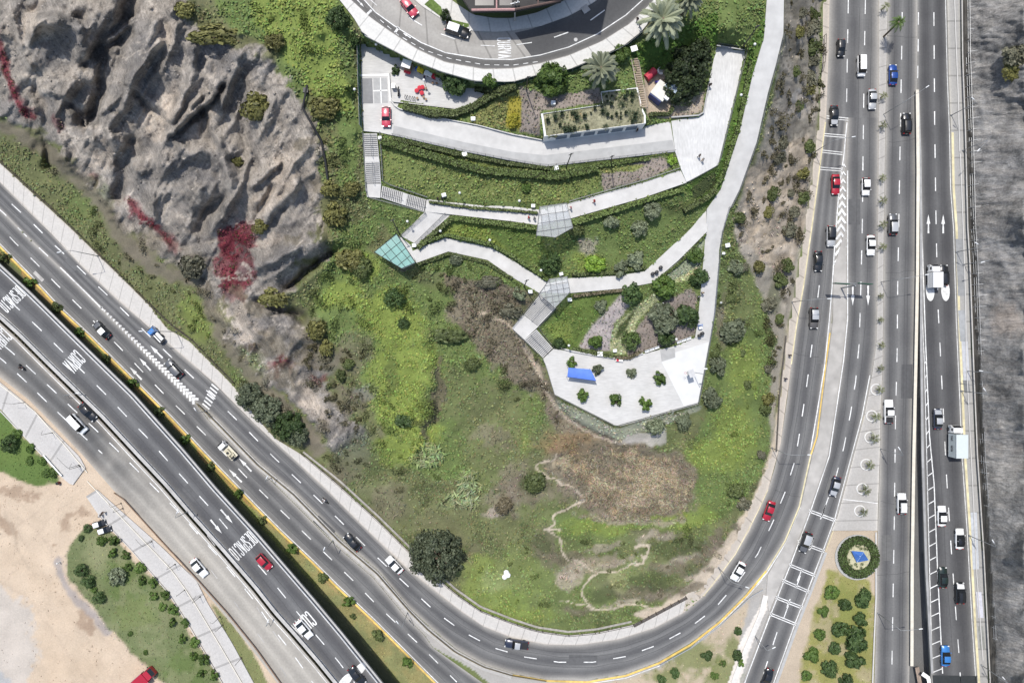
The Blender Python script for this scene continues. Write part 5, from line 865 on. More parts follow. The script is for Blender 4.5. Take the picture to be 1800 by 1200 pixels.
BIGP = big_palm(3, 44, LM['palm']); SMP = [palm_mesh(k, 11, 1., 8, .22, LM['palmdark'], (1.1, .0), .5) for k in (5, 6, 7)]; MIDP = palm_mesh(9, 30, 1., 10, .2, LM['palmdark'], (1.2, -.3), .5)
def palm(cx, cy, rpx, h, label, meshes, group=None, base=None, tr=.3, name='palm_tree', lf=None):
    if base is None: bx, by = under(cx, cy, h)
    else: bx, by = base
    z = sz(bx, by); p = W(bx, by, z - .05); q = W(cx, cy, z + h) ; t = thing(name, label, 'palm', p, 0, group)
    d = q - p; b = MB(); b.tube([(0, 0, 0), tuple(d * .5 + Vector((.0, .0, 0))), tuple(d)], tr, 10, tr * .8); b.build('trunk', PBARK, t, True)
    c = link('crown', meshes, t, d); r = rpx * (H - z - h) / F; c.scale = (r,) * 3; c.rotation_euler = (0, 0, random.random() * 6)
    if lf: setmat(c, LM[lf])
    return t
palm(1057,118,36,5.5,'big feathery palm beside the pavement, standing over the mulched bed',BIGP,'big palms by the curved pavement',tr=.45); palm(1166,32,45,7,'largest feathery palm, at the bend of the pavement by the lawn',BIGP,'big palms by the curved pavement',tr=.5); palm(1212,-4,30,7,'feathery palm cut off by the top edge of the photo',BIGP,'big palms by the curved pavement',tr=.45)
palm(1580,39,17,6.7,'tall slim palm leaning over the motorway median, its head far from its foot',MIDP,None,(1552,66),.22,lf='mid')
MP = [(1557,11,11,2.2),(1554,168,10,1.8),(1553,220,11,1.8),(1552,313,10,1.8),(1553,352,11,1.8),(1553,394,11,2),(1553,433,10,1.8),(1549,520,8,1.5),(1549,562,8,1.5),(1551,606,9,1.6),(1549,647,9,1.6),(1548,685,11,1.6),(1541,732,12,1.8),(1538,770,13,1.8),(1530,818,12,1.6),(1523,861,13,1.6),(1519,900,11,1.6)]
for i, (x, y, r, h) in enumerate(MP): palm(x, y, r, h, 'small palm on the concrete median of the right motorway, %s from the top' % ORD[i], SMP[i % 3], 'small palms on the motorway median', tr=.13)
# planter rings at the feet of the lower palms
RING = mat('white_ring', (.6,.59,.57), .8)
for i, (x, y, r, h) in enumerate(MP[11:]):
    bx, by = under(x, y, h); b = MB(); b.lathe([(1.28,0),(1.28,.28),(1.02,.28),(1.02,.05)], n=20); o = b.build('planter_ring', RING, None, loc=W(bx - 2, by, .0)); tag(o, 'white round planter kerb around a median palm, %s from the top' % ORD[i], 'planter', 'white planter kerbs on the median'); SLABS
# hedges: leafy boxes along an outline
def hedge(pts, wd, h, label, leaf='hedge', name='hedge', dens=16., zoff=-.1):
    p = np.array(resample(pts, max(2, int(np.hypot(*np.diff(np.array(pts, float), axis=0).T).sum() / 6)))); P3_ = []; N3 = []
    c = P(*p[len(p) // 2]); o = None; b = MB()
    for i in range(len(p) - 1):
        a, e = P(*p[i], 0), P(*p[i + 1], 0); L_ = (e - a).length; u = (e - a) / L_; v = Vector((-u.y, u.x, 0)).normalized(); w2 = wd / 2 * (H - a.z) / F
        n = max(6, int(L_ * (2 * w2 + 2 * h) * dens)); t = rng.uniform(0, 1, n); s = rng.uniform(-1, 1, n); k = rng.random(n)
        for tt, ss, kk in zip(t, s, k):
            q = a + u * L_ * tt
            if kk < .62: P3_.append(q + v * ss * w2 + Vector((0, 0, h + random.uniform(-.12, .12)))); N3.append((0, 0, 1))
            else: sg = 1 if ss > 0 else -1; P3_.append(q + v * sg * w2 * random.uniform(.9, 1.05) + Vector((0, 0, h * random.random()))); N3.append(tuple(v * sg))
        m2 = w2 * .86
        b.prism([a + v * m2 + Vector((0,0,h*.9)), e + v * m2 + Vector((0,0,h*.9)), e - v * m2 + Vector((0,0,h*.9)), a - v * m2 + Vector((0,0,h*.9))], [a + v * m2 - Vector((0,0,.4)), e + v * m2 - Vector((0,0,.4)), e - v * m2 - Vector((0,0,.4)), a - v * m2 - Vector((0,0,.4))])
    t = thing(name, label, 'hedge', c, 0, 'clipped hedges of the park'); pv = np.array([tuple(q) for q in P3_]) - np.array(tuple(c))
    link('foliage', leafmesh('foliage', pv, np.array(N3, float), .26, LM[leaf], 1.4), t); b.v = [tuple(Vector(q) - c) for q in b.v]; b.build('stems', mat('hedge_core', (.03,.035,.015), .95), t)
for pts, wd, h, l in [([(672,250),(735,270),(850,302),(980,313),(1050,297)],13,1.3,'long clipped hedge along the top of the terrace lawn'),([(690,245),(800,272),(900,290),(985,300)],6,.8,'low dark hedge at the lower side of the sloping drive'),([(710,190),(760,203),(800,203),(830,192),(868,170),(905,155)],12,1.4,'curving hedge below the play terrace'),([(835,157),(875,163),(905,152)],9,1.2,'hedge under the pavement fence, right of the play terrace'),
    ([(1000,300),(1060,292),(1140,280)],6,.7,'low hedge along the drive above the mulched bed'),([(755,356),(830,366),(900,371),(945,375)],4,.7,'thin clipped hedge on the upper side of the main path'),([(792,384),(850,391),(945,402)],9,1.,'clipped hedge along the lower side of the main path, left of the pergola'),([(735,437),(765,410),(795,385)],8,1.,'clipped hedge beside the short link path to the lookout'),
    ([(1008,394),(1070,375),(1140,352),(1200,335)],7,1.,'clipped hedge along the lower side of the main path, right of the pergola'),([(1200,372),(1240,350),(1256,335)],9,1.2,'thick hedge in the corner above the path junction'),([(740,428),(785,414),(863,430),(905,453),(962,492)],6,.9,'clipped hedge along the upper side of the lookout path'),([(1005,483),(1080,480),(1135,470)],5,.8,'clipped hedge on the upper side of the middle path'),([(1006,521),(1060,514),(1100,510)],5,.7,'reddish clipped hedge on the lower side of the middle path'),
    ([(1318,110),(1297,220),(1268,310),(1250,340)],6,.9,'hedge along the left edge of the sloping path'),([(1006,612),(1050,622),(1078,626)],6,.7,'low hedge behind the plaza wall, left part'),([(1080,628),(1105,629),(1125,618)],6,.7,'reddish low hedge behind the plaza wall, right part'),([(1140,203),(1175,202),(1182,190)],6,.8,'hedge in front of the play house'),([(1150,497),(1195,462),(1240,412)],4,.6,'thin hedge along the lower right side of the middle path'),([(734,466),(790,447),(855,462),(900,490)],5,.7,'low hedge on the outer side of the lookout path')]:
    hedge(pts, wd, h, l, 'brown' if 'reddish' in l else ('long' if 'long' in l else 'hedge'))
pts = [(1507 + 29 * math.cos(a), 977 + 30 * math.sin(a)) for a in np.linspace(0, 2 * math.pi, 40)]
hedge(pts, 14, .9, 'round clipped hedge ring around the blue kite bed', 'box', dens=26)
# ---- ground cover: grass tufts and leaves growing on the soil, coloured like the plants they grow from
def cover(name, n, test, size, hgt, asp=1.6, kb=(.8, 1.55), jit=.5, area=None, tint=None):
    x = rng.uniform(0, 1800, n * 3); y = rng.uniform(0, 1200, n * 3)
    if area: x = rng.uniform(area[0], area[2], n * 3); y = rng.uniform(area[1], area[3], n * 3)
    ix = np.rint((x - X0) / G3).astype(int); iy = np.rint((y - Y0) / G3).astype(int); col = Cg[iy, ix]; k = test(x, y, col, iy, ix) > rng.random(len(x)); k &= ~HARD[iy, ix] if name not in ('lawn_grass', 'weeds') else True
    x, y, col, iy, ix = x[k][:n], y[k][:n], col[k][:n], iy[k][:n], ix[k][:n]; z = bil(FZ, x, y, G3) + rng.uniform(.02, hgt, len(x)); s = (H - z) / F
    p = np.stack([(x - 900) * s, (600 - y) * s, z], 1); nn = np.tile([0, 0, 1.], (len(x), 1))
    col = col * rng.uniform(kb[0], kb[1], (len(x), 1)) * (rng.uniform(.85, 1.15, col.shape)) * (1 if tint is None else np.array(tint))
    if name == 'red_flowers': col = np.where(rng.random((len(x), 1)) < .28, np.array([.055, .07, .028]) * rng.uniform(.6, 1.4, (len(x), 1)), col * .85)
    o = link(name, leafmesh(name, p, nn, size, attrmat('plant_cover', .8, 2., .2, .1, 0), asp, jit, col)); o['kind'] = 'stuff'; return o
green = lambda x, y, c, iy, ix: np.clip((c[:, 1] - c[:, 0] * 1.0) / .012, 0, 1) * np.where((x > 640) & (x < 1250) & (y > 240) & (y < 620) & (x + y > 1000), .6, 1) * np.clip((N20[iy, ix] - .33) * 4, .15, 1)
dry = lambda x, y, c, iy, ix: ((c[:, 0] > c[:, 1] * 1.02) & (c[:, 0] > c[:, 2] * 1.35) & (c[:, 0] < .36) & (y > 380) & (x > 600) & (x < 1370)).astype(float)
cover('ground_cover', 90000, green, .34, .35); cover('ground_cover', 60000, green, .15, .14, kb=(.9, 1.35), area=(620, 240, 1260, 620)); cover('dry_grass', 42000, dry, .2, .5, 4, (.6, 1.6), 1.)
lawn = lambda x, y, c, iy, ix: LAWN[iy, ix] * np.clip((c[:, 1] - c[:, 0] * .8) / .03, .25, 1)
cover('lawn_grass', 26000, lawn, .2, .16)
cover('weeds', 2600, lambda x, y, c, iy, ix: (blur(LAWN, 5)[iy, ix] * (1 - blur(LAWN, 5)[iy, ix]) * 3.) * ((x < 1300) | (y > 1000)) * (N8[iy, ix] > .45) * (1 - sum(((x > 0) & (x < 770) & (np.abs((y - np.interp(x, [p[0] for p in A2_R], [p[1] for p in A2_R]))) < 14)).astype(float) for _ in (0,)))* ((x < 420) & (y > 900)), .22, .2, 2., (.7, 1.2), .6, area=(90, 880, 480, 1200))
cover('straw', 16000, lambda x, y, c, iy, ix: ((c[:, 0] > .2) & (c[:, 0] < .42) & (c[:, 0] > c[:, 2] * 1.5)).astype(float), .15, .5, 7., (.75, 1.3), .8, area=(990, 780, 1240, 915))
flow = lambda x, y, c, iy, ix: (c[:, 0] > c[:, 1] * 1.6) * np.clip((N8[iy, ix] - .36) * 6, .05, 1.) * (c[:, 0] < .33)
cover('red_flowers', 16000, flow, .27, .6, 1.2, (.45, 1.9), .9, area=(0, 60, 620, 700))
# tangled low growth of the wild slopes
cr = np.random.default_rng(77); PP, NN, CC = [], [], []
ZN = [([(600,330),(640,380),(650,440),(620,560),(530,560),(570,440),(585,360)], 34, .8), ([(780,450),(960,520),(950,640),(1000,760),(900,700),(850,600),(760,600),(700,540),(720,480)], 70, .62), ([(540,560),(640,560),(720,760),(640,830),(560,760)], 46, .8), ([(640,700),(760,700),(780,840),(660,880),(560,820)], 40, .85), ([(1240,720),(1350,600),(1360,820),(1300,920),(1200,820)], 12, .8), ([(820,980),(1000,930),(1220,930),(1300,960),(1200,1060),(900,1070)], 26, .75), ([(420,0),(600,40),(620,300),(560,300),(500,120)], 30, .75), ([(120,300),(420,560),(540,740),(440,690),(200,460),(40,300)], 46, .8), ([(1265,440),(1350,560),(1330,640),(1250,640),(1262,500)], 14, .7), ([(1378,0),(1444,0),(1440,200),(1415,400),(1383,587),(1356,780),(1350,700),(1340,520),(1292,390),(1340,250),(1362,150)], 125, .5), ([(540,560),(640,620),(640,760),(580,740),(520,640)], 40, .55)]
for pl, n_, dk in ZN:
    xs_, ys_ = [p[0] for p in pl], [p[1] for p in pl]; k_ = 0
    while k_ < n_:
        x, y = cr.uniform(min(xs_), max(xs_)), cr.uniform(min(ys_), max(ys_)); iy, ix = int(round((y - Y0) / G3)), int(round((x - X0) / G3))
        if not pip(x, y, pl) or HARD[iy, ix]: k_ += .05; continue
        k_ += 1; r = (2.5 + 9 * cr.random() ** 2) * .125; m = int(30 + r * 110); an = cr.uniform(0, 3.1); z = tz(x, y); d = cr.normal(0, 1, (m, 3)); d /= np.linalg.norm(d, axis=1)[:, None]; d[:, 2] = abs(d[:, 2]); q = d * r * cr.uniform(.35, 1.25, (m, 1)) * np.array([1.5, .75, .7]); q[:, :2] = q[:, :2] @ np.array([[math.cos(an), math.sin(an)], [-math.sin(an), math.cos(an)]]); c0 = W(x, y, z)
        PP.append(q + np.array(tuple(c0))); NN.append(d); CC.append((Cg[iy, ix] if dk > .55 else .35 * Cg[iy, ix] + .65 * np.array([.15, .135, .075])) * dk * cr.uniform(.6, 1.35, (m, 1)) * np.array([1., 1.02, .95]))
rk = np.random.default_rng(9); X_, Y_ = rk.uniform(0, 1450, 26000), rk.uniform(0, 820, 26000); IY, IX = np.rint((Y_ - Y0) / G3).astype(int), np.rint((X_ - X0) / G3).astype(int); k_ = (rk.random(26000) < np.maximum(mR, ms * .9)[IY, IX] * np.clip((N20[IY, IX] - .42) * 5, .05, 1)) & ~HARD[IY, IX]
X_, Y_, IY, IX = X_[k_], Y_[k_], IY[k_], IX[k_]; n_ = len(X_); zz_ = bil(FZ, X_, Y_, G3); s_ = (H - zz_) / F; c0 = np.stack([(X_ - 900) * s_, (600 - Y_) * s_, zz_], 1); oc = np.array([[1,0,0],[0,1,0],[-1,0,0],[0,-1,0],[0,0,.8],[0,0,-.6]], float); sz_ = (.07 + .3 * rk.random(n_) ** 4)[:, None, None]
vv = (c0[:, None] + oc[None] * sz_ * rk.uniform(.55, 1.4, (n_, 6, 1))).reshape(-1, 3); fc = np.array([[0,1,4],[1,2,4],[2,3,4],[3,0,4],[1,0,5],[2,1,5],[3,2,5],[0,3,5]]); ff = (fc[None] + 6 * np.arange(n_)[:, None, None]).reshape(-1, 3)
rk = np.random.default_rng(19); xs2, ys2 = rk.uniform(-20, 330, 3200), rk.uniform(840, 1210, 3200); jy, jx = np.rint((ys2 - Y0) / G3).astype(int), np.rint((xs2 - X0) / G3).astype(int); k2 = (Cg[jy, jx, 0] > .24) & (LAWN[jy, jx] < .2) & (rk.random(3200) < np.clip((N20[jy, jx] - .42) * 6, .03, 1)) & (xs2 < np.interp(ys2, [840, 1210], [130, 400]))
xs2, ys2, jy, jx = xs2[k2], ys2[k2], jy[k2], jx[k2]; z2 = bil(FZ, xs2, ys2, G3); s2 = (H - z2) / F; c2 = np.stack([(xs2 - 900) * s2, (600 - ys2) * s2, z2], 1); n2_ = len(xs2); v2 = (c2[:, None] + oc[None] * (.05 + .16 * rk.random(n2_) ** 3)[:, None, None] * rk.uniform(.55, 1.4, (n2_, 6, 1))).reshape(-1, 3)
vv = np.concatenate([vv, v2]); ff = np.concatenate([ff, (fc[None] + 6 * (n_ + np.arange(n2_))[:, None, None]).reshape(-1, 3)]); IY, IX = np.r_[IY, jy], np.r_[IX, jx]; n_ += n2_
o = link('rubble', bigmesh('rubble', vv, ff, np.repeat(Cg[IY, IX] * rk.uniform(.7, 1.35, (n_, 1)), 6, 0), np.full(len(vv), .5), False)); o.data.materials.append(attrmat('plant_cover')); o['kind'] = 'stuff'
o = link('undergrowth', leafmesh('undergrowth', np.concatenate(PP), np.concatenate(NN), .24, attrmat('plant_cover'), 1.7, .5, np.concatenate(CC))); o['kind'] = 'stuff'
beds = lambda x, y, c, iy, ix: ((y < 640) & (x > 800) & (x < 1240) & (c[:, 0] > .15) & (abs(c[:, 0] - c[:, 1]) < .08)).astype(float) * (np.sin(x * .9 + y * .35) > -.2)
cover('bedding_plants', 9000, beds, .24, .35, 1.4, (.45, 1.25), .8, area=(810, 140, 1240, 640), tint=(.85, .9, .8))
reed = lambda x, y, c, iy, ix: ((np.hypot((x - 750) / 32, (y - 800) / 20) < 1) | (np.hypot((x - 825) / 20, (y - 860) / 36) < 1) | (np.hypot((x - 800) / 28, (y - 880) / 12) < 1)).astype(float) * (N8[iy, ix] > .45)
cover('reeds', 2600, reed, .34, 1.0, 5.5, (1.0, 1.9), .8, area=(710, 770, 860, 900))
# ================================================================ VEHICLES
GLASS = mat('car_glass', (.012,.014,.017), .08, spec=.6, var=.05); TYRE = mat('tyre', (.02,.02,.021), .9); RIM = mat('alloy_rim', (.35,.35,.36), .35, .6); LAMP = mat('headlamp', (.7,.7,.68), .15, spec=.6); TAIL = mat('tail_lamp', (.3,.012,.012), .25); TRIM = mat('black_trim', (.022,.022,.024), .6); PLATE = mat('number_plate', (.6,.6,.55), .5)
PC = dict(white=(.76,.76,.755), black=(.014,.015,.017), grey=(.11,.113,.12), silver=(.42,.43,.44), red=(.36,.012,.028), rose=(.5,.055,.09), blue=(.012,.055,.25), lblue=(.045,.20,.52), navy=(.03,.036,.06), bronze=(.10,.093,.088), green=(.012,.022,.018), pale=(.55,.6,.6), cream=(.62,.58,.46))
def paint_mat(c): return mat('paint_' + c, PC[c], .28, .15 if c in ('silver','grey','bronze','navy','blue','lblue') else 0., var=.04, spec=.5, coat=.7)
WH = MB(); WH.lathe([(.2,-.11),(.30,-.115),(.33,-.07),(.33,.07),(.30,.115),(.2,.11)], n=16); WHm = WH.mesh('tyre', TYRE, True)
RI = MB(); RI.lathe([(.06,-.10),(.205,-.10),(.205,.118),(.14,.09),(.05,.125)], n=12); RIm = RI.mesh('rim', RIM, True)
def loft(b, secs):
    n = len(secs[0]); m = len(secs); b.add([q for s in secs for q in s], [(i * n + k, i * n + k + 1, (i + 1) * n + k + 1, (i + 1) * n + k) for i in range(m - 1) for k in range(n - 1)] + [tuple(range(n)), tuple((m - 1) * n + k for k in range(n))[::-1]])
TYPES = dict(sedan=(4.45,1.76,1.46,.78,(.92,.22,-1.02,-1.68)), hatch=(3.85,1.70,1.5,.82,(.82,.18,-1.35,-1.78)), suv=(4.6,1.86,1.72,.95,(.95,.3,-1.72,-2.12)), van=(4.9,1.86,2.0,1.05,(1.75,1.15,-2.2,-2.38)), pickup=(5.2,1.86,1.78,.98,(.95,.35,-.75,-1.02)))
def wheel(t, x, y, r=.33, s=1.):
    o = link('wheel', WHm, t, (x, y, r)); o.rotation_euler = (math.pi / 2 * (-1 if y > 0 else 1), 0, 0); o.scale = (r / .33,) * 2 + (s,)
    link('rim', RIm, o)
def vehicle(px, py, d, typ, col, label, roof=None, hood=None, s=1., name=None, z=None):
    """px, py: where the vehicle's middle is seen; d: heading as a photo-space vector"""
    L, Wd, Hh, belt, (f0, f1, r1, r0) = TYPES[typ]; zz = sz(px, py) if z is None else z; k = (H - zz - .8) / (H - zz); bx, by = 900 + (px - 900) * k, 600 + (py - 600) * k
    if z is None: zz = sz(bx, by)
    a, e = W(bx, by, zz), W(bx + d[0] * 6, by + d[1] * 6, zz); rz = math.atan2(e.y - a.y, e.x - a.x)
    t = thing(name or ('van' if typ == 'van' else 'pickup_truck' if typ == 'pickup' else 'car'), label, 'van' if typ == 'van' else 'pickup' if typ == 'pickup' else 'car', W(bx, by, zz + .03), rz, 'vehicles in the traffic', s); pm = paint_mat(col)
    h = L / 2; w_ = Wd / 2
    def sec(x, wk, zb, zt, cr=.03): return [(x, -w_ * wk * .93, zb), (x, -w_ * wk, (zb + zt) * .5), (x, -w_ * wk * .985, zt - .12), (x, -w_ * wk * .88, zt), (x, 0, zt + cr), (x, w_ * wk * .88, zt), (x, w_ * wk * .985, zt - .12), (x, w_ * wk, (zb + zt) * .5), (x, w_ * wk * .93, zb)]
    bt = belt + .06; ht = belt + (.0 if typ != 'van' else -.05)
    b = MB(); loft(b, [sec(h, .72, .32, .52), sec(h - .07, .86, .24, ht - .17), sec(h - .3, .96, .2, ht - .06), sec(h - .75, 1., .2, ht), sec(f0, 1., .2, bt), sec(0, 1., .2, bt), sec(r0 + .35, 1., .2, bt), sec(r0, .985, .22, bt - .02), sec(-h + .22, .95, .24, ht - (.02 if typ != 'pickup' else .0)), sec(-h + .05, .88, .28, ht - .12), sec(-h, .8, .34, .6)])
    body = b.build('body', pm, t, True)
    wt, wb = w_ * .74, w_ * .90; rt = Hh
    g = lambda x, y, z: (x, y, z)
    def panel(name, q, m, par=t):
        b = MB(); b.add(q, [tuple(range(len(q)))]); return b.build(name, m, par, fix=False)
    F0, F1 = [g(f0, -wb, bt + .01), g(f0, wb, bt + .01)], [g(f1, wt, rt - .07), g(f1, -wt, rt - .07)]
    panel('windshield', [F0[0], F0[1], (f1 + .0, wt, rt - .07), (f1, -wt, rt - .07)], GLASS)
    panel('rear_window', [(r0, wb, bt + .01), (r0, -wb, bt + .01), (r1, -wt, rt - .09), (r1, wt, rt - .09)], GLASS)
    for sgn in (-1, 1):
        q = [(r0, sgn * wb, bt + .01), (f0, sgn * wb, bt + .01), (f1, sgn * wt, rt - .07), (r1, sgn * wt, rt - .09)]
        panel('side_window', q if sgn < 0 else q[::-1], GLASS)
        b = MB()
        for x in ((f1 + r1) / 2 + .05,): b.box((x, sgn * (wb + wt) / 2 * 1.012, (bt + rt) / 2 - .03), (.09, .05, rt - bt - .1))
        b.build('pillar', pm, t)
    b = MB(); n = 5; rows = []
    for i in range(n + 1):
        x = lerp(f1 + .02, r1 - .02, i / n); cz = rt - .06 + .06 * math.sin(math.pi * i / n); rows.append([(x, -wt * 1.02, cz - .03), (x, -wt * .8, cz + .02), (x, 0, cz + .045), (x, wt * .8, cz + .02), (x, wt * 1.02, cz - .03)])
    c = 5; b.add([q for r_ in rows for q in r_], [(i * c + k, i * c + k + 1, (i + 1) * c + k + 1, (i + 1) * c + k) for i in range(n) for k in range(c - 1)])
    rf = b.build('roof', paint_mat(roof) if roof and roof != 'glass' else (GLASS if roof == 'glass' else pm), t, True)
    if hood:
        b = MB(); b.add([(h - .32, -w_ * .74, ht + .005), (f0 + .06, -w_ * .84, bt + .02), (f0 + .06, 0, bt + .055), (h - .32, 0, ht + .04), (f0 + .06, w_ * .84, bt + .02), (h - .32, w_ * .74, ht + .005)], [(0, 3, 2, 1), (3, 5, 4, 2)]); b.build('hood', paint_mat(hood), t, True)
    if typ == 'suv' and not roof:
        b = MB()
        for sgn in (-1, 1): b.tube([(f1 - .1, sgn * wt * .9, rt + .02), (r1 + .15, sgn * wt * .9, rt + .02)], .025, 5)
        b.build('roof_rack', TRIM, t)
    if typ == 'pickup':
        b = MB(); b.box(((-h + r0) / 2 + .02, 0, bt + .015), (h + r0 - .28, w_ * 1.62, .03)); b.build('cargo_bed', TRIM, t)
    for x in (h * .62, -h * .6):
        for sgn in (-1, 1): wheel(t, x, sgn * (w_ - .1))
    for sgn in (-1, 1):
        b = MB(); b.box((h - .16, sgn * w_ * .70, ht - .17), (.26, .34, .13), -sgn * .35); b.build('headlight', LAMP, t)
        b = MB(); b.box((-h + .07, sgn * w_ * .72, ht - .12), (.14, .32, .14), sgn * .25); b.build('tail_light', TAIL, t)
        b = MB(); b.box((f0 - .12, sgn * (w_ + .1), bt + .06), (.14, .2, .13)); b.build('mirror', pm, t)
    b = MB(); b.box((h - .015, 0, .42), (.05, w_ * 1.5, .16)); b.build('bumper', TRIM, t)
    b = MB(); b.box((-h - .012, 0, .66), (.02, .4, .13)); b.build('number_plate', PLATE, t)
    return t
UP, DN = (0, -1), (0, 1); NWd, SEd = (-.69, -.725), (.69, .725)
CARS = [(1479,84,DN,'hatch','black','black hatchback in the left lane near the top, beside the cliff strip'),(1514.5,116,DN,'van','white','white van in the middle lane near the top of the right motorway'),(1570.5,131,UP,'sedan','blue','dark blue sedan just right of the median palms near the top'),(1534,174,DN,'sedan','silver','silver sedan close against the median near the top of the motorway'),
    (1467,203,DN,'sedan','black','black car with pale bonnet crossing the highest painted double bars',None,'silver'),(1594,217,UP,'suv','black','large black car left of the start of the white kerb line'),(1469.5,324,DN,'sedan','red','red sedan beside the first white chevrons'),(1522.5,328,DN,'hatch','white','white hatchback between the chevrons and the median palms'),(1570,394,UP,'suv','grey','dark grey car with pale roof just right of a median palm','silver'),
    (1461,415,DN,'suv','silver','silver car with black roof alongside the white chevrons','black'),(1439,459,DN,'sedan','black','black sedan in the curve lane left of the lowest chevrons'),(1531.5,431,DN,'sedan','white','white sedan with black windows beside the median'),(1431,559,DN,'suv','bronze','dark grey bronze car below the street lamp at the start of the curve','silver'),(1659,484,UP,'suv','black','black car side by side with the small white box truck'),
    (1562.5,723,UP,'pickup','white','white pickup with dark load bed beside the lower median palms'),(1649.5,736,UP,'sedan','navy','blue grey sedan on the ramp, left ahead of the box truck','silver','silver'),(1468.5,855,(-.26,.965),'sedan','navy','dark sedan with pale front and roof above the painted double bars','silver','silver'),(1352.5,898,(-.33,.94),'sedan','red','bright red sedan in the right part of the curve'),(1416,953,(-.33,.94),'suv','black','black car with silver roof on the painted double bars','silver','grey'),
    (1585.5,885,UP,'suv','white','white estate car alone in the lanes right of the grey concrete island'),(1656.5,907,UP,'sedan','white','white sedan on the ramp beside the hatched white band'),(1688,947,UP,'sedan','white','white sedan with black roof at the right edge of the ramp','black'),(1658.5,1015,UP,'sedan','green','very dark green sedan beside the hatched white band'),(1688,1042,UP,'suv','black','black car with white bonnet at the right side of the ramp',None,'white'),(1663,1153,UP,'sedan','lblue','bright blue sedan at the bottom of the ramp'),(1349,1192,(-.33,.94),'sedan','black','black car cut off by the bottom edge, in the narrow lane'),
    (178,580,NWd,'sedan','black','black car with white roof in the lane next to the planted strip','white','grey'),(305,648,NWd,'suv','grey','dark grey car beside the wide end of the arrow band'),(153,724,SEd,'sedan','black','black sedan next to the white van in the far carriageway'),(619,953,SEd if 0 else NWd,'sedan','black','black car in the carriageway under the pavement, left of the white one'),(693,993,NWd,'sedan','white','white sedan just left of the huge round tree'),(464,988,SEd,'hatch','red','red car just below the lower DESPACIO lettering'),
    (534,1106,(.64,.77),'sedan','white','white car standing over the lower CURVA lettering','white','white'),(627,1188,(.64,.77),'sedan','black','black car on a white painted oval at the bottom edge'),(349,998,(.64,.77),'sedan','white','white car alone on the dusty carriageway','white'),(908,1132,(-1,-.12),'pickup','navy','dark car with pale roof in the bottom of the curve','silver'),(1298,1004,(-.5,.866),'sedan','white','white car under the lamp arm in the lower right curve'),
    (719,12,(.62,.78),'hatch','rose','bright pinkish red hatchback on the upper curved street'),(804,53,(.95,.32),'suv','black','black car with white roof parked by the small street tree','white'),(678.5,205,DN,'hatch','rose','pinkish red hatchback parked on the terrace above the long stairs'),(173,921,(.62,.78) if 0 else (.95,-.2),'hatch','black','parked black car with white bonnet and roof, upper of the two by the park lawn',None,'white'),(182,932,(.95,-.2),'hatch','black','parked black car with white roof, lower of the two by the park lawn','white')]
for c in CARS:
    if c[0] in (173,182): vehicle(c[0], c[1], (.8,-.25), c[3], 'black', c[5], 'white', 'black', .78)
    else: vehicle(c[0], c[1], c[2], c[3], c[4], c[5], c[6] if len(c) > 6 else None, c[7] if len(c) > 7 else None, 1. if c[3] != 'van' else .93)
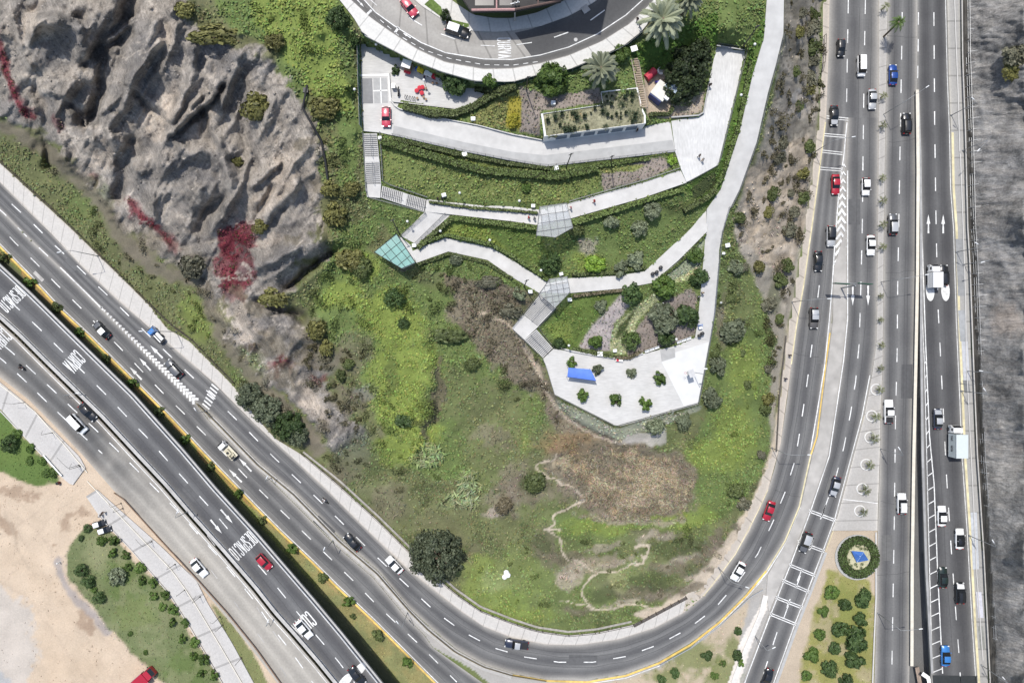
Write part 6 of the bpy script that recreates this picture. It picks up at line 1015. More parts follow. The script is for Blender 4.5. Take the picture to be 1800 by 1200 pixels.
def truck(px, py, d, label, cab, box, blen, bh, w_=2.1, kind='box', s=1.):
    zz = sz(px, py); k = (H - zz - 1.5) / (H - zz); bx, by = 900 + (px - 900) * k, 600 + (py - 600) * k; zz = sz(bx, by); a, e = W(bx, by, zz), W(bx + d[0] * 6, by + d[1] * 6, zz)
    t = thing('truck', label, 'truck', W(bx, by, zz + .03), math.atan2(e.y - a.y, e.x - a.x), 'vehicles in the traffic', s); h = w_ / 2; cl = 1.7; L = blen + cl; f = L / 2
    b = MB(); loft(b, [[(f, -h * .86, .4), (f, -h * .88, 1.1), (f, -h * .8, 1.25), (f, h * .8, 1.25), (f, h * .88, 1.1), (f, h * .86, .4)], [(f - .25, -h * .93, .35), (f - .2, -h * .95, 1.25), (f - .5, -h * .8, 2.05), (f - .5, h * .8, 2.05), (f - .2, h * .95, 1.25), (f - .25, h * .93, .35)], [(f - cl + .1, -h * .93, .35), (f - cl + .1, -h * .95, 1.25), (f - cl + .2, -h * .84, 2.15), (f - cl + .2, h * .84, 2.15), (f - cl + .1, h * .95, 1.25), (f - cl + .1, h * .93, .35)]]); b.build('cab', paint_mat(cab), t)
    b = MB(); b.add([(f - .03, -h * .76, 1.31), (f - .03, h * .76, 1.31), (f - .475, h * .74, 2.02), (f - .475, -h * .74, 2.02)], [(0, 1, 2, 3)]); o = b.build('windshield', GLASS, t, fix=False); o.location.x = .03
    for s_ in (-1, 1):
        b = MB(); b.box((f - .85, s_ * (h * .90), 1.6), (.6, .05, .5)); b.build('side_window', GLASS, t); b = MB(); b.box((f - .1, s_ * h * .7, .7), (.16, .3, .2)); b.build('headlight', LAMP, t); b = MB(); b.box((f - .2, s_ * (h + .12), 1.5), (.1, .22, .35)); b.build('mirror', TRIM, t)
    b = MB(); b.box((-.2, 0, .5), (L - .5, .9, .22)); b.build('chassis', TRIM, t)
    for x in (f - .9, -f + 1.1):
        for s_ in (-1, 1): wheel(t, x, s_ * (h - .18), .42, 1.3)
    x0 = -f + blen / 2 - .05
    if kind == 'box':
        b = MB(); b.box((x0, 0, .75 + bh / 2), (blen, w_ * 1.08, bh)); bo = b.build('cargo_box', paint_mat(box), t)
        b = MB()
        for y in (-h * 1.09, h * 1.09): b.box((x0, y, .75 + bh), (blen + .04, .05, .06)); b.box((x0, y, .8), (blen + .04, .05, .08))
        b.build('edge_rail', STEEL, bo)
        b = MB(); b.box((x0 - blen / 2 - .02, 0, .75 + bh / 2), (.03, .04, bh * .9)); b.build('door_seam', TRIM, bo)
    elif kind == 'gear':
        b = MB(); b.box((x0, 0, .85), (blen, w_, .25)); b.build('flatbed', paint_mat('cream'), t)
        b = MB(); b.box((x0 + .3, .1, 1.35), (1.6, 1.1, .8)); b.box((x0 - .7, -.2, 1.2), (.8, .9, .5)); b.tube([(x0 + .9, .6, 1.3), (x0 - 1.2, .6, 1.5)], .2, 10); b.tube([(x0 - 1.4, -.5, 1.1), (x0 - 1.4, .6, 1.1)], .28, 10); b.build('machinery', mat('machine_cream', (.5,.46,.34), .6, var=.3, scale=3), t); b = MB(); b.lathe([(.28,0),(.28,.3),(.2,.34)], (x0 + .3, .1, 1.75)); b.box((x0 - 1.3, .1, 1.5), (.3, .8, .3)); b.build('engine', TRIM, t)
    else:
        b = MB(); b.box((x0, .45, 1.0), (blen, .25, .5)); b.box((x0, -.35, 1.1), (blen * .9, .7, .4)); b.build('load', WHITE, t); b = MB(); b.box((x0 - .2, .75, .95), (blen * .8, .4, .5)); b.box((x0 - blen / 2, 0, .8), (.5, 1.3, .3)); b.build('rack', TRIM, t)
    return t
truck(1643,485,UP,'small white box truck beside a black car, near the white road ovals','white','white',3.3,2.0,2.0); tk = truck(1681.5,775,UP,'box truck with pale grey box and white cab at the right edge of the ramp','white','pale',5.0,2.6,2.35)
b = MB()
for k in range(9):
    x = -2.2 + .28 * k + (.9 if k > 4 else 0); b.add([(x, 1.285, 1.5), (x + .16, 1.285, 1.6), (x + .2, 1.285, 2.3 + .2 * (k % 2)), (x + .05, 1.285, 2.1)], [(0, 1, 2, 3)]); b.tube([(x + .12, 1.29, 1.7 + .3 * (k % 3)), (x + .3, 1.29, 2.0)], .035, 5)
b.build('side_lettering', mat('dark_ink', (.05,.05,.06), .6), tk)
truck(272,588,NWd,'blue flatbed truck carrying white equipment near the pavement','lblue','white',2.4,1,1.8,'load',.92); truck(398,792,NWd,'white truck carrying cream machinery ahead of two painted arrows','white','cream',3.3,1,2.0,'gear',.9)
vehicle(136,745,SEd,'van','white','white van next to the black sedan in the far carriageway',s=.95)
b = MB()
rt_ = truck(249,1195,(.75,-.66),'red truck on the sand, cut off by the bottom edge','red','red',4.,1.2,2.2)

# ================================================================ PEOPLE AND MOTORCYCLES
def skin_obj(name, nodes, m, parent, sub=1):
    """nodes: {key: (pos, radius, parent key)} -> one continuous surface"""
    keys = list(nodes); me = bpy.data.meshes.new(name); me.from_pydata([nodes[k][0] for k in keys], [(keys.index(nodes[k][2]), i) for i, k in enumerate(keys) if nodes[k][2]], [])
    o = bpy.data.objects.new(name, me); COL.objects.link(o); sk = o.modifiers.new('s', 'SKIN'); o.modifiers.new('d', 'SUBSURF').levels = sub
    for i, k in enumerate(keys):
        r = nodes[k][1]; me.skin_vertices[0].data[i].radius = (r, r) if isinstance(r, (int, float)) else r
        me.skin_vertices[0].data[i].use_root = nodes[k][2] is None
    dg = bpy.context.evaluated_depsgraph_get(); m2 = bpy.data.meshes.new_from_object(o.evaluated_get(dg)); bpy.data.objects.remove(o)
    m2.name = name; m2.materials.clear(); m2.materials.append(m); m2.polygons.foreach_set('use_smooth', [True] * len(m2.polygons)); return m2
SKIN = mat('skin', (.38,.22,.15), .6, var=.05); HAIR = mat('dark_hair', (.015,.012,.01), .6)
def skeleton(pose):
    st = pose == 'stand'; ride = pose == 'ride'
    hz = .93 if not ride else .78; lean = .12 if ride else .03
    n = {'pelvis': ((0, 0, hz), (.15, .10), None), 'waist': ((lean * .4, 0, hz + .18), (.13, .09), 'pelvis'), 'chest': ((lean, 0, hz + .40), (.165, .105), 'waist'), 'neck': ((lean * 1.4, 0, hz + .57), .055, 'chest'), 'chin': ((lean * 1.6 + .02, 0, hz + .65), .07, 'neck'), 'head': ((lean * 1.6 + .02, 0, hz + .74), .098, 'chin'), 'top': ((lean * 1.6, 0, hz + .81), .075, 'head'), 'nose': ((lean * 1.6 + .115, 0, hz + .71), .018, 'head')}
    for s, y in (('l', 1), ('r', -1)):
        f = (.22 if y > 0 else -.18) if pose == 'walk' else 0.
        n['sh' + s] = ((lean, y * .19, hz + .47), .062, 'chest')
        if ride: n['el' + s] = ((.28, y * .27, hz + .24), .045, 'sh' + s); n['wr' + s] = ((.52, y * .26, hz + .2), .033, 'el' + s)
        else: n['el' + s] = ((-f * .4, y * .25, hz + .17), .045, 'sh' + s); n['wr' + s] = ((-f * .5 + .1, y * .26, hz - .06), .033, 'el' + s)
        w = Vector(n['wr' + s][0]); e = Vector(n['el' + s][0]); d = (w - e).normalized(); sd = d.cross(Vector((0, y, 0))).normalized()
        n['pa' + s] = (tuple(w + d * .07), (.034, .02), 'wr' + s)
        for k in range(4):
            q = w + d * .10 + sd * (k - 1.5) * .021; n['f%d' % k + s] = (tuple(q + d * (.04 if k in (1, 2) else .03)), .0095, 'pa' + s); n['g%d' % k + s] = (tuple(q + d * .075 - Vector((0, y * .02, 0))), .008, 'f%d' % k + s)
        n['th' + s] = (tuple(w + d * .06 + sd * .05), .010, 'wr' + s)
        n['hip' + s] = ((0, y * .095, hz - .06), .085, 'pelvis')
        if ride: n['kn' + s] = ((.42, y * .24, hz - .12), .062, 'hip' + s); n['an' + s] = ((.22, y * .24, .30), .042, 'kn' + s); n['to' + s] = ((.38, y * .24, .25), .035, 'an' + s)
        else: n['kn' + s] = ((f * .55 + .03, y * .1, .49), .062, 'hip' + s); n['an' + s] = ((f, y * .1, .09 + (.05 if f < 0 else 0)), .042, 'kn' + s); n['to' + s] = ((f + .17, y * .11, .045 + (.02 if f < 0 else 0)), .034, 'an' + s)
    return n
def clothes(n, keys, g):
    root = keys[0]; return {k: (n[k][0], tuple(v + g for v in n[k][1]) if isinstance(n[k][1], tuple) else n[k][1] + g, n[k][2] if n[k][2] in keys and k != root else None) for k in keys}
PM = {}
for pose in ('stand', 'walk', 'ride'):
    n = skeleton(pose); sub = lambda nm, ks, g: skin_obj(nm, clothes(n, ks, g), SKIN, None)
    PM[pose] = [skin_obj('body', n, SKIN, None), sub('shirt', ['chest', 'waist', 'pelvis', 'shl', 'ell', 'shr', 'elr'], .022), sub('trousers', ['pelvis', 'hipl', 'knl', 'anl', 'hipr', 'knr', 'anr'], .02), skin_obj('hair', {'a': (tuple(Vector(n['head'][0]) + Vector((-.015, 0, .03))), .108, None), 'b': (tuple(Vector(n['top'][0]) + Vector((-.01, 0, .01))), .085, 'a')}, HAIR, None), [skin_obj('shoe', clothes(n, ['an' + s, 'to' + s], .016), TRIM, None) for s in 'lr']]
CLO = {k: mat('cloth_' + k, c, .9, var=.1) for k, c in dict(white=(.65,.65,.63), black=(.02,.02,.022), grey=(.2,.2,.21), red=(.4,.03,.03), blue=(.05,.1,.3), navy=(.025,.03,.06), pink=(.5,.2,.22), tan=(.35,.27,.19)).items()}
def person(px, py, d, pose, top, leg, label, loc=None, rz=None, grp='people in the park', head=None):
    p = P(px, py) if loc is None else loc; a = math.atan2(-d[1], d[0]) if rz is None else rz
    t = thing('person', label, 'person', p, a, grp); m = PM[pose]; link('body', m[0], t); setmat(link('shirt', m[1], t), CLO[top]); setmat(link('trousers', m[2], t), CLO[leg]); h = link('hair' if not head else 'helmet', m[3], t)
    if head: setmat(h, head)
    for s in m[4]: link('shoe', s, t)
    return t
for a in [(770,351,(1,0),'stand','black','black','person in black standing at the hedge near the link path, left of two'),(778,351,(-1,.2),'stand','black','navy','person in dark clothes beside another at the hedge, right of two'),(929,384,(1,0),'walk','red','grey','person in red nearing the upper glazed pergola from the left, left of two'),(939,385,(1,0),'walk','grey','navy','person in grey right at the left side of the upper pergola'),(1003,367,(-1,.3),'walk','pink','white','person in pink just right of the upper pergola'),(1044,355,(-1,.3),'walk','red','red','person in red on the upper path under the railing'),
    (1227,183,(0,1),'walk','black','black','person in black beside the tree clump on the white terrace') if 0 else (1246,152,(0,1),'stand','black','black','person in black at the wall corner of the white stone terrace'),(1227,276,(1,.5),'walk','black','grey','person in dark clothes on the white terrace, upper of two') ,(1233,283,(1,.4),'walk','grey','tan','person in light trousers on the white terrace, lower of two'),(1119,231,(-1,0),'stand','black','black','person in black by the wall below the cactus planter'),
    (1119,38,(-.7,.7),'walk','black','navy','upper person in dark clothes on the curved pavement under the palm'),(1124,46,(-.7,.7),'walk','grey','black','lower person in grey on the curved pavement under the palm'),(745,130,(1,.3),'walk','white','white','person in white by the coloured play train') if 0 else (747,139,(1,.3),'stand','black','blue','person in dark clothes beside the coloured play train'),(1386,624,(0,1),'walk','black','black','person in black walking on the roadside pavement, upper of two'),(1378.5,665,(0,1),'walk','navy','black','person in dark clothes walking on the roadside pavement, lower of two'),
    (1226,522,(0,1),'walk','grey','navy','person on the sloping path above the sandwich board, lower of two') ,(1231,540,(0,1),'walk','black','grey','person near the sandwich board on the sloping path') if 0 else (1233,515,(0,1),'walk','tan','navy','person in tan on the sloping path beside the broad dark tree'),(180,904,(1,.4),'walk','white','black','person in white crossing the footway near the parked cars, upper of two'),(185,899,(1,.4),'walk','black','tan','person in black crossing the footway near the parked cars') ,(1024,1200/2,0,0,0,0,'')]:
    if a[-1]: person(*a)
def motorbike(px, py, d, label, rl, top, col, hc):
    zz = sz(px, py); p = W(px, py, zz + .02); a = math.atan2(-d[1], d[0]); t = thing('motorcycle', label, 'motorcycle', p, a, 'motorcycles in the traffic')
    for x in (.65, -.65):
        o = link('wheel', WHm, t, (x, 0, .3)); o.rotation_euler = (math.pi / 2, 0, 0); o.scale = (.91, .91, .55); link('rim', RIm, o)
    b = MB(); b.box((.15, 0, .72), (.5, .3, .25), taper=.7); b.box((0, 0, .45), (.5, .28, .3)); b.tube([(.65, 0, .3), (.45, 0, .95)], .05); b.tube([(-.65, 0, .3), (-.1, 0, .45)], .05); b.build('body', paint_mat(col), t); b = MB(); b.box((-.35, 0, .76), (.65, .26, .1), taper=.85); b.build('seat', TRIM, t); b = MB(); b.tube([(.42, -.36, 1.02), (.48, 0, .98), (.42, .36, 1.02)], .022, 6); b.build('handlebar', TRIM, t); b = MB(); b.lathe([(.02,0),(.09,.03),(.1,.1)], (.62, 0, .85)); b.build('headlight', LAMP, t)
    person(0, 0, d, 'ride', top, 'navy', rl, p + Vector((-.12 * math.cos(a), -.12 * math.sin(a), 0)), a, 'motorcycle riders', hc)
motorbike(41,645,SEd,'dark motorcycle in the far carriageway at the left edge','rider in black on the motorcycle at the left edge','black','black',TRIM); motorbike(573,879,NWd,'white motorcycle in the lane by the pale pavement','rider in dark clothes on the white motorcycle','grey','white',WHITE)
# ================================================================ STREET FURNITURE
POLE = mat('lamp_pole', (.30,.31,.32), .5, .4, var=.1); HEADM = mat('lamp_head', (.72,.73,.74), .4, var=.05); GLOBE = mat('globe', (.7,.7,.68), .4, var=.03); DPOLE = mat('dark_pole', (.055,.05,.045), .6, var=.2)
def lamp(base, head, h, label, r=.09, m=POLE, grp='tall street lamps', hd=True, arm2=None):
    p = P(*base, -.02); q = W(head[0], head[1], p.z + h + .3) - p; t = thing('street_lamp', label, 'street lamp', p, 0, grp)
    b = MB(); b.tube([(0, 0, 0), (0, 0, h)], r, 8, r * .6); b.lathe([(r * 2.4, 0), (r * 2.4, .12), (r * 1.3, .4)], n=8); b.build('pole', m, t, True)
    c = Vector((0, 0, h)); mid = Vector((q.x * .5, q.y * .5, h + .28)); b = MB(); b.tube([c - Vector((0, 0, .1)), Vector((q.x * .12, q.y * .12, h + .14)), mid, q], r * .55, 7, r * .42); b.build('arm', m, t, True)
    if hd:
        d = Vector((q.x, q.y, 0)).normalized(); e = q + d * .7; b = MB(); b.tube([q - d * .1, q + d * .15, q + d * .5, e], .1, 8, .1); o = b.build('lamp_head', HEADM, t, True); s = MB(); s.box(tuple(q + d * .35 - Vector((0, 0, .09))), (.45, .2, .04), math.atan2(d.y, d.x)); s.build('lens', mat('lamp_lens', (.55,.55,.5), .3), o)
    return t
for b_, h_, hh, l in [((1552,202),(1628,154),9,'tall lamp in the median, arm reaching right over the start of the kerb line'),((1547,496),(1627,483),9,'tall lamp in the median with its arm reaching the small white box truck'),((1546,788),(1582,790),9,'tall lamp in the median beside the lowest ringed palms'),((1543,1077),(1616,1105),9,'tall lamp at the edge of the dry grass, arm over the lower lanes'),
    ((1431,268),(1498,241),9,'tall lamp on the roadside pavement beside the painted double bars'),((1392,531),(1455,525),9,'tall lamp on the roadside pavement above the bronze car'),((1357,787),(1420,799),9,'tall lamp on the roadside pavement where the curve begins'),((1263,997),(1311,1031),9,'tall lamp in the sandy edge over the white car in the curve'),((1327,1117),(1358,1139),7,'lamp on the white kerb beside the narrow lane'),
    ((1672,203),(1712,175),8,'lamp at the upper right edge of the motorway against the rock'),((1692,265),(1722,262),8,'second lamp from the top against the right rock face'),((1681,443),(1719,429),8,'lamp against the rock near the small white box truck'),((1694,465),(1730,460),8,'lamp with a flat head against the rock, right of the black car'),((1690,687),(1732,686),8,'lamp against the rock above the pale box truck'),((1704,941),(1747,953),8,'lamp against the rock beside the white sedan with black roof'),((1725,1168),(1766,1193),8,'lamp against the rock in the lower right corner'),((1700,652),(1727,652),8,'lamp against the rock just above another one'),
    ((172,450),(106,443),9,'lamp on the pale pavement at the upper left'),((310,583),(250,582),9,'lamp on the pale pavement ahead of the blue truck'),((585,950),(569,966),7.5,'lamp in the kerb divider left of the black car'),((717,1075),(700,1095),8,'lamp in the kerb divider below the huge round tree'),((478,839),(468,841),4,'short lamp in the kerb divider above the two arrows'),((363,722),(344,721),4,'short lamp at the upper end of the kerb divider'),
    ((485,1080),(470,1093),6,'lamp on the low wall beside the lower CURVA lettering'),((333,897),(311,901),6,'lamp on the low wall left of the two down arrows'),((137,692),(134,691),5,'short lamp on the low wall beside the black sedan'),((570,880),(560,872),5,'') ]:
    if l: lamp(b_, h_, hh, l)
for b_, h_, l in [((267,951),(238,947),'dark path lamp opposite the clipped lawn, second of the footway'),((213,884),(191,884),'dark path lamp at the upper end of the footway'),((216,893),(205,891),'low dark lamp right by the upper end of the footway'),((308,991),(299,989),'dark path lamp in the upper half of the footway, beside the white car'),((352,1048),(345,1045),'low dark lamp at the bend of the footway'),((325,1036),(311,1045),'dark lamp inside the bend of the footway'),((387,1083),(369,1093),'dark lamp beside the brown strip below the bend'),((392,1097),(378,1105),'dark lamp on a pale block below the bend'),((425,1155),(415,1166),'lowest dark lamp on a pale block of the footway'),((44,707),(4,708),'long armed lamp at the left edge of the corner lawn'),((93,760),(75,757),'low lamp on the corner footway'),((139,817),(100,804),'long armed lamp at the end of the corner footway'),((141,819),(126,814),'short armed lamp at the end of the corner footway')]:
    lamp(b_, h_, 3.6, l, .06, DPOLE, 'path lamps along the footway', False)
def globe(cx, cy, h, label):
    bx, by = under(cx, cy, h); t = thing('globe_lamp', label, 'lamp', P(bx, by), 0, 'globe lamps in the park'); b = MB(); b.tube([(0, 0, -.05), (0, 0, h - .2)], .05, 6); b.build('pole', DPOLE, t); b = MB(); b.lathe([(.05,-.25),(.2,-.15),(.27,0),(.2,.17),(.06,.25)], (0, 0, h), 12); b.build('globe', GLOBE, t, True)
for x, y, l in [(661,78,'globe lamp at the upper fence of the play terrace'),(623,157,'globe lamp outside the green net fence'),(808,339,'globe lamp at the thin hedge right of the long stairs'),(716,389,'globe lamp at the link path railing'),(774,406,'globe lamp at the bend of the lookout path'),(861,422,'globe lamp half way along the lookout path'),(913,353,'globe lamp left of the upper pergola'),(951,475,'globe lamp at the hedge end near the grey glazed pergola'),(1303,167,'globe lamp right of the white stone terrace'),(1327,78,'globe lamp near the top of the sloping path'),(1000,607,'globe lamp on the plaza wall by the lower stairs'),(1189,596,'globe lamp behind the white benches'),(745,141,'globe lamp beside the play train')]: globe(x, y, 3.4, l)
def mast(bx, by, tx, ty, h, label):
    p = P(bx, by); q = W(tx, ty, p.z + h) - p; t = thing('lamp_mast', label, 'mast', p, 0, 'dark masts'); b = MB(); b.tube([(0, 0, -.1), tuple(q)], .13, 8, .08); b.build('pole', DPOLE, t); b = MB(); b.box(tuple(q), (.9, .12, .12), .4); b.lathe([(.12,-.05),(.16,.1),(.05,.2)], tuple(q)); b.build('floodlight', DARKM, t)
for a in [(995,295,1004,271,9.5,'tall dark mast at the lower kerb of the sloping drive'),(1305,84,1332,46,10,'tall dark mast at the corner of the white stone terrace'),(702,411,690,387,9,'tall dark mast behind the glass lookout'),(921,504,926,493,9,'dark mast at the left shrubs above the stairs'),(925,158,928,136,9,'dark mast in the mulched bed beside the yellow flowers'),(1074,285,1076,275,8,'thin dark mast below the cactus planter')]: mast(*a)
# ---- railings, fences, walls
def rail(pts, h, gap, label, m, name='railing', cat='railing', rails=(1., .5), r=.03, pr=.035, off=0., grp=None, infill=None, n_max=95):
    L_ = np.hypot(*np.diff(np.array(pts, float), axis=0).T).sum(); n = int(min(n_max, max(2, L_ * .115 / gap))) + 1; q = resample(pts, n); c = P(*q[0]); t = thing(name, label, cat, c, 0, grp)
    tops = [P(*a, off) - c for a in q]; b = MB(); b.tube([(0, 0, -.1), (0, 0, h)], pr, 6); pm = b.mesh('post', m)
    for k in tops: link('post', pm, t, k)
    for f in rails:
        b = MB(); b.tube([k + Vector((0, 0, h * f)) for k in tops], r, 6); b.build('rail', m, t)
    if infill:
        b = MB()
        for a, e in zip(tops[:-1], tops[1:]): b.quad(a + Vector((0, 0, .1)), e + Vector((0, 0, .1)), e + Vector((0, 0, h * .96)), a + Vector((0, 0, h * .96)))
        b.build('netting', infill, t, fix=False)
    return t
def wall(pts, wd, h, label, m, name='low_wall', cat='wall', z0=None, dz=-.3, st=False, grp=None):
    """a wall of width wd photo pixels following pts; its top is h above the ground it stands on"""
    l = resample(pts, max(2, int(np.hypot(*np.diff(np.array(pts, float), axis=0).T).sum() / 10))); a = offset(l, wd / 2); e = offset(l, -wd / 2); b = MB(); zs = [sz(*q) for q in l] if z0 is None else [float(z0(np.float64(q[0]), np.float64(q[1]))) for q in l]; n = len(l)
    c = W(l[0][0], l[0][1], zs[0]); vs_ = []
    for i in range(n):
        for q, z in ((a[i], zs[i] + h), (e[i], zs[i] + h), (e[i], zs[i] + dz), (a[i], zs[i] + dz)): vs_.append(W(q[0], q[1], z) - c)
    b.add(vs_, [(4 * i + k, 4 * i + (k + 1) % 4, 4 * i + 4 + (k + 1) % 4, 4 * i + 4 + k) for i in range(n - 1) for k in range(4)] + [(0, 1, 2, 3), (4 * n - 1, 4 * n - 2, 4 * n - 3, 4 * n - 4)])
    o = b.build(name, m, None, loc=c); tag(o, label, cat, grp); return o
BARR = mat('barrier_concrete', (.40,.39,.375), .85, var=.15, scale=1.2, bump=.2); CREAM = mat('cream_barrier', (.62,.58,.50), .85, var=.12, scale=1.)
wall([(372,735),(450,815),(512,866),(593,950),(660,1007),(717,1073),(750,1106),(800,1146),(850,1173),(900,1188)], 9.5, .22, 'pale kerb divider between the two carriageways on the left', BARR, 'kerb_divider', 'kerb', Z0)
wall([(345,709),(380,743),(452,817),(514,868),(595,951),(662,1008),(719,1074),(752,1107),(800,1146),(850,1172),(900,1187),(960,1197)], 1.6, .8, 'dark guard rail along the kerb divider on the left', mat('rusty_rail', (.12,.095,.05), .7, var=.3), 'guard_rail', 'guard rail', lambda x, y: .2 + 0 * x, 0.)
wall([(1160,1169),(1217,1137),(1270,1095),(1320,1048),(1342,1036)], 1.3, .7, 'white guard rail on the outside of the lower curve', STEEL, 'guard_rail', 'guard rail', Z0)
wall(B1_R, 6, .8, 'low concrete wall between the two raised carriageways', BARR, 'median_wall', 'wall', zdeck)
wall([(x + .5, y - .5) for x, y in B1_L], 3.2, .75, 'pale concrete parapet along the raised carriageway', BARR, 'parapet', 'parapet', zdeck, -1.1)
wall([(x - 3.2, y + 3) for x, y in B1_L], 1.4, .95, 'galvanised guard rail behind the parapet of the raised carriageway', STEEL, 'guard_rail', 'guard rail', zdeck, .5)
wall([(1612.5,158),(1614,300),(1613,480),(1610,640),(1606.5,800),(1603.5,1000),(1603,1170)], 5.5, .85, 'long cream barrier wall between the motorway and the ramp', CREAM, 'barrier_wall', 'wall', Z0)
wall([(1613.5,160),(1617.5,267),(1619.5,400),(1619.5,600),(1622,800),(1628.5,1000),(1639,1183)], 4.2, .35, 'grey kerb wall along the left side of the rising ramp', mat('ramp_wall', (.30,.30,.30), .9, var=.2, scale=.6), 'ramp_wall', 'wall', zramp, -3.6)
b = wall([(1612,1172),(1617,1200),(1620,1260)], 7, 1.2, 'brown weathered wall end at the foot of the cream barrier', mat('brown_stone', (.28,.22,.18), .95, var=.3, scale=2, bump=.5), 'wall_end', 'wall', Z0); wall([(1621,1183),(1634,1192),(1636,1240)], 7, .6, 'white concrete block beside the lower ramp joint', WHITE, 'concrete_block', 'block', lambda x, y: 2.2 + 0 * x)
for poly, l, k in (([(1542,-200),(1545,0),(1545,207),(1543,400),(1542,533),(1541,600)], 'left kerb of the palm median', 2),): pass
ribbon('median', [(1545.5,-300),(1545.5,0),(1545.5,207),(1543.5,400),(1542.5,533),(1541.5,600),(1533,660),(1519,733),(1501,800),(1471,913),(1462,932)], [(1562.5,-300),(1560.5,0),(1556.5,200),(1553.5,400),(1551.5,633),(1547.5,733),(1546.5,800),(1543,900),(1542.5,932)], Z0, roadmat('median_concrete', 1, (.36,.345,.325), (.40,.385,.365), (.55,.52,.47), 14, joint=4.), 4, dz=.14, thick=.3)
slab('paving', [(1487,400),(1487,467),(1487,560),(1480,633),(1470,700),(1455,800),(1422,897),(1387,990),(1352,1075),(1347,1045),(1350,1010),(1383,950),(1408,890),(1428,800),(1438,767),(1453,653),(1464,565),(1466,470)], Z0, mat('gore_concrete', (.36,.345,.325), .9, var=.2, scale=.4), .2, .03)
wall([(1540,935),(1540,1050),(1537,1120),(1534,1200),(1531,1290)], 2.5, .18, 'white kerb along the dry grass triangle', CONCL, 'kerb', 'kerb', Z0); wall([(1452,970),(1424,1043),(1402,1098),(1365,1200)], 5, .12, 'grey kerb strip left of the dry grass triangle', CONCM, 'kerb', 'kerb', Z0)
for k, (x, y) in enumerate([(563,1064),(420,905),(290,765),(150,622),(692,1225)]):
    b = MB(); p = W(x - 6, y + 6, 0); b.lathe([(.9,-.3),(.9,float(zdeck(x,y))-1.05)], n=16); o = b.build('bridge_column', BARR, None, True, p); tag(o, ['round column under the raised carriageway beside the lower CURVA lettering','round column under the raised carriageway near the lower DESPACIO','round column under the raised carriageway, middle of the left half','round column under the raised carriageway at the upper CURVA lettering','round column under the raised carriageway at the bottom edge'][k], 'column', 'columns under the raised carriageway')
RUST = mat('fence_brown', (.07,.055,.045), .7, var=.3)
rail([(-60,226),(0,281),(123,394),(167,438),(213,482),(263,532),(300,568),(336,594),(366,625),(412,672)], 1.3, 2.4, 'dark roadside fence from the upper left down to the overhanging trees', RUST, 'fence', 'fence', (1., .55, .15), .05, .06)
rail([(533,797),(593,848),(663,911),(717,965),(797,1038),(843,1070),(900,1092),(943,1106),(1000,1114),(1050,1109),(1113,1095)], 1.3, 2.6, 'dark roadside fence under the huge round tree and along the curve', RUST, 'fence', 'fence', (1., .5), .04, .06)
wall([(533,794),(595,843),(665,907),(719,960),(800,1034),(845,1066),(902,1088),(945,1102),(1000,1110),(1050,1105),(1110,1092)], 3.5, .45, 'grey retaining kerb behind the roadside fence', mat('old_concrete', (.30,.28,.25), .95, var=.25, scale=1.5, bump=.3), 'retaining_kerb', 'kerb')
rail([(1113,1096),(1160,1071),(1205,1047)], 1.6, 1.6, 'dark solid fence piece on the inside of the lower curve', RUST, 'fence', 'fence', (1., .66, .33), .09, .09)
rail([(1446,66),(1445,110),(1441,130)], 1.8, 1.8, 'short dark fence on the roadside pavement below the shrubs', RUST, 'fence', 'fence', (1., .5), .06, .06)
wall([(1379,800),(1365,793),(1370,700),(1382,590)][1:], 2.2, .5, 'dark kerb wall between the roadside pavement and the slope', mat('dark_wall', (.09,.08,.07), .95, var=.3), 'kerb_wall', 'wall')
wall([(200,866),(216,876),(283,950),(350,1022),(400,1078),(450,1140),(500,1210)], 1.8, .5, 'low rusty brown wall beside the dusty carriageway', mat('rust_wall', (.17,.11,.075), .9, var=.3, scale=2), 'low_wall', 'wall')
wall([(153,845),(233,930),(300,1000),(325,1034),(345,1065),(393,1145),(425,1200)], 1.4, .2, 'pale yellowish kerb along the middle of the park footway', CREAM, 'kerb', 'kerb'); wall([(0,676),(60,722),(108,776),(153,830)], 1.4, .2, 'pale kerb along the corner footway', CREAM, 'kerb', 'kerb')
wall([(76,800),(108,836)], 2.4, .5, 'white block wall at the pointed end of the corner lawn', WHITE, 'low_wall', 'wall'); wall([(0,722),(40,764),(73,799)], 1.6, .2, 'white edge kerb of the corner lawn', CONCL, 'kerb', 'kerb'); wall([(172,905),(233,969),(297,1043),(335,1104),(393,1204)], 1.3, .18, 'white edge kerb of the park lawn', CONCL, 'kerb', 'kerb')
wall([(1346,1046),(1338,1080),(1312,1140),(1292,1192),(1280,1240)], 9, .16, 'broad white kerb between the dry patch and the narrow lane', mat('white_kerb', (.6,.58,.55), .85), 'kerb', 'kerb', Z0)
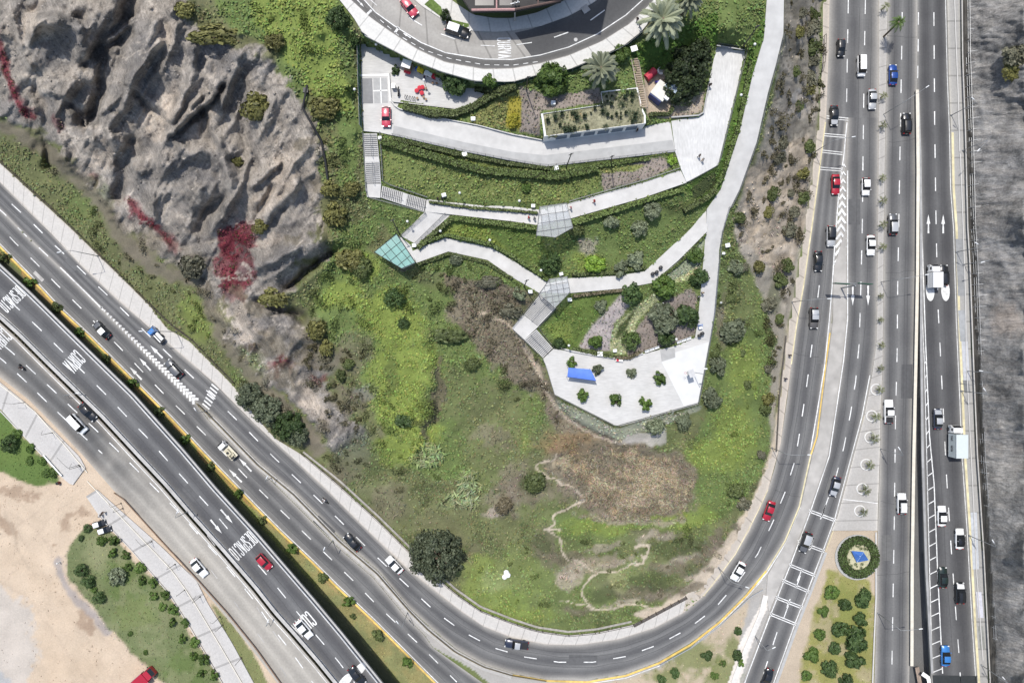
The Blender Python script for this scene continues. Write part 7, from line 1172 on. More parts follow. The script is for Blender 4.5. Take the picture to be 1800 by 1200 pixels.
# rock side: wall of posts holding the slope
t = thing('rockfall_fence', 'long rockfall fence of posts at the foot of the right rock face', 'fence', W(1703,600,1.5)); c = t.location.copy()
b = MB(); b.tube([(0, 0, -.4), (.35, 0, 1.7)], .06, 6); pm = b.mesh('post', STEEL); base = [(float(np.interp(y, [p[1] for p in E_R], [p[0] for p in E_R])) + 3, y) for y in np.linspace(-20, 1118, 60)]
tp = []
for x, y in base:
    q = W(x, y, float(zramp(0, y)) + .3) - c; link('post', pm, t, q); o = MB(); o.tube([(0,0,0),(1.9 * (H-2)/150,-.15,1.6)], .035, 5); tp.append(q + Vector((.35, 0, 1.7)))
b = MB(); b.tube([(.3, 0, 1.5), (1.9, .1, 1.9)], .04, 5); am = b.mesh('brace', STEEL)
for q in tp: link('brace', am, t, q - Vector((.35, 0, 1.7)))
for f in (0., -.6, -1.2):
    b = MB(); b.tube([q + Vector((-.1 * -f, 0, f)) for q in tp], .03, 5); b.build('wire', STEEL, t)
wall([(x + 1.2, y) for x, y in E_R], 2.2, .9, 'concrete toe wall under the rockfall fence', BARR, 'toe_wall', 'wall', zramp)
wall([(1676,-60),(1680,60),(1684,160),(1687,267)] , 1.8, .3, 'white drain edge along the upper right pavement', CONCL, 'kerb', 'kerb', zramp); wall([(1688,270),(1693,400),(1697,520),(1699,640),(1705,760),(1712,900),(1717,1010),(1728,1160)], 1.6, .3, 'white drain edge along the lower right pavement', CONCL, 'kerb', 'kerb', zramp)
for k, (x0, y0, x1, y1, cc) in enumerate([(1684,545,1697,600,(.30,.31,.32)),(1690,600,1701,668,(.42,.43,.46)),(1692,668,1702,690,(.17,.175,.18)),(1706,900,1717,1000,(.42,.44,.47)),(1716,1040,1725,1085,(.50,.5,.56)),(1719,1100,1728,1140,(.22,.225,.21)),(1680,420,1692,520,(.24,.245,.25))]):
    o = slab('drain_cover', [(x0,y0),(x1,y0),(x1+4,y1),(x0+4,y1)], zramp, mat('drain_slab_%d' % k, cc, .8, var=.15), .06, .17, keep=False, st=False); tag(o, ['mid grey drain slab left of a pale one','pale long drain slab on the right pavement','small dark drain slab under a lamp','long bluish drain slab beside the white sedan','lilac drain slab beside the black car with white bonnet','greenish grey drain slab near the bottom right','long grey drain slab beside the small box truck'][k], 'drain cover', 'slabs over the drain channel')
# gantry sign over the left lanes
t = thing('gantry_sign', 'overhead road sign on a post, seen edge-on from above at the end of the chevrons', 'road sign', W(1479,506,.1)); c = t.location.copy(); q = lambda x, y, z: W(x, y, z) - c
b = MB(); b.tube([(0, 0, -.1), (0, 0, 6.2)], .18, 10, .13); b.build('pole', POLE, t); b = MB(); b.tube([(0, 0, 6.1), q(1500,499,6.3)], .1, 8); b.tube([q(1467,497,6.3), q(1532,499,6.3)], .07, 6); b.build('arm', POLE, t)
for x0, x1 in ((1467,1493),(1507,1533)):
    a, e = q(x0, 497.5, 6.2), q(x1, 499.5, 6.2); b = MB(); b.box(tuple((a + e) / 2 - Vector((0, 0, .3))), ((e - a).length, .14, 1.5), math.atan2((e-a).y, (e-a).x)); b.build('sign_panel', mat('sign_green', (.02,.08,.045), .5), t)
# ---- park structures
RAILM = mat('rail_grey', (.22,.22,.225), .5, .4, var=.1)
for pts, l in [([(669,234),(674,322),(752,348)],'railing on the inner side of the long stairs'),([(639,235),(645,347),(748,374)],'railing on the outer side of the long stairs'),([(749,376),(706,414)],'railing of the link path above the glass lookout'),([(1000,355),(1060,338),(1133,317),(1194,297)],'railing along the upper edge of the main path, right of the pergola'),([(1281,365),(1268,410),(1261,483),(1255,550),(1247,598),(1227,707)],'railing along the sloping path and the ball court'),([(1226,709),(1083,749),(975,694),(956,632),(901,578)],'railing around the lower tip of the white plaza'),([(901,575),(949,514)],'railing on the outer side of the upper plaza stairs'),([(979,541),(945,577),(974,611)],'railing on the inner side of the plaza stairs'),([(1260,80),(1312,88),(1262,291),(1208,321)],'railing around the edge of the white stone terrace'),([(783,376),(730,428)],'railing of the link path below the thick hedge'),([(1377,60),(1363,117),(1350,163),(1330,250),(1300,333),(1284,366)],'low railing on the right edge of the sloping path'),([(690,237),(817,266),(900,282),(960,292),(1073,279),(1186,266)],'low railing on the lower edge of the sloping drive')]:
    rail(pts, 1.05, 1.6, l, RAILM, rails=(1., .6, .25), grp='park railings')
GNET = mat('green_net', (.02,.09,.055), .8, var=.2); 
rail([(632,80),(633,140),(636,225)], 2.2, 2., 'green net fence along the left edge of the play terrace', POLE, 'net_fence', 'fence', (1., .05), .03, .05, infill=GNET)
rail([(638,62),(660,78),(700,98),(727,111),(752,121)], 1.6, 2., 'green net fence between the play terrace and the pavement', POLE, 'net_fence', 'fence', (1., .05), .03, .05, infill=mat('dark_net', (.02,.045,.03), .9)); rail([(752,121),(777,130),(833,147),(900,150),(943,138),(1000,128),(1060,104),(1098,86),(1128,61)], 1.5, 2., 'dark green net fence along the outside of the curved pavement', POLE, 'net_fence', 'fence', (1., .05), .03, .05, infill=MATS['dark_net'])
wall([(687,177),(697,190),(739,201),(840,220),(900,236),(953,246)], 1.6, .5, 'white kerb wall at the upper side of the sloping drive', CONCL, 'kerb_wall', 'wall'); wall([(684,128),(687,178),(750,185),(810,192)], 1.4, .4, 'white kerb around the play terrace', CONCL, 'kerb_wall', 'wall'); wall([(1180,206),(1236,202),(1246,150)], 2.5, .6, 'grey wall between the white stone terrace and the tree clump', CONCM, 'low_wall', 'wall')
wall([(1260,80),(1311,88)], 2, 1., 'low wall at the upper end of the white stone terrace', CONCM, 'low_wall', 'wall')
wall([(983,610),(1000,616),(1050,625),(1097,632),(1130,621)], 2.4, .45, 'low white wall along the upper side of the plaza', CONCL, 'low_wall', 'wall', const(PZ))
# stairs
def stairs(a0, a1, b0, b1, z0, z1, n, label):
    """a0-a1: upper edge, b0-b1: lower edge"""
    c = W((a0[0] + b1[0]) / 2, (a0[1] + b1[1]) / 2, z1); t = thing('staircase', label, 'stairs', c, 0, 'concrete stairs of the park'); b = MB(); e = MB()
    pt = lambda f, s: (lerp(lerp(a0[0], b0[0], f), lerp(a1[0], b1[0], f), s), lerp(lerp(a0[1], b0[1], f), lerp(a1[1], b1[1], f), s))
    for i in range(n):
        z = lerp(z0, z1, (i + .5) / n); q = [pt(i / n, 0), pt(i / n, 1), pt((i + 1) / n, 1), pt((i + 1) / n, 0)]; top = [W(x, y, z) - c for x, y in q]; b.prism(top, [k - Vector((0, 0, 1.2)) for k in top])
        m = .55; q = [pt((i + m) / n, .04), pt((i + m) / n, .96), pt((i + .97) / n, .96), pt((i + .97) / n, .04)]; e.add([W(x, y, z + .012) - c for x, y in q], [(0, 1, 2, 3)])
    b.build('steps', CONCL, t); e.build('nosing', mat('dark_nosing', (.13,.13,.13), .8), t)
    b = MB(); b.tube([W(*pt(0, .5), z0 + .9) - c, W(*pt(1, .5), z1 + .9) - c], .04, 6)
    for f in (.02, .5, .98): b.tube([W(*pt(f, .5), lerp(z0, z1, f) - .1) - c, W(*pt(f, .5), lerp(z0, z1, f) + .9) - c], .03, 6)
    b.build('handrail', RAILM, t)
stairs((638.5,235),(662.5,235),(641,275),(666,275),20.5,19.4,11,'upper flight of the long stairs below the red parked hatchback'); stairs((641.5,285),(667,284),(643,323),(669.5,322),19.4,18.3,11,'second flight of the long stairs, above the corner landing'); stairs((672,327),(669,347),(708,338),(705,359),18.25,17.2,11,'third flight of the long stairs, right of the corner landing'); stairs((716,341),(712,361),(749,351),(746,371.5),17.2,16.05,11,'lowest flight of the long stairs, ending at the main path')
slab('landing', [(641,275),(666,275),(667,284),(641.5,285)], const(19.4), CONCL, 1.5); slab('landing', [(708,338),(705,359),(712,361),(716,341)], const(17.2), CONCL, 1.5)
stairs((949,517),(977,541),(921,553),(946,573),13.45,11.8,17,'upper flight of the plaza stairs leaving the glazed pergola'); stairs((943,579),(922,597),(972,612),(955,629),11.7,10.05,15,'lower flight of the plaza stairs')
WOODS = mat('step_wood', (.30,.24,.18), .9, var=.25, scale=3)
t = thing('timber_stairs', 'narrow timber steps climbing beside the play house', 'stairs', W(1122,140,21)); c = t.location.copy(); b = MB()
for i in range(22):
    f = i / 21; x, y = lerp(1116, 1132, f), lerp(104, 188, f); z = max(sz(x, y), sz(x - 4, y), sz(x + 4, y)) + .15; a = W(x - 5, y, z) - c; e = W(x + 5, y - .5, z) - c; b.box(tuple((a + e) / 2), ((e - a).length, .3, .14), .05)
b.build('tread', WOODS, t); b = MB()
for dx in (-6, 6): b.tube([W(1116 + dx + 16 * f, 104 + 84 * f, sz(1116 + dx + 16 * f, 104 + 84 * f) + .3) - c for f in np.linspace(0, 1, 12)], .1, 6)
b.build('stringer', mat('stringer', (.42,.36,.3), .9), t)
# glazed pergolas
def pergola(poly, h, label, gl, nx_, ny_, frame, zf, inset=0.):
    z = float(np.mean([zf(np.float64(x), np.float64(y)) for x, y in poly])) + h; c = W(poly[0][0], poly[0][1], z - h); q = [W(x, y, z) - c for x, y in poly]; t = thing('glazed_pergola', label, 'pergola', c, 0, 'glazed shelters of the park')
    b = MB(); b.prism([k + Vector((0, 0, .03)) for k in q], q); b.build('glass_roof', gl, t); b = MB(); b.tube([k + Vector((0, 0, .05)) for k in q + q[:1]], .09, 6); 
    xs = [p[0] for p in poly]; ys = [p[1] for p in poly]
    b.build('edge_beam', frame, t)
    b = MB(); cen = np.mean(np.array(poly), axis=0); u = np.array(poly[1], float) - np.array(poly[0]); u /= np.hypot(*u); v = np.array((-u[1], u[0]))
    rel = [(np.dot(np.array(p) - cen, u), np.dot(np.array(p) - cen, v)) for p in poly]
    def clip(axis, val):
        r = []
        for (a, e), (a2, e2) in zip(rel, rel[1:] + rel[:1]):
            k0, k1 = ((a, a2) if axis == 0 else (e, e2))
            if (k0 > val) != (k1 > val): f = (val - k0) / (k1 - k0); r.append((lerp(a, a2, f), lerp(e, e2, f)))
        return r
    for axis, n in ((0, nx_), (1, ny_)):
        lo, hi = min(k[axis] for k in rel), max(k[axis] for k in rel)
        for i in range(1, n):
            r = clip(axis, lerp(lo, hi, i / n))
            if len(r) >= 2:
                pp = [cen + u * a + v * e for a, e in r[:2]]; b.tube([W(k[0], k[1], z + .07) - c for k in pp], .05, 5)
    b.build('glazing_bars', frame, t)
    pm = MB(); pm.tube([(0, 0, -h - .3), (0, 0, 0)], .07, 6); pmm = pm.mesh('post', frame)
    for k in q: link('post', pmm, t, k)
    return t
GG = mat('green_glass', (.22,.42,.38), .15, spec=.5, var=.15, scale=.6, alpha=.72); CG = mat('clear_glass', (.55,.57,.58), .12, spec=.5, alpha=.34)
pergola([(697,411),(658,443),(706,472),(730,461)], 2.8, 'green glazed lookout shelter at the left tip of the paths', GG, 4, 4, DARKM, const(15)); pergola([(949,364),(996,357),(1007,400),(976,417),(943,414)], 3, 'grey glazed pergola in the middle of the main path', CG, 5, 4, RAILM, zp2); pergola([(966,491),(997,486),(1002,513),(975,541),(948,516)], 3, 'grey glazed pergola over the head of the plaza stairs', CG, 5, 5, RAILM, zw)
wall([(936,408),(938,428),(965,428),(985,422),(1005,408)], 4, .3, 'rough stone base under the upper glazed pergola', mat('rubble_stone', (.16,.15,.14), .95, var=.4, scale=4, bump=.8), 'stone_base', 'wall', lambda x, y: 15.4 + 0 * x, -2.)
wall([(659,447),(707,477),(729,466)], 3, .2, 'dark base wall under the green glazed lookout', mat('dark_wall'  , (.09,.08,.07)), 'base_wall', 'wall', const(14.2), -2.5)
# cactus planter building
t = thing('planter_building', 'white walled building with a cactus garden on its roof', 'building', W(1040,220,20.5)); c = t.location.copy(); ol = [(951,200),(1060,184),(1057,161),(1121,154),(1129,190),(1135,203),(1135,217),(957,240)]; zt, zb = 24.1, 20.3
WW = mat('white_wall', (.70,.70,.69), .8, var=.08, scale=1.5)
q = [W(x, y, zt) - c for x, y in ol]; b = MB(); n = len(q); inn = [W(*(np.array((x, y)) * .965 + np.array((1050, 205)) * .035), zt) - c for x, y in ol]
dn = Vector((0, 0, zb - zt)); b.add(q + [k + dn for k in q] + inn + [k - Vector((0, 0, .5)) for k in inn], [(i, (i + 1) % n, n + (i + 1) % n, n + i) for i in range(n)] + [(i, (i + 1) % n, 2 * n + (i + 1) % n, 2 * n + i) for i in range(n)] + [(2 * n + i, 2 * n + (i + 1) % n, 3 * n + (i + 1) % n, 3 * n + i) for i in range(n)]); b.build('wall', WW, t)
b = MB(); b.add([k - Vector((0, 0, .3)) for k in inn], [tuple(range(n))]); b.build('roof_soil', mat('planter_soil', (.25,.24,.16), .95, var=.4, scale=2.5, bump=.6), t)
a, e = W(957,240,zt) - c, W(1135,217,zt) - c
for k in range(6):
    f0, f1 = .12 + .14 * k, .12 + .14 * k + .11; p0, p1 = a.lerp(e, f0), a.lerp(e, f1); nn = Vector((0, -.06, 0)); b = MB(); b.prism([p0 + nn + Vector((0, 0, -.9)), p1 + nn + Vector((0, 0, -.9)), p1 + nn + Vector((0, 0, -2.9)), p0 + nn + Vector((0, 0, -2.9))], [p0 + Vector((0, .1, -.9)), p1 + Vector((0, .1, -.9)), p1 + Vector((0, .1, -2.9)), p0 + Vector((0, .1, -2.9))]); b.build('window', mat('blue_grey_glass', (.10,.13,.17), .2, spec=.5), t)
CACT = LM['box']
cb = MB()
for k in range(7): 
    a_ = k * .9; cb.tube([(math.cos(a_) * .05, math.sin(a_) * .05, 0), (math.cos(a_) * .22, math.sin(a_) * .22, .55), (math.cos(a_) * .28, math.sin(a_) * .28, .9 + .1 * (k % 3))], .1, 7, .06)
CM = cb.mesh('cactus', mat('cactus_green', (.05,.075,.04), .7, var=.3, scale=5), True); AG = palm_mesh(21, 22, 1., 3, .12, LM['grey'], (1.3, .15), .15); ro = random.Random(4); ck = 0
inside = [(x, y) for x, y in ol]
while ck < 62:
    x, y = ro.uniform(955, 1132), ro.uniform(158, 238)
    if not pip(x, y, [tuple(np.array(p) * .93 + np.array((1048, 206)) * .07) for p in ol]): continue
    k3 = ck % 3; o = link('cactus' if k3 else 'agave', CM if k3 else AG, None, W(x, y, zt - .32)); s = ro.uniform(.7, 1.5); o.scale = (s * .9, s * .9, s); o.rotation_euler = (0, 0, ro.random() * 6)
    tag(o, 'dark branching cactus on the roof of the white walled building' if k3 else 'spiky grey agave on the roof of the white walled building', 'cactus' if k3 else 'agave', 'cacti in the roof garden' if k3 else 'agaves in the roof garden'); ck += 1
# house at the top edge
ROOFD = mat('dark_roof', (.035,.033,.033), .7, var=.3, scale=.5); PINK = mat('pink_beam', (.45,.27,.26), .8, var=.1)
t = thing('house', 'dark roofed house with a pink beam at the top edge inside the curved street', 'house', W(880,-20,ST)); c = t.location.copy(); zr = 31.
o1 = [(760,-120),(795,-30),(828,19),(905,18),(985,2),(1020,-40),(1060,-120)]; b = MB(); b.prism([W(x, y, zr) - c for x, y in o1], [W(x, y + 4, 28.6) - c for x, y in o1]); b.build('roof', ROOFD, t)
b = MB(); b.prism([W(x, y, 28.5) - c for x, y in [(770,-120),(805,-30),(836,12),(905,11),(978,-4),(1010,-44),(1050,-120)]], [W(x, y, 25.9) - c for x, y in [(770,-120),(805,-30),(836,14),(905,13),(978,0),(1010,-40),(1050,-120)]]); b.build('wall', mat('house_wall', (.16,.13,.12), .9, var=.3), t)
b = MB(); b.tube([W(829,18,zr + .1) - c, W(905,17,zr + .1) - c], .22, 6); b.build('beam', PINK, t); b = MB(); b.tube([W(905,17,zr + .1) - c, W(985,1,zr + .1) - c], .2, 6); b.build('gutter', mat('brown_gutter', (.12,.08,.07), .7), t)
for x in (873, 946):
    b = MB(); b.tube([W(x, -40, zr + .12) - c, W(x, 15 if x < 900 else 8, zr + .12) - c], .14, 6); b.build('rafter', PINK if x < 900 else MATS['brown_gutter'], t)
for x0, x1 in ((835, 868), (878, 900)):
    b = MB(); b.prism([W(x0, -20, zr + .06) - c, W(x1, -20, zr + .06) - c, W(x1, 10, zr + .06) - c, W(x0, 10, zr + .06) - c], [W(x0, -20, zr - .1) - c, W(x1, -20, zr - .1) - c, W(x1, 10, zr - .1) - c, W(x0, 10, zr - .1) - c]); b.build('skylight', mat('roof_glass', (.07,.065,.065), .25, spec=.4), t)
b = MB(); b.prism([W(x, y, 62) - c for x, y in [(880,-700),(880,-290),(1010,-310),(1040,-700)]], [W(x, y, 26) - c for x, y in [(893,-165),(893,-72),(985,-77),(1015,-165)]]) if 0 else b.prism([(2, 4, 30), (13, 3, 30), (17, 22, 30), (2, 24, 30)], [(2, 4, 0), (13, 3, 0), (17, 22, 0), (2, 24, 0)]); b.build('tower_block', mat('tower_wall', (.45,.42,.4), .9), t)
# utility pole by the house
p = P(905,37); t = thing('utility_pole', 'grey utility pole with a crossarm on the pavement by the house', 'pole', p); b = MB(); b.tube([(0, 0, -.1), (0, 0, 7)], .13, 8, .09); b.build('pole', BARR, t); b = MB(); b.box((0, 0, 6.6), (1.6, .12, .12), .2); b.lathe([(.12,0),(.14,.3),(.06,.4)], (.5, .1, 6.65), 8); b.build('crossarm', HEADM, t)
# play terrace things
def simple(name, label, cat, px, py, z, parts, rz=0., grp=None):
    t = thing(name, label, cat, W(px, py, z), rz, grp)
    for nm, fn, m in parts: b = MB(); fn(b); b.build(nm, m, t)
    return t
C_ = lambda n, c, **k: mat('plain_' + n, c, k.pop('r', .6), **k)
REDP = C_('red', (.5,.03,.05)); YELP = C_('yellow', (.62,.5,.03)); BLUP = C_('blue', (.05,.15,.5)); WOOD = C_('wood', (.28,.18,.11), var=.25)
simple('kiosk', 'small kiosk with a white roof and red counter on the play terrace', 'kiosk', 718, 123, TE + .02, [('roof', lambda b: b.box((-.1, .2, 2.3), (1.7, 1.5, .12)), WHITE), ('body', lambda b: (b.box((0, .1, .6), (1.2, .9, 1.2)), [b.tube([(x, y, 0), (x, y, 2.3)], .04, 5) for x in (-.8, .6) for y in (-.45, .85)]), WOOD), ('counter', lambda b: b.box((.1, -.75, .75), (1.3, .5, .1)), REDP)], -.3)
simple('play_train', 'coloured play train with a yellow engine at the green net fence', 'toy train', 754, 131, TE + .02, [('engine', lambda b: (b.box((-1.6, 0, .6), (1.2, 1., .9)), b.lathe([(.2,0),(.2,.5)], (-1.9, 0, 1.05), 10)), YELP), ('wagon', lambda b: b.box((0, 0, .5), (1.5, 1., .7)), WHITE), ('wagon', lambda b: b.box((1.2, 0, .5), (.8, 1., .7)), REDP), ('nose', lambda b: b.box((-2.4, 0, .5), (.4, .9, .7)), BLUP)] + [('wheel', lambda b, x=x, y=y: b.tube([(x, y - .05, .18), (x, y + .05, .18)], .18, 10), TRIM) for x in (-1.6, 0, 1.2) for y in (-.5, .5)], -.42)
simple('planter_box', 'greyish box planter at the right end of the play train', 'planter', 769, 138, TE + .02, [('box', lambda b: b.box((0, 0, .4), (1.2, .8, .8)), CONCM), ('plants', lambda b: [b.lathe([(.02,0),(.22,.2),(.02,.5)], (x, 0, .7), 7) for x in (-.35, 0, .35)], LM['hedge'])], -.4)
for i, (x, y) in enumerate([(738,156),(733,161),(742,165),(743,155)]): simple('toadstool_seat', 'red round seat on the play terrace, ' + ['largest of the group','left of the group','lowest of the group','right of the group'][i], 'seat', x, y, TE + .02, [('top', lambda b: b.lathe([(.05,.62),(.42,.5),(.42,.42),(.1,.38)], n=12), REDP), ('leg', lambda b: b.tube([(0, 0, 0), (0, 0, .45)], .12, 8), WHITE)], 0, 'red seats of the play terrace')
for i, (x, y) in enumerate([(734,174),(745,172),(749,176),(761,147),(768,148),(749,157)]): simple('stool', 'small brown stool on the play terrace, ' + ['left of the lower three','middle of the lower three','right of the lower three','left of the pair near the train','right of the pair near the train','beside the red seats'][i], 'stool', x, y, TE + .02, [('seat', lambda b: b.lathe([(.22,.4),(.24,.45),(.2,.48)], n=10), WOOD), ('leg', lambda b: b.tube([(0, 0, 0), (0, 0, .42)], .1, 7), WOOD)], 0, 'small stools of the play terrace')
simple('rubbish_bin', 'grey bin on the play terrace beside the paved square', 'bin', 693, 155, TE + .02, [('body', lambda b: b.box((0, 0, .5), (.6, .8, 1.)), CONCM), ('lid', lambda b: b.box((0, .05, 1.05), (.66, .86, .1)), STEEL)])
simple('spring_toy', 'black curved play figure right of the paved square', 'play figure', 701, 163, TE + .02, [('figure', lambda b: (b.tube([(0, -.8, .3), (.1, -.3, .7), (-.05, .3, .7), (.05, .9, .5)], .22, 8, .12), b.tube([(0, 0, 0), (0, 0, .6)], .12, 8)), TRIM)])
simple('bicycle_rack', 'row of small dark frames at the lower edge of the play terrace', 'rack', 721, 173, TE + .02, [('frame', lambda b: [b.tube([(x, -.3, 0), (x, -.2, .8), (x, .2, .8), (x, .3, 0)], .05, 6) for x in (-.9, -.5, 0, .5, .9)], TRIM), ('base', lambda b: b.tube([(-1, -.3, .04), (1, -.3, .04)], .04, 5), STEEL)], -.2)
tree(694,122,9,'loose','shrub','small dark potted shrub left of the white roofed kiosk','shrub',None,'dark')
tree(905,204,9,'shrub','flower_bush','bright yellow flowering bush, upper of two','flower bush','yellow flower bushes','bright'); tree(902,213,11,'shrub','flower_bush','bright yellow flowering bush, lower of two','flower bush','yellow flower bushes','bright')
setmat([o for o in bpy.data.objects if o.name.startswith('crown')][-1], leafmat('leaf_yellow', (.20,.19,.025), (.42,.38,.05))); setmat([o for o in bpy.data.objects if o.name.startswith('crown')][-2], MATS['leaf_yellow'])
# play house
simple('play_house', 'white and grey play house with a blue slide on the sandy ground', 'play house', 1163, 168, 21.05, [('body', lambda b: b.box((-.6, -.6, 1.1), (2.6, 2.8, 2.2)), C_('house_blue', (.06,.08,.22))), ('roof', lambda b: b.box((-.5, -.3, 2.35), (2.9, 3.1, .14), taper=.97), C_('cream_roof', (.62,.6,.54), var=.1)), ('annexe', lambda b: b.box((1.5, 2.3, 1.), (2., 2.6, 2.)), C_('annexe_grey', (.3,.33,.36))), ('annexe_roof', lambda b: b.box((1.45, 2.35, 2.08), (2.2, 2.8, .1)), C_('annexe_roof', (.34,.42,.52), var=.25, scale=2)), ('skylight', lambda b: b.box((.1, 1.2, 2.47), (1.3, .9, .1)), C_('pale_blue', (.42,.55,.66))), ('slide', lambda b: (b.tube([(-1.6, 1.7, .9), (-2.2, 1.4, .3), (-2.5, 1.3, .1)], .22, 8)), C_('violet', (.12,.10,.5))), ('chimney', lambda b: b.box((1.1, -1., 2.6), (.9, .5, .5)), WHITE), ('green_box', lambda b: b.box((2.2, .7, .6), (.9, 1., 1.2)), C_('dull_green', (.1,.2,.13)))], -.65)
simple('play_tunnel', 'red roofed play hut on the sandy ground beside the timber steps', 'play hut', 1142, 134, sz(1142,134) - .05, [('roof', lambda b: b.tube([(-1.1, 0, .75), (1.1, 0, .75)], .75, 14), C_('roof_red', (.48,.05,.075))), ('base', lambda b: b.box((0, -.1, .3), (2.2, 1.5, .7)), WOOD)], .75)
simple('crescent_bench', 'white crescent seat between the red hut and the tree clump', 'bench', 1161, 126, sz(1161,126) - .05, [('seat', lambda b: b.tube([(.55 * math.cos(a), .55 * math.sin(a), .4) for a in np.linspace(1., 5.3, 12)], .2, 7), WHITE), ('base', lambda b: b.lathe([(.35,0),(.35,.35)], n=12), CONCM)])
simple('notice_board', 'white notice board at the top of the timber steps', 'board', 1112, 92, sz(1112,92) - .1, [('panel', lambda b: b.box((0, 0, 1.6), (1.2, 1., .08), .3), WHITE), ('leg', lambda b: b.tube([(-.3, 0, 0), (-.3, 0, 1.6)], .05, 5), POLE), ('leg', lambda b: b.tube([(.3, 0, 0), (.3, 0, 1.6)], .05, 5), POLE)])
# white boxes, boards, bins of the park
for i, (x, y, w_, l) in enumerate([(972,183,.9,'pale stone block in the mulched bed beside the feathery tree'),(817,273,1.,'white box on the lower side of the sloping drive, left one'),(977,297,1.,'white box on the lower side of the sloping drive beside the tall mast'),(832,211,.9,'white box in the bed above the sloping drive'),(669,244,.7,'white box at the top of the terrace hedge'),(781,344,.9,'white box behind the two people at the hedge'),(937,363,.8,'white box at the left side of the upper pergola'),(729,432,.9,'white box between the lookout shelter and the hedge'),
    (986,482,.8,'white box in the hedge above the lower pergola'),(932,513,.9,'white box on the slope left of the stair head'),(1001,527,.9,'white box on the lawn below the lower pergola'),(1277,432,1.,'white box on the slope right of the sloping path, larger of two'),(1270,446,.6,'white box on the slope right of the sloping path, smaller of two'),(1265,532,.5,'white box at the slope side of the lower path railing'),(1161,538,1.3,'pale stone block in the middle of the mulched bed'),(1054,622,1.2,'white cabinet at the plaza wall below the gravel bed'),(1080,616,.8,'white sign at the lower hedge by the striped bed')]):
    simple('utility_box', l, 'box', x, y, sz(x, y) - .05, [('body', lambda b: b.box((0, 0, .35), (w_ * .85, w_ * .7, .8)), WHITE), ('lid', lambda b: b.box((0, 0, .79), (w_ * .92, w_ * .77, .08)), HEADM)], (i % 3) * .12, 'white boxes of the park')
for i, (x, y) in enumerate([(1146,482),(1153,479),(1160,471),(1228,590),(1233,586)]): simple('rubbish_bin', ['black bin on the middle path, left of three','black bin on the middle path, middle of three','black bin on the middle path, right of three','black bin at the foot of the sloping path, left of two','black bin at the foot of the sloping path, right of two'][i], 'bin', x, y, sz(x, y), [('body', lambda b: b.lathe([(.3,0),(.36,.9),(.36,.95)], n=12), TRIM), ('lid', lambda b: b.lathe([(.38,.95),(.3,1.1),(.05,1.15)], n=12), DARKM)], 0, 'black bins of the park')
simple('sandwich_board', 'blue framed sandwich board on the sloping path above two bins', 'sign', 1230, 574, sz(1230,574), [('panel', lambda b: b.box((0, .25, .5), (.7, .08, 1.)), C_('board_blue', (.12,.25,.6))), ('panel', lambda b: b.box((0, -.25, .5), (.7, .5, .1)), WHITE), ('frame', lambda b: b.tube([(-.4, -.55, .05), (-.4, .4, 1.), (.4, .4, 1.), (.4, -.55, .05)], .05, 6), C_('board_blue', (.12,.25,.6)))], .2)
for i, (x0, y0, n) in enumerate([(1137,617,3),(1193,601,3)]):
    for k in range(n):
        x, y = x0 + k * 8.5, y0 - k * 3.; simple('bench', 'white bench, %s of three %s' % (['left','middle','right'][k], 'beside the low plaza wall' if i == 0 else 'nearest the white ball court'), 'bench', x, y, PZ + .02, [('seat', lambda b: b.box((0, 0, .42), (.95, .45, .08)), WHITE), ('backrest', lambda b: b.box((0, .25, .7), (.95, .06, .45)), WHITE), ('leg', lambda b: b.box((-.38, 0, .2), (.08, .4, .4)), CONCM), ('leg', lambda b: b.box((.38, 0, .2), (.08, .4, .4)), CONCM)], .33, 'white benches of the plaza')
simple('bench', 'red and white bench against the plaza wall', 'bench', 1088, 633, PZ + .02, [('seat', lambda b: b.box((0, 0, .45), (1.5, .5, .12)), WHITE), ('cushion', lambda b: b.box((-.35, 0, .53), (.5, .5, .05)), REDP), ('leg', lambda b: b.box((0, 0, .2), (1.2, .4, .4)), CONCM)], -.1)
# blue awning: four poles, sagging cloth
t = thing('blue_awning', 'long blue awning on thin poles on the white plaza', 'awning', W(1023,660,PZ)); c = t.location.copy(); ol = [(999,646),(1038,649),(1048,669),(997,662)]; q = [W(x, y, PZ + 2.7) - c for x, y in ol]; b = MB(); n = 10
g = [[q[0].lerp(q[1], i / n).lerp(q[3].lerp(q[2], i / n), j / 4) + Vector((0, 0, .25 * math.sin(math.pi * j / 4) - .08 * math.sin(math.pi * i / n))) for j in range(5)] for i in range(n + 1)]; b.add([k for r_ in g for k in r_], [(i * 5 + j, i * 5 + j + 1, i * 5 + j + 6, i * 5 + j + 5) for i in range(n) for j in range(4)]); cl_ = b.build('canopy', mat('blue_cloth', (.10,.20,.62), .7, var=.12, scale=.8), t, True)
b = MB()
for i in range(n): p0, p1 = g[i][4], g[i + 1][4]; b.quad(p0, p1, p1 - Vector((0, .1, .35)), p0 - Vector((0, .1, .35)))
b.build('valance', mat('blue_hem', (.07,.13,.42), .7), t)
pm = MB(); pm.tube([(0, 0, -2.7), (0, 0, 0)], .04, 6); pmm = pm.mesh('pole', STEEL)
for k in q: link('pole', pmm, t, k)
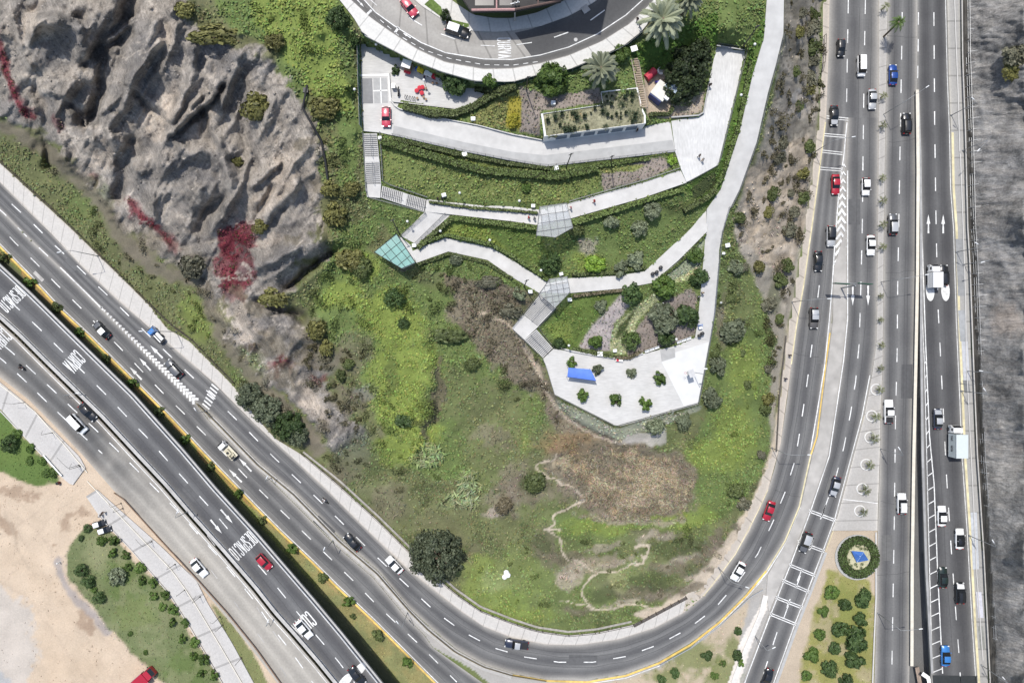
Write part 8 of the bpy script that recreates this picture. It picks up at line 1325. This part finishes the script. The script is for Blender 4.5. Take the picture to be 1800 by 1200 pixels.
# basketball stand
p = W(1213,655,PZ + .02); t = thing('basketball_stand', 'basketball stand with grey backboard on the white court', 'basketball hoop', p); b = MB(); b.box((0, 0, .15), (1.2, .8, .3), .2); b.build('base', CONCM, t); b = MB(); b.tube([(0, 0, .2), (.1, 0, 2.6), (-.6, .1, 3.3)], .08, 8); b.build('pole', RAILM, t); b = MB(); b.box((-.95, .05, 3.3), (1.2, 1.6, .06), .3); o = b.build('backboard', mat('board_grey', (.5,.5,.5), .6), t); o.rotation_euler = (0, .12, 0); b = MB(); b.tube([(-1.7 + .23 * math.cos(a), .1 + .23 * math.sin(a), 3.05) for a in np.linspace(0, 2 * math.pi, 16)], .02, 5); b.build('rim', REDP, t); b = MB(); b.tube([(-1.7, .1, 3.05), (-1.3, .08, 3.1)], .03, 5); b.build('bracket', RAILM, t)
mast_ = thing('court_lamp', 'thin lamp pole beside the railing of the ball court', 'lamp', W(1215,654,PZ)); b = MB(); q = W(1240,648,PZ + 9) - mast_.location; b.tube([(.3, 0, 0), (.3, 0, 8.), tuple(q)], .06, 7); b.build('pole', POLE, mast_); b = MB(); b.box(tuple(q), (.7, .25, .12)); b.build('lamp_head', HEADM, mast_)
# blue kite sculpture in its round bed
slab('flower_bed', [(1507 + 23 * math.cos(a), 977 + 24 * math.sin(a)) for a in np.linspace(0, 6.1, 30)], Z0, mat('bed_gravel', (.42,.40,.27), .95, var=.25, scale=3), .2, .16); slab('paving', [(1507 + 39 * math.cos(a), 979 + 40 * math.sin(a)) for a in np.linspace(0, 6.13, 40)], Z0, CONCM, .15, .08, keep=False)
t = thing('kite_sculpture', 'blue folded kite sculpture in the round hedged bed', 'sculpture', W(1510,978,.1)); c = t.location.copy(); q = lambda x, y, z: W(x, y, z) - c; A_, B_, C2, D_, E_ = q(1497,968,1.), q(1518,970,2.0), q(1527,984,.5), q(1506,988,.4), q(1512,977,1.5)
b = MB(); b.add([A_, B_, C2, D_, E_], [(0, 4, 1), (1, 4, 2), (2, 4, 3), (3, 4, 0)]); o = b.build('sail', mat('kite_blue', (.07,.17,.48), .5, var=.2, scale=1.), t); o.modifiers.new('thick', 'SOLIDIFY').thickness = .12; b = MB(); b.tube([A_, C2], .07, 6); b.tube([B_, D_], .06, 6); b.tube([q(1509,979,-.1), E_], .12, 8); b.build('spar', mat('kite_pale', (.35,.5,.7), .5), t)
for k in range(26):
    a = k * 2.4; r_ = ro.uniform(13, 21); x, y = 1507 + r_ * math.cos(a), 977 + r_ * 1.02 * math.sin(a); 
    if abs(x - 1511) < 17 and abs(y - 978) < 11: continue
    o = link('succulent', AG, None, W(x, y, .17)); s = ro.uniform(.35, .6); o.scale = (s,) * 3; setmat(o, LM['box']); tag(o, 'small dark succulent in the gravel of the blue kite bed', 'succulent', 'succulents around the kite')
# cliff details
t = thing('drain_pipe', 'dark bent drain pipe at the top of the grey cliff', 'pipe', P(538,158)); c = t.location.copy(); b = MB(); b.tube([P(540,150,.4) - c, P(532,190,.4) - c, P(550,222,.4) - c, P(565,248,.4) - c, P(572,285,.4) - c, P(576,316,.4) - c], .22, 8); b.build('pipe', TRIM, t); b = MB(); b.box((.1, -.3, .3), (.9, .9, .8)); b.build('collar', DARKM, t)
for i, (x, y) in enumerate([(890,1005),(887,1013),(893,1010)]): simple('boulder', 'white stone on the green slope right of the huge round tree, ' + ['topmost','lowest','right one'][i], 'stone', x, y, sz(x, y), [('rock', lambda b: b.lathe([(.3,-.1),(.62,.15),(.5,.42),(.15,.55)], n=7), WHITE)], i, 'white stones on the slope')
simple('barrel', 'dark red barrel at the driveway mouth by the corner lawn', 'barrel', 105, 848, sz(105,848), [('body', lambda b: b.lathe([(.3,0),(.36,.25),(.36,.6),(.3,.9)], n=14), C_('rust_red', (.12,.03,.02))), ('lid', lambda b: b.lathe([(.3,.9),(.31,.93),(.05,.94)], n=14), TRIM)])
simple('bollard', 'white marker post on the dark sand beside the park lawn', 'post', 106, 987, sz(106,987), [('post', lambda b: b.tube([(0, 0, 0), (0, 0, 1.)], .12, 8), WHITE), ('cap', lambda b: b.lathe([(.16,0),(.12,.15),(.02,.2)], (0, 0, 1.), 8), WHITE)])
for x, y in ((1010 + 34, 17),): simple('manhole_block', 'concrete block with a round manhole beside the shaded pavement', 'manhole', 1029, 17, ST + .05, [('block', lambda b: b.box((0, 0, .12), (1.3, 1.3, .25), .6), CONCM), ('cover', lambda b: b.lathe([(.38,.25),(.38,.29),(.1,.31)], n=14), BARR)])
simple('manhole_cover', 'pale round manhole cover on the dark street asphalt', 'manhole', 1012, 70, ST + .02, [('rim', lambda b: b.lathe([(.36,0),(.36,.03),(.28,.032)], n=16), CONCM), ('cover', lambda b: b.lathe([(.27,.0),(.27,.036),(.02,.04)], n=16), CONCL)])
tree(783,26,10,'ball','street_tree','round clipped tree in the pavement by the black car with white roof','tree',None,'dark',ht=2.2)
bb = [o for o in bpy.data.objects if o.type == 'MESH' and not o.data.materials]
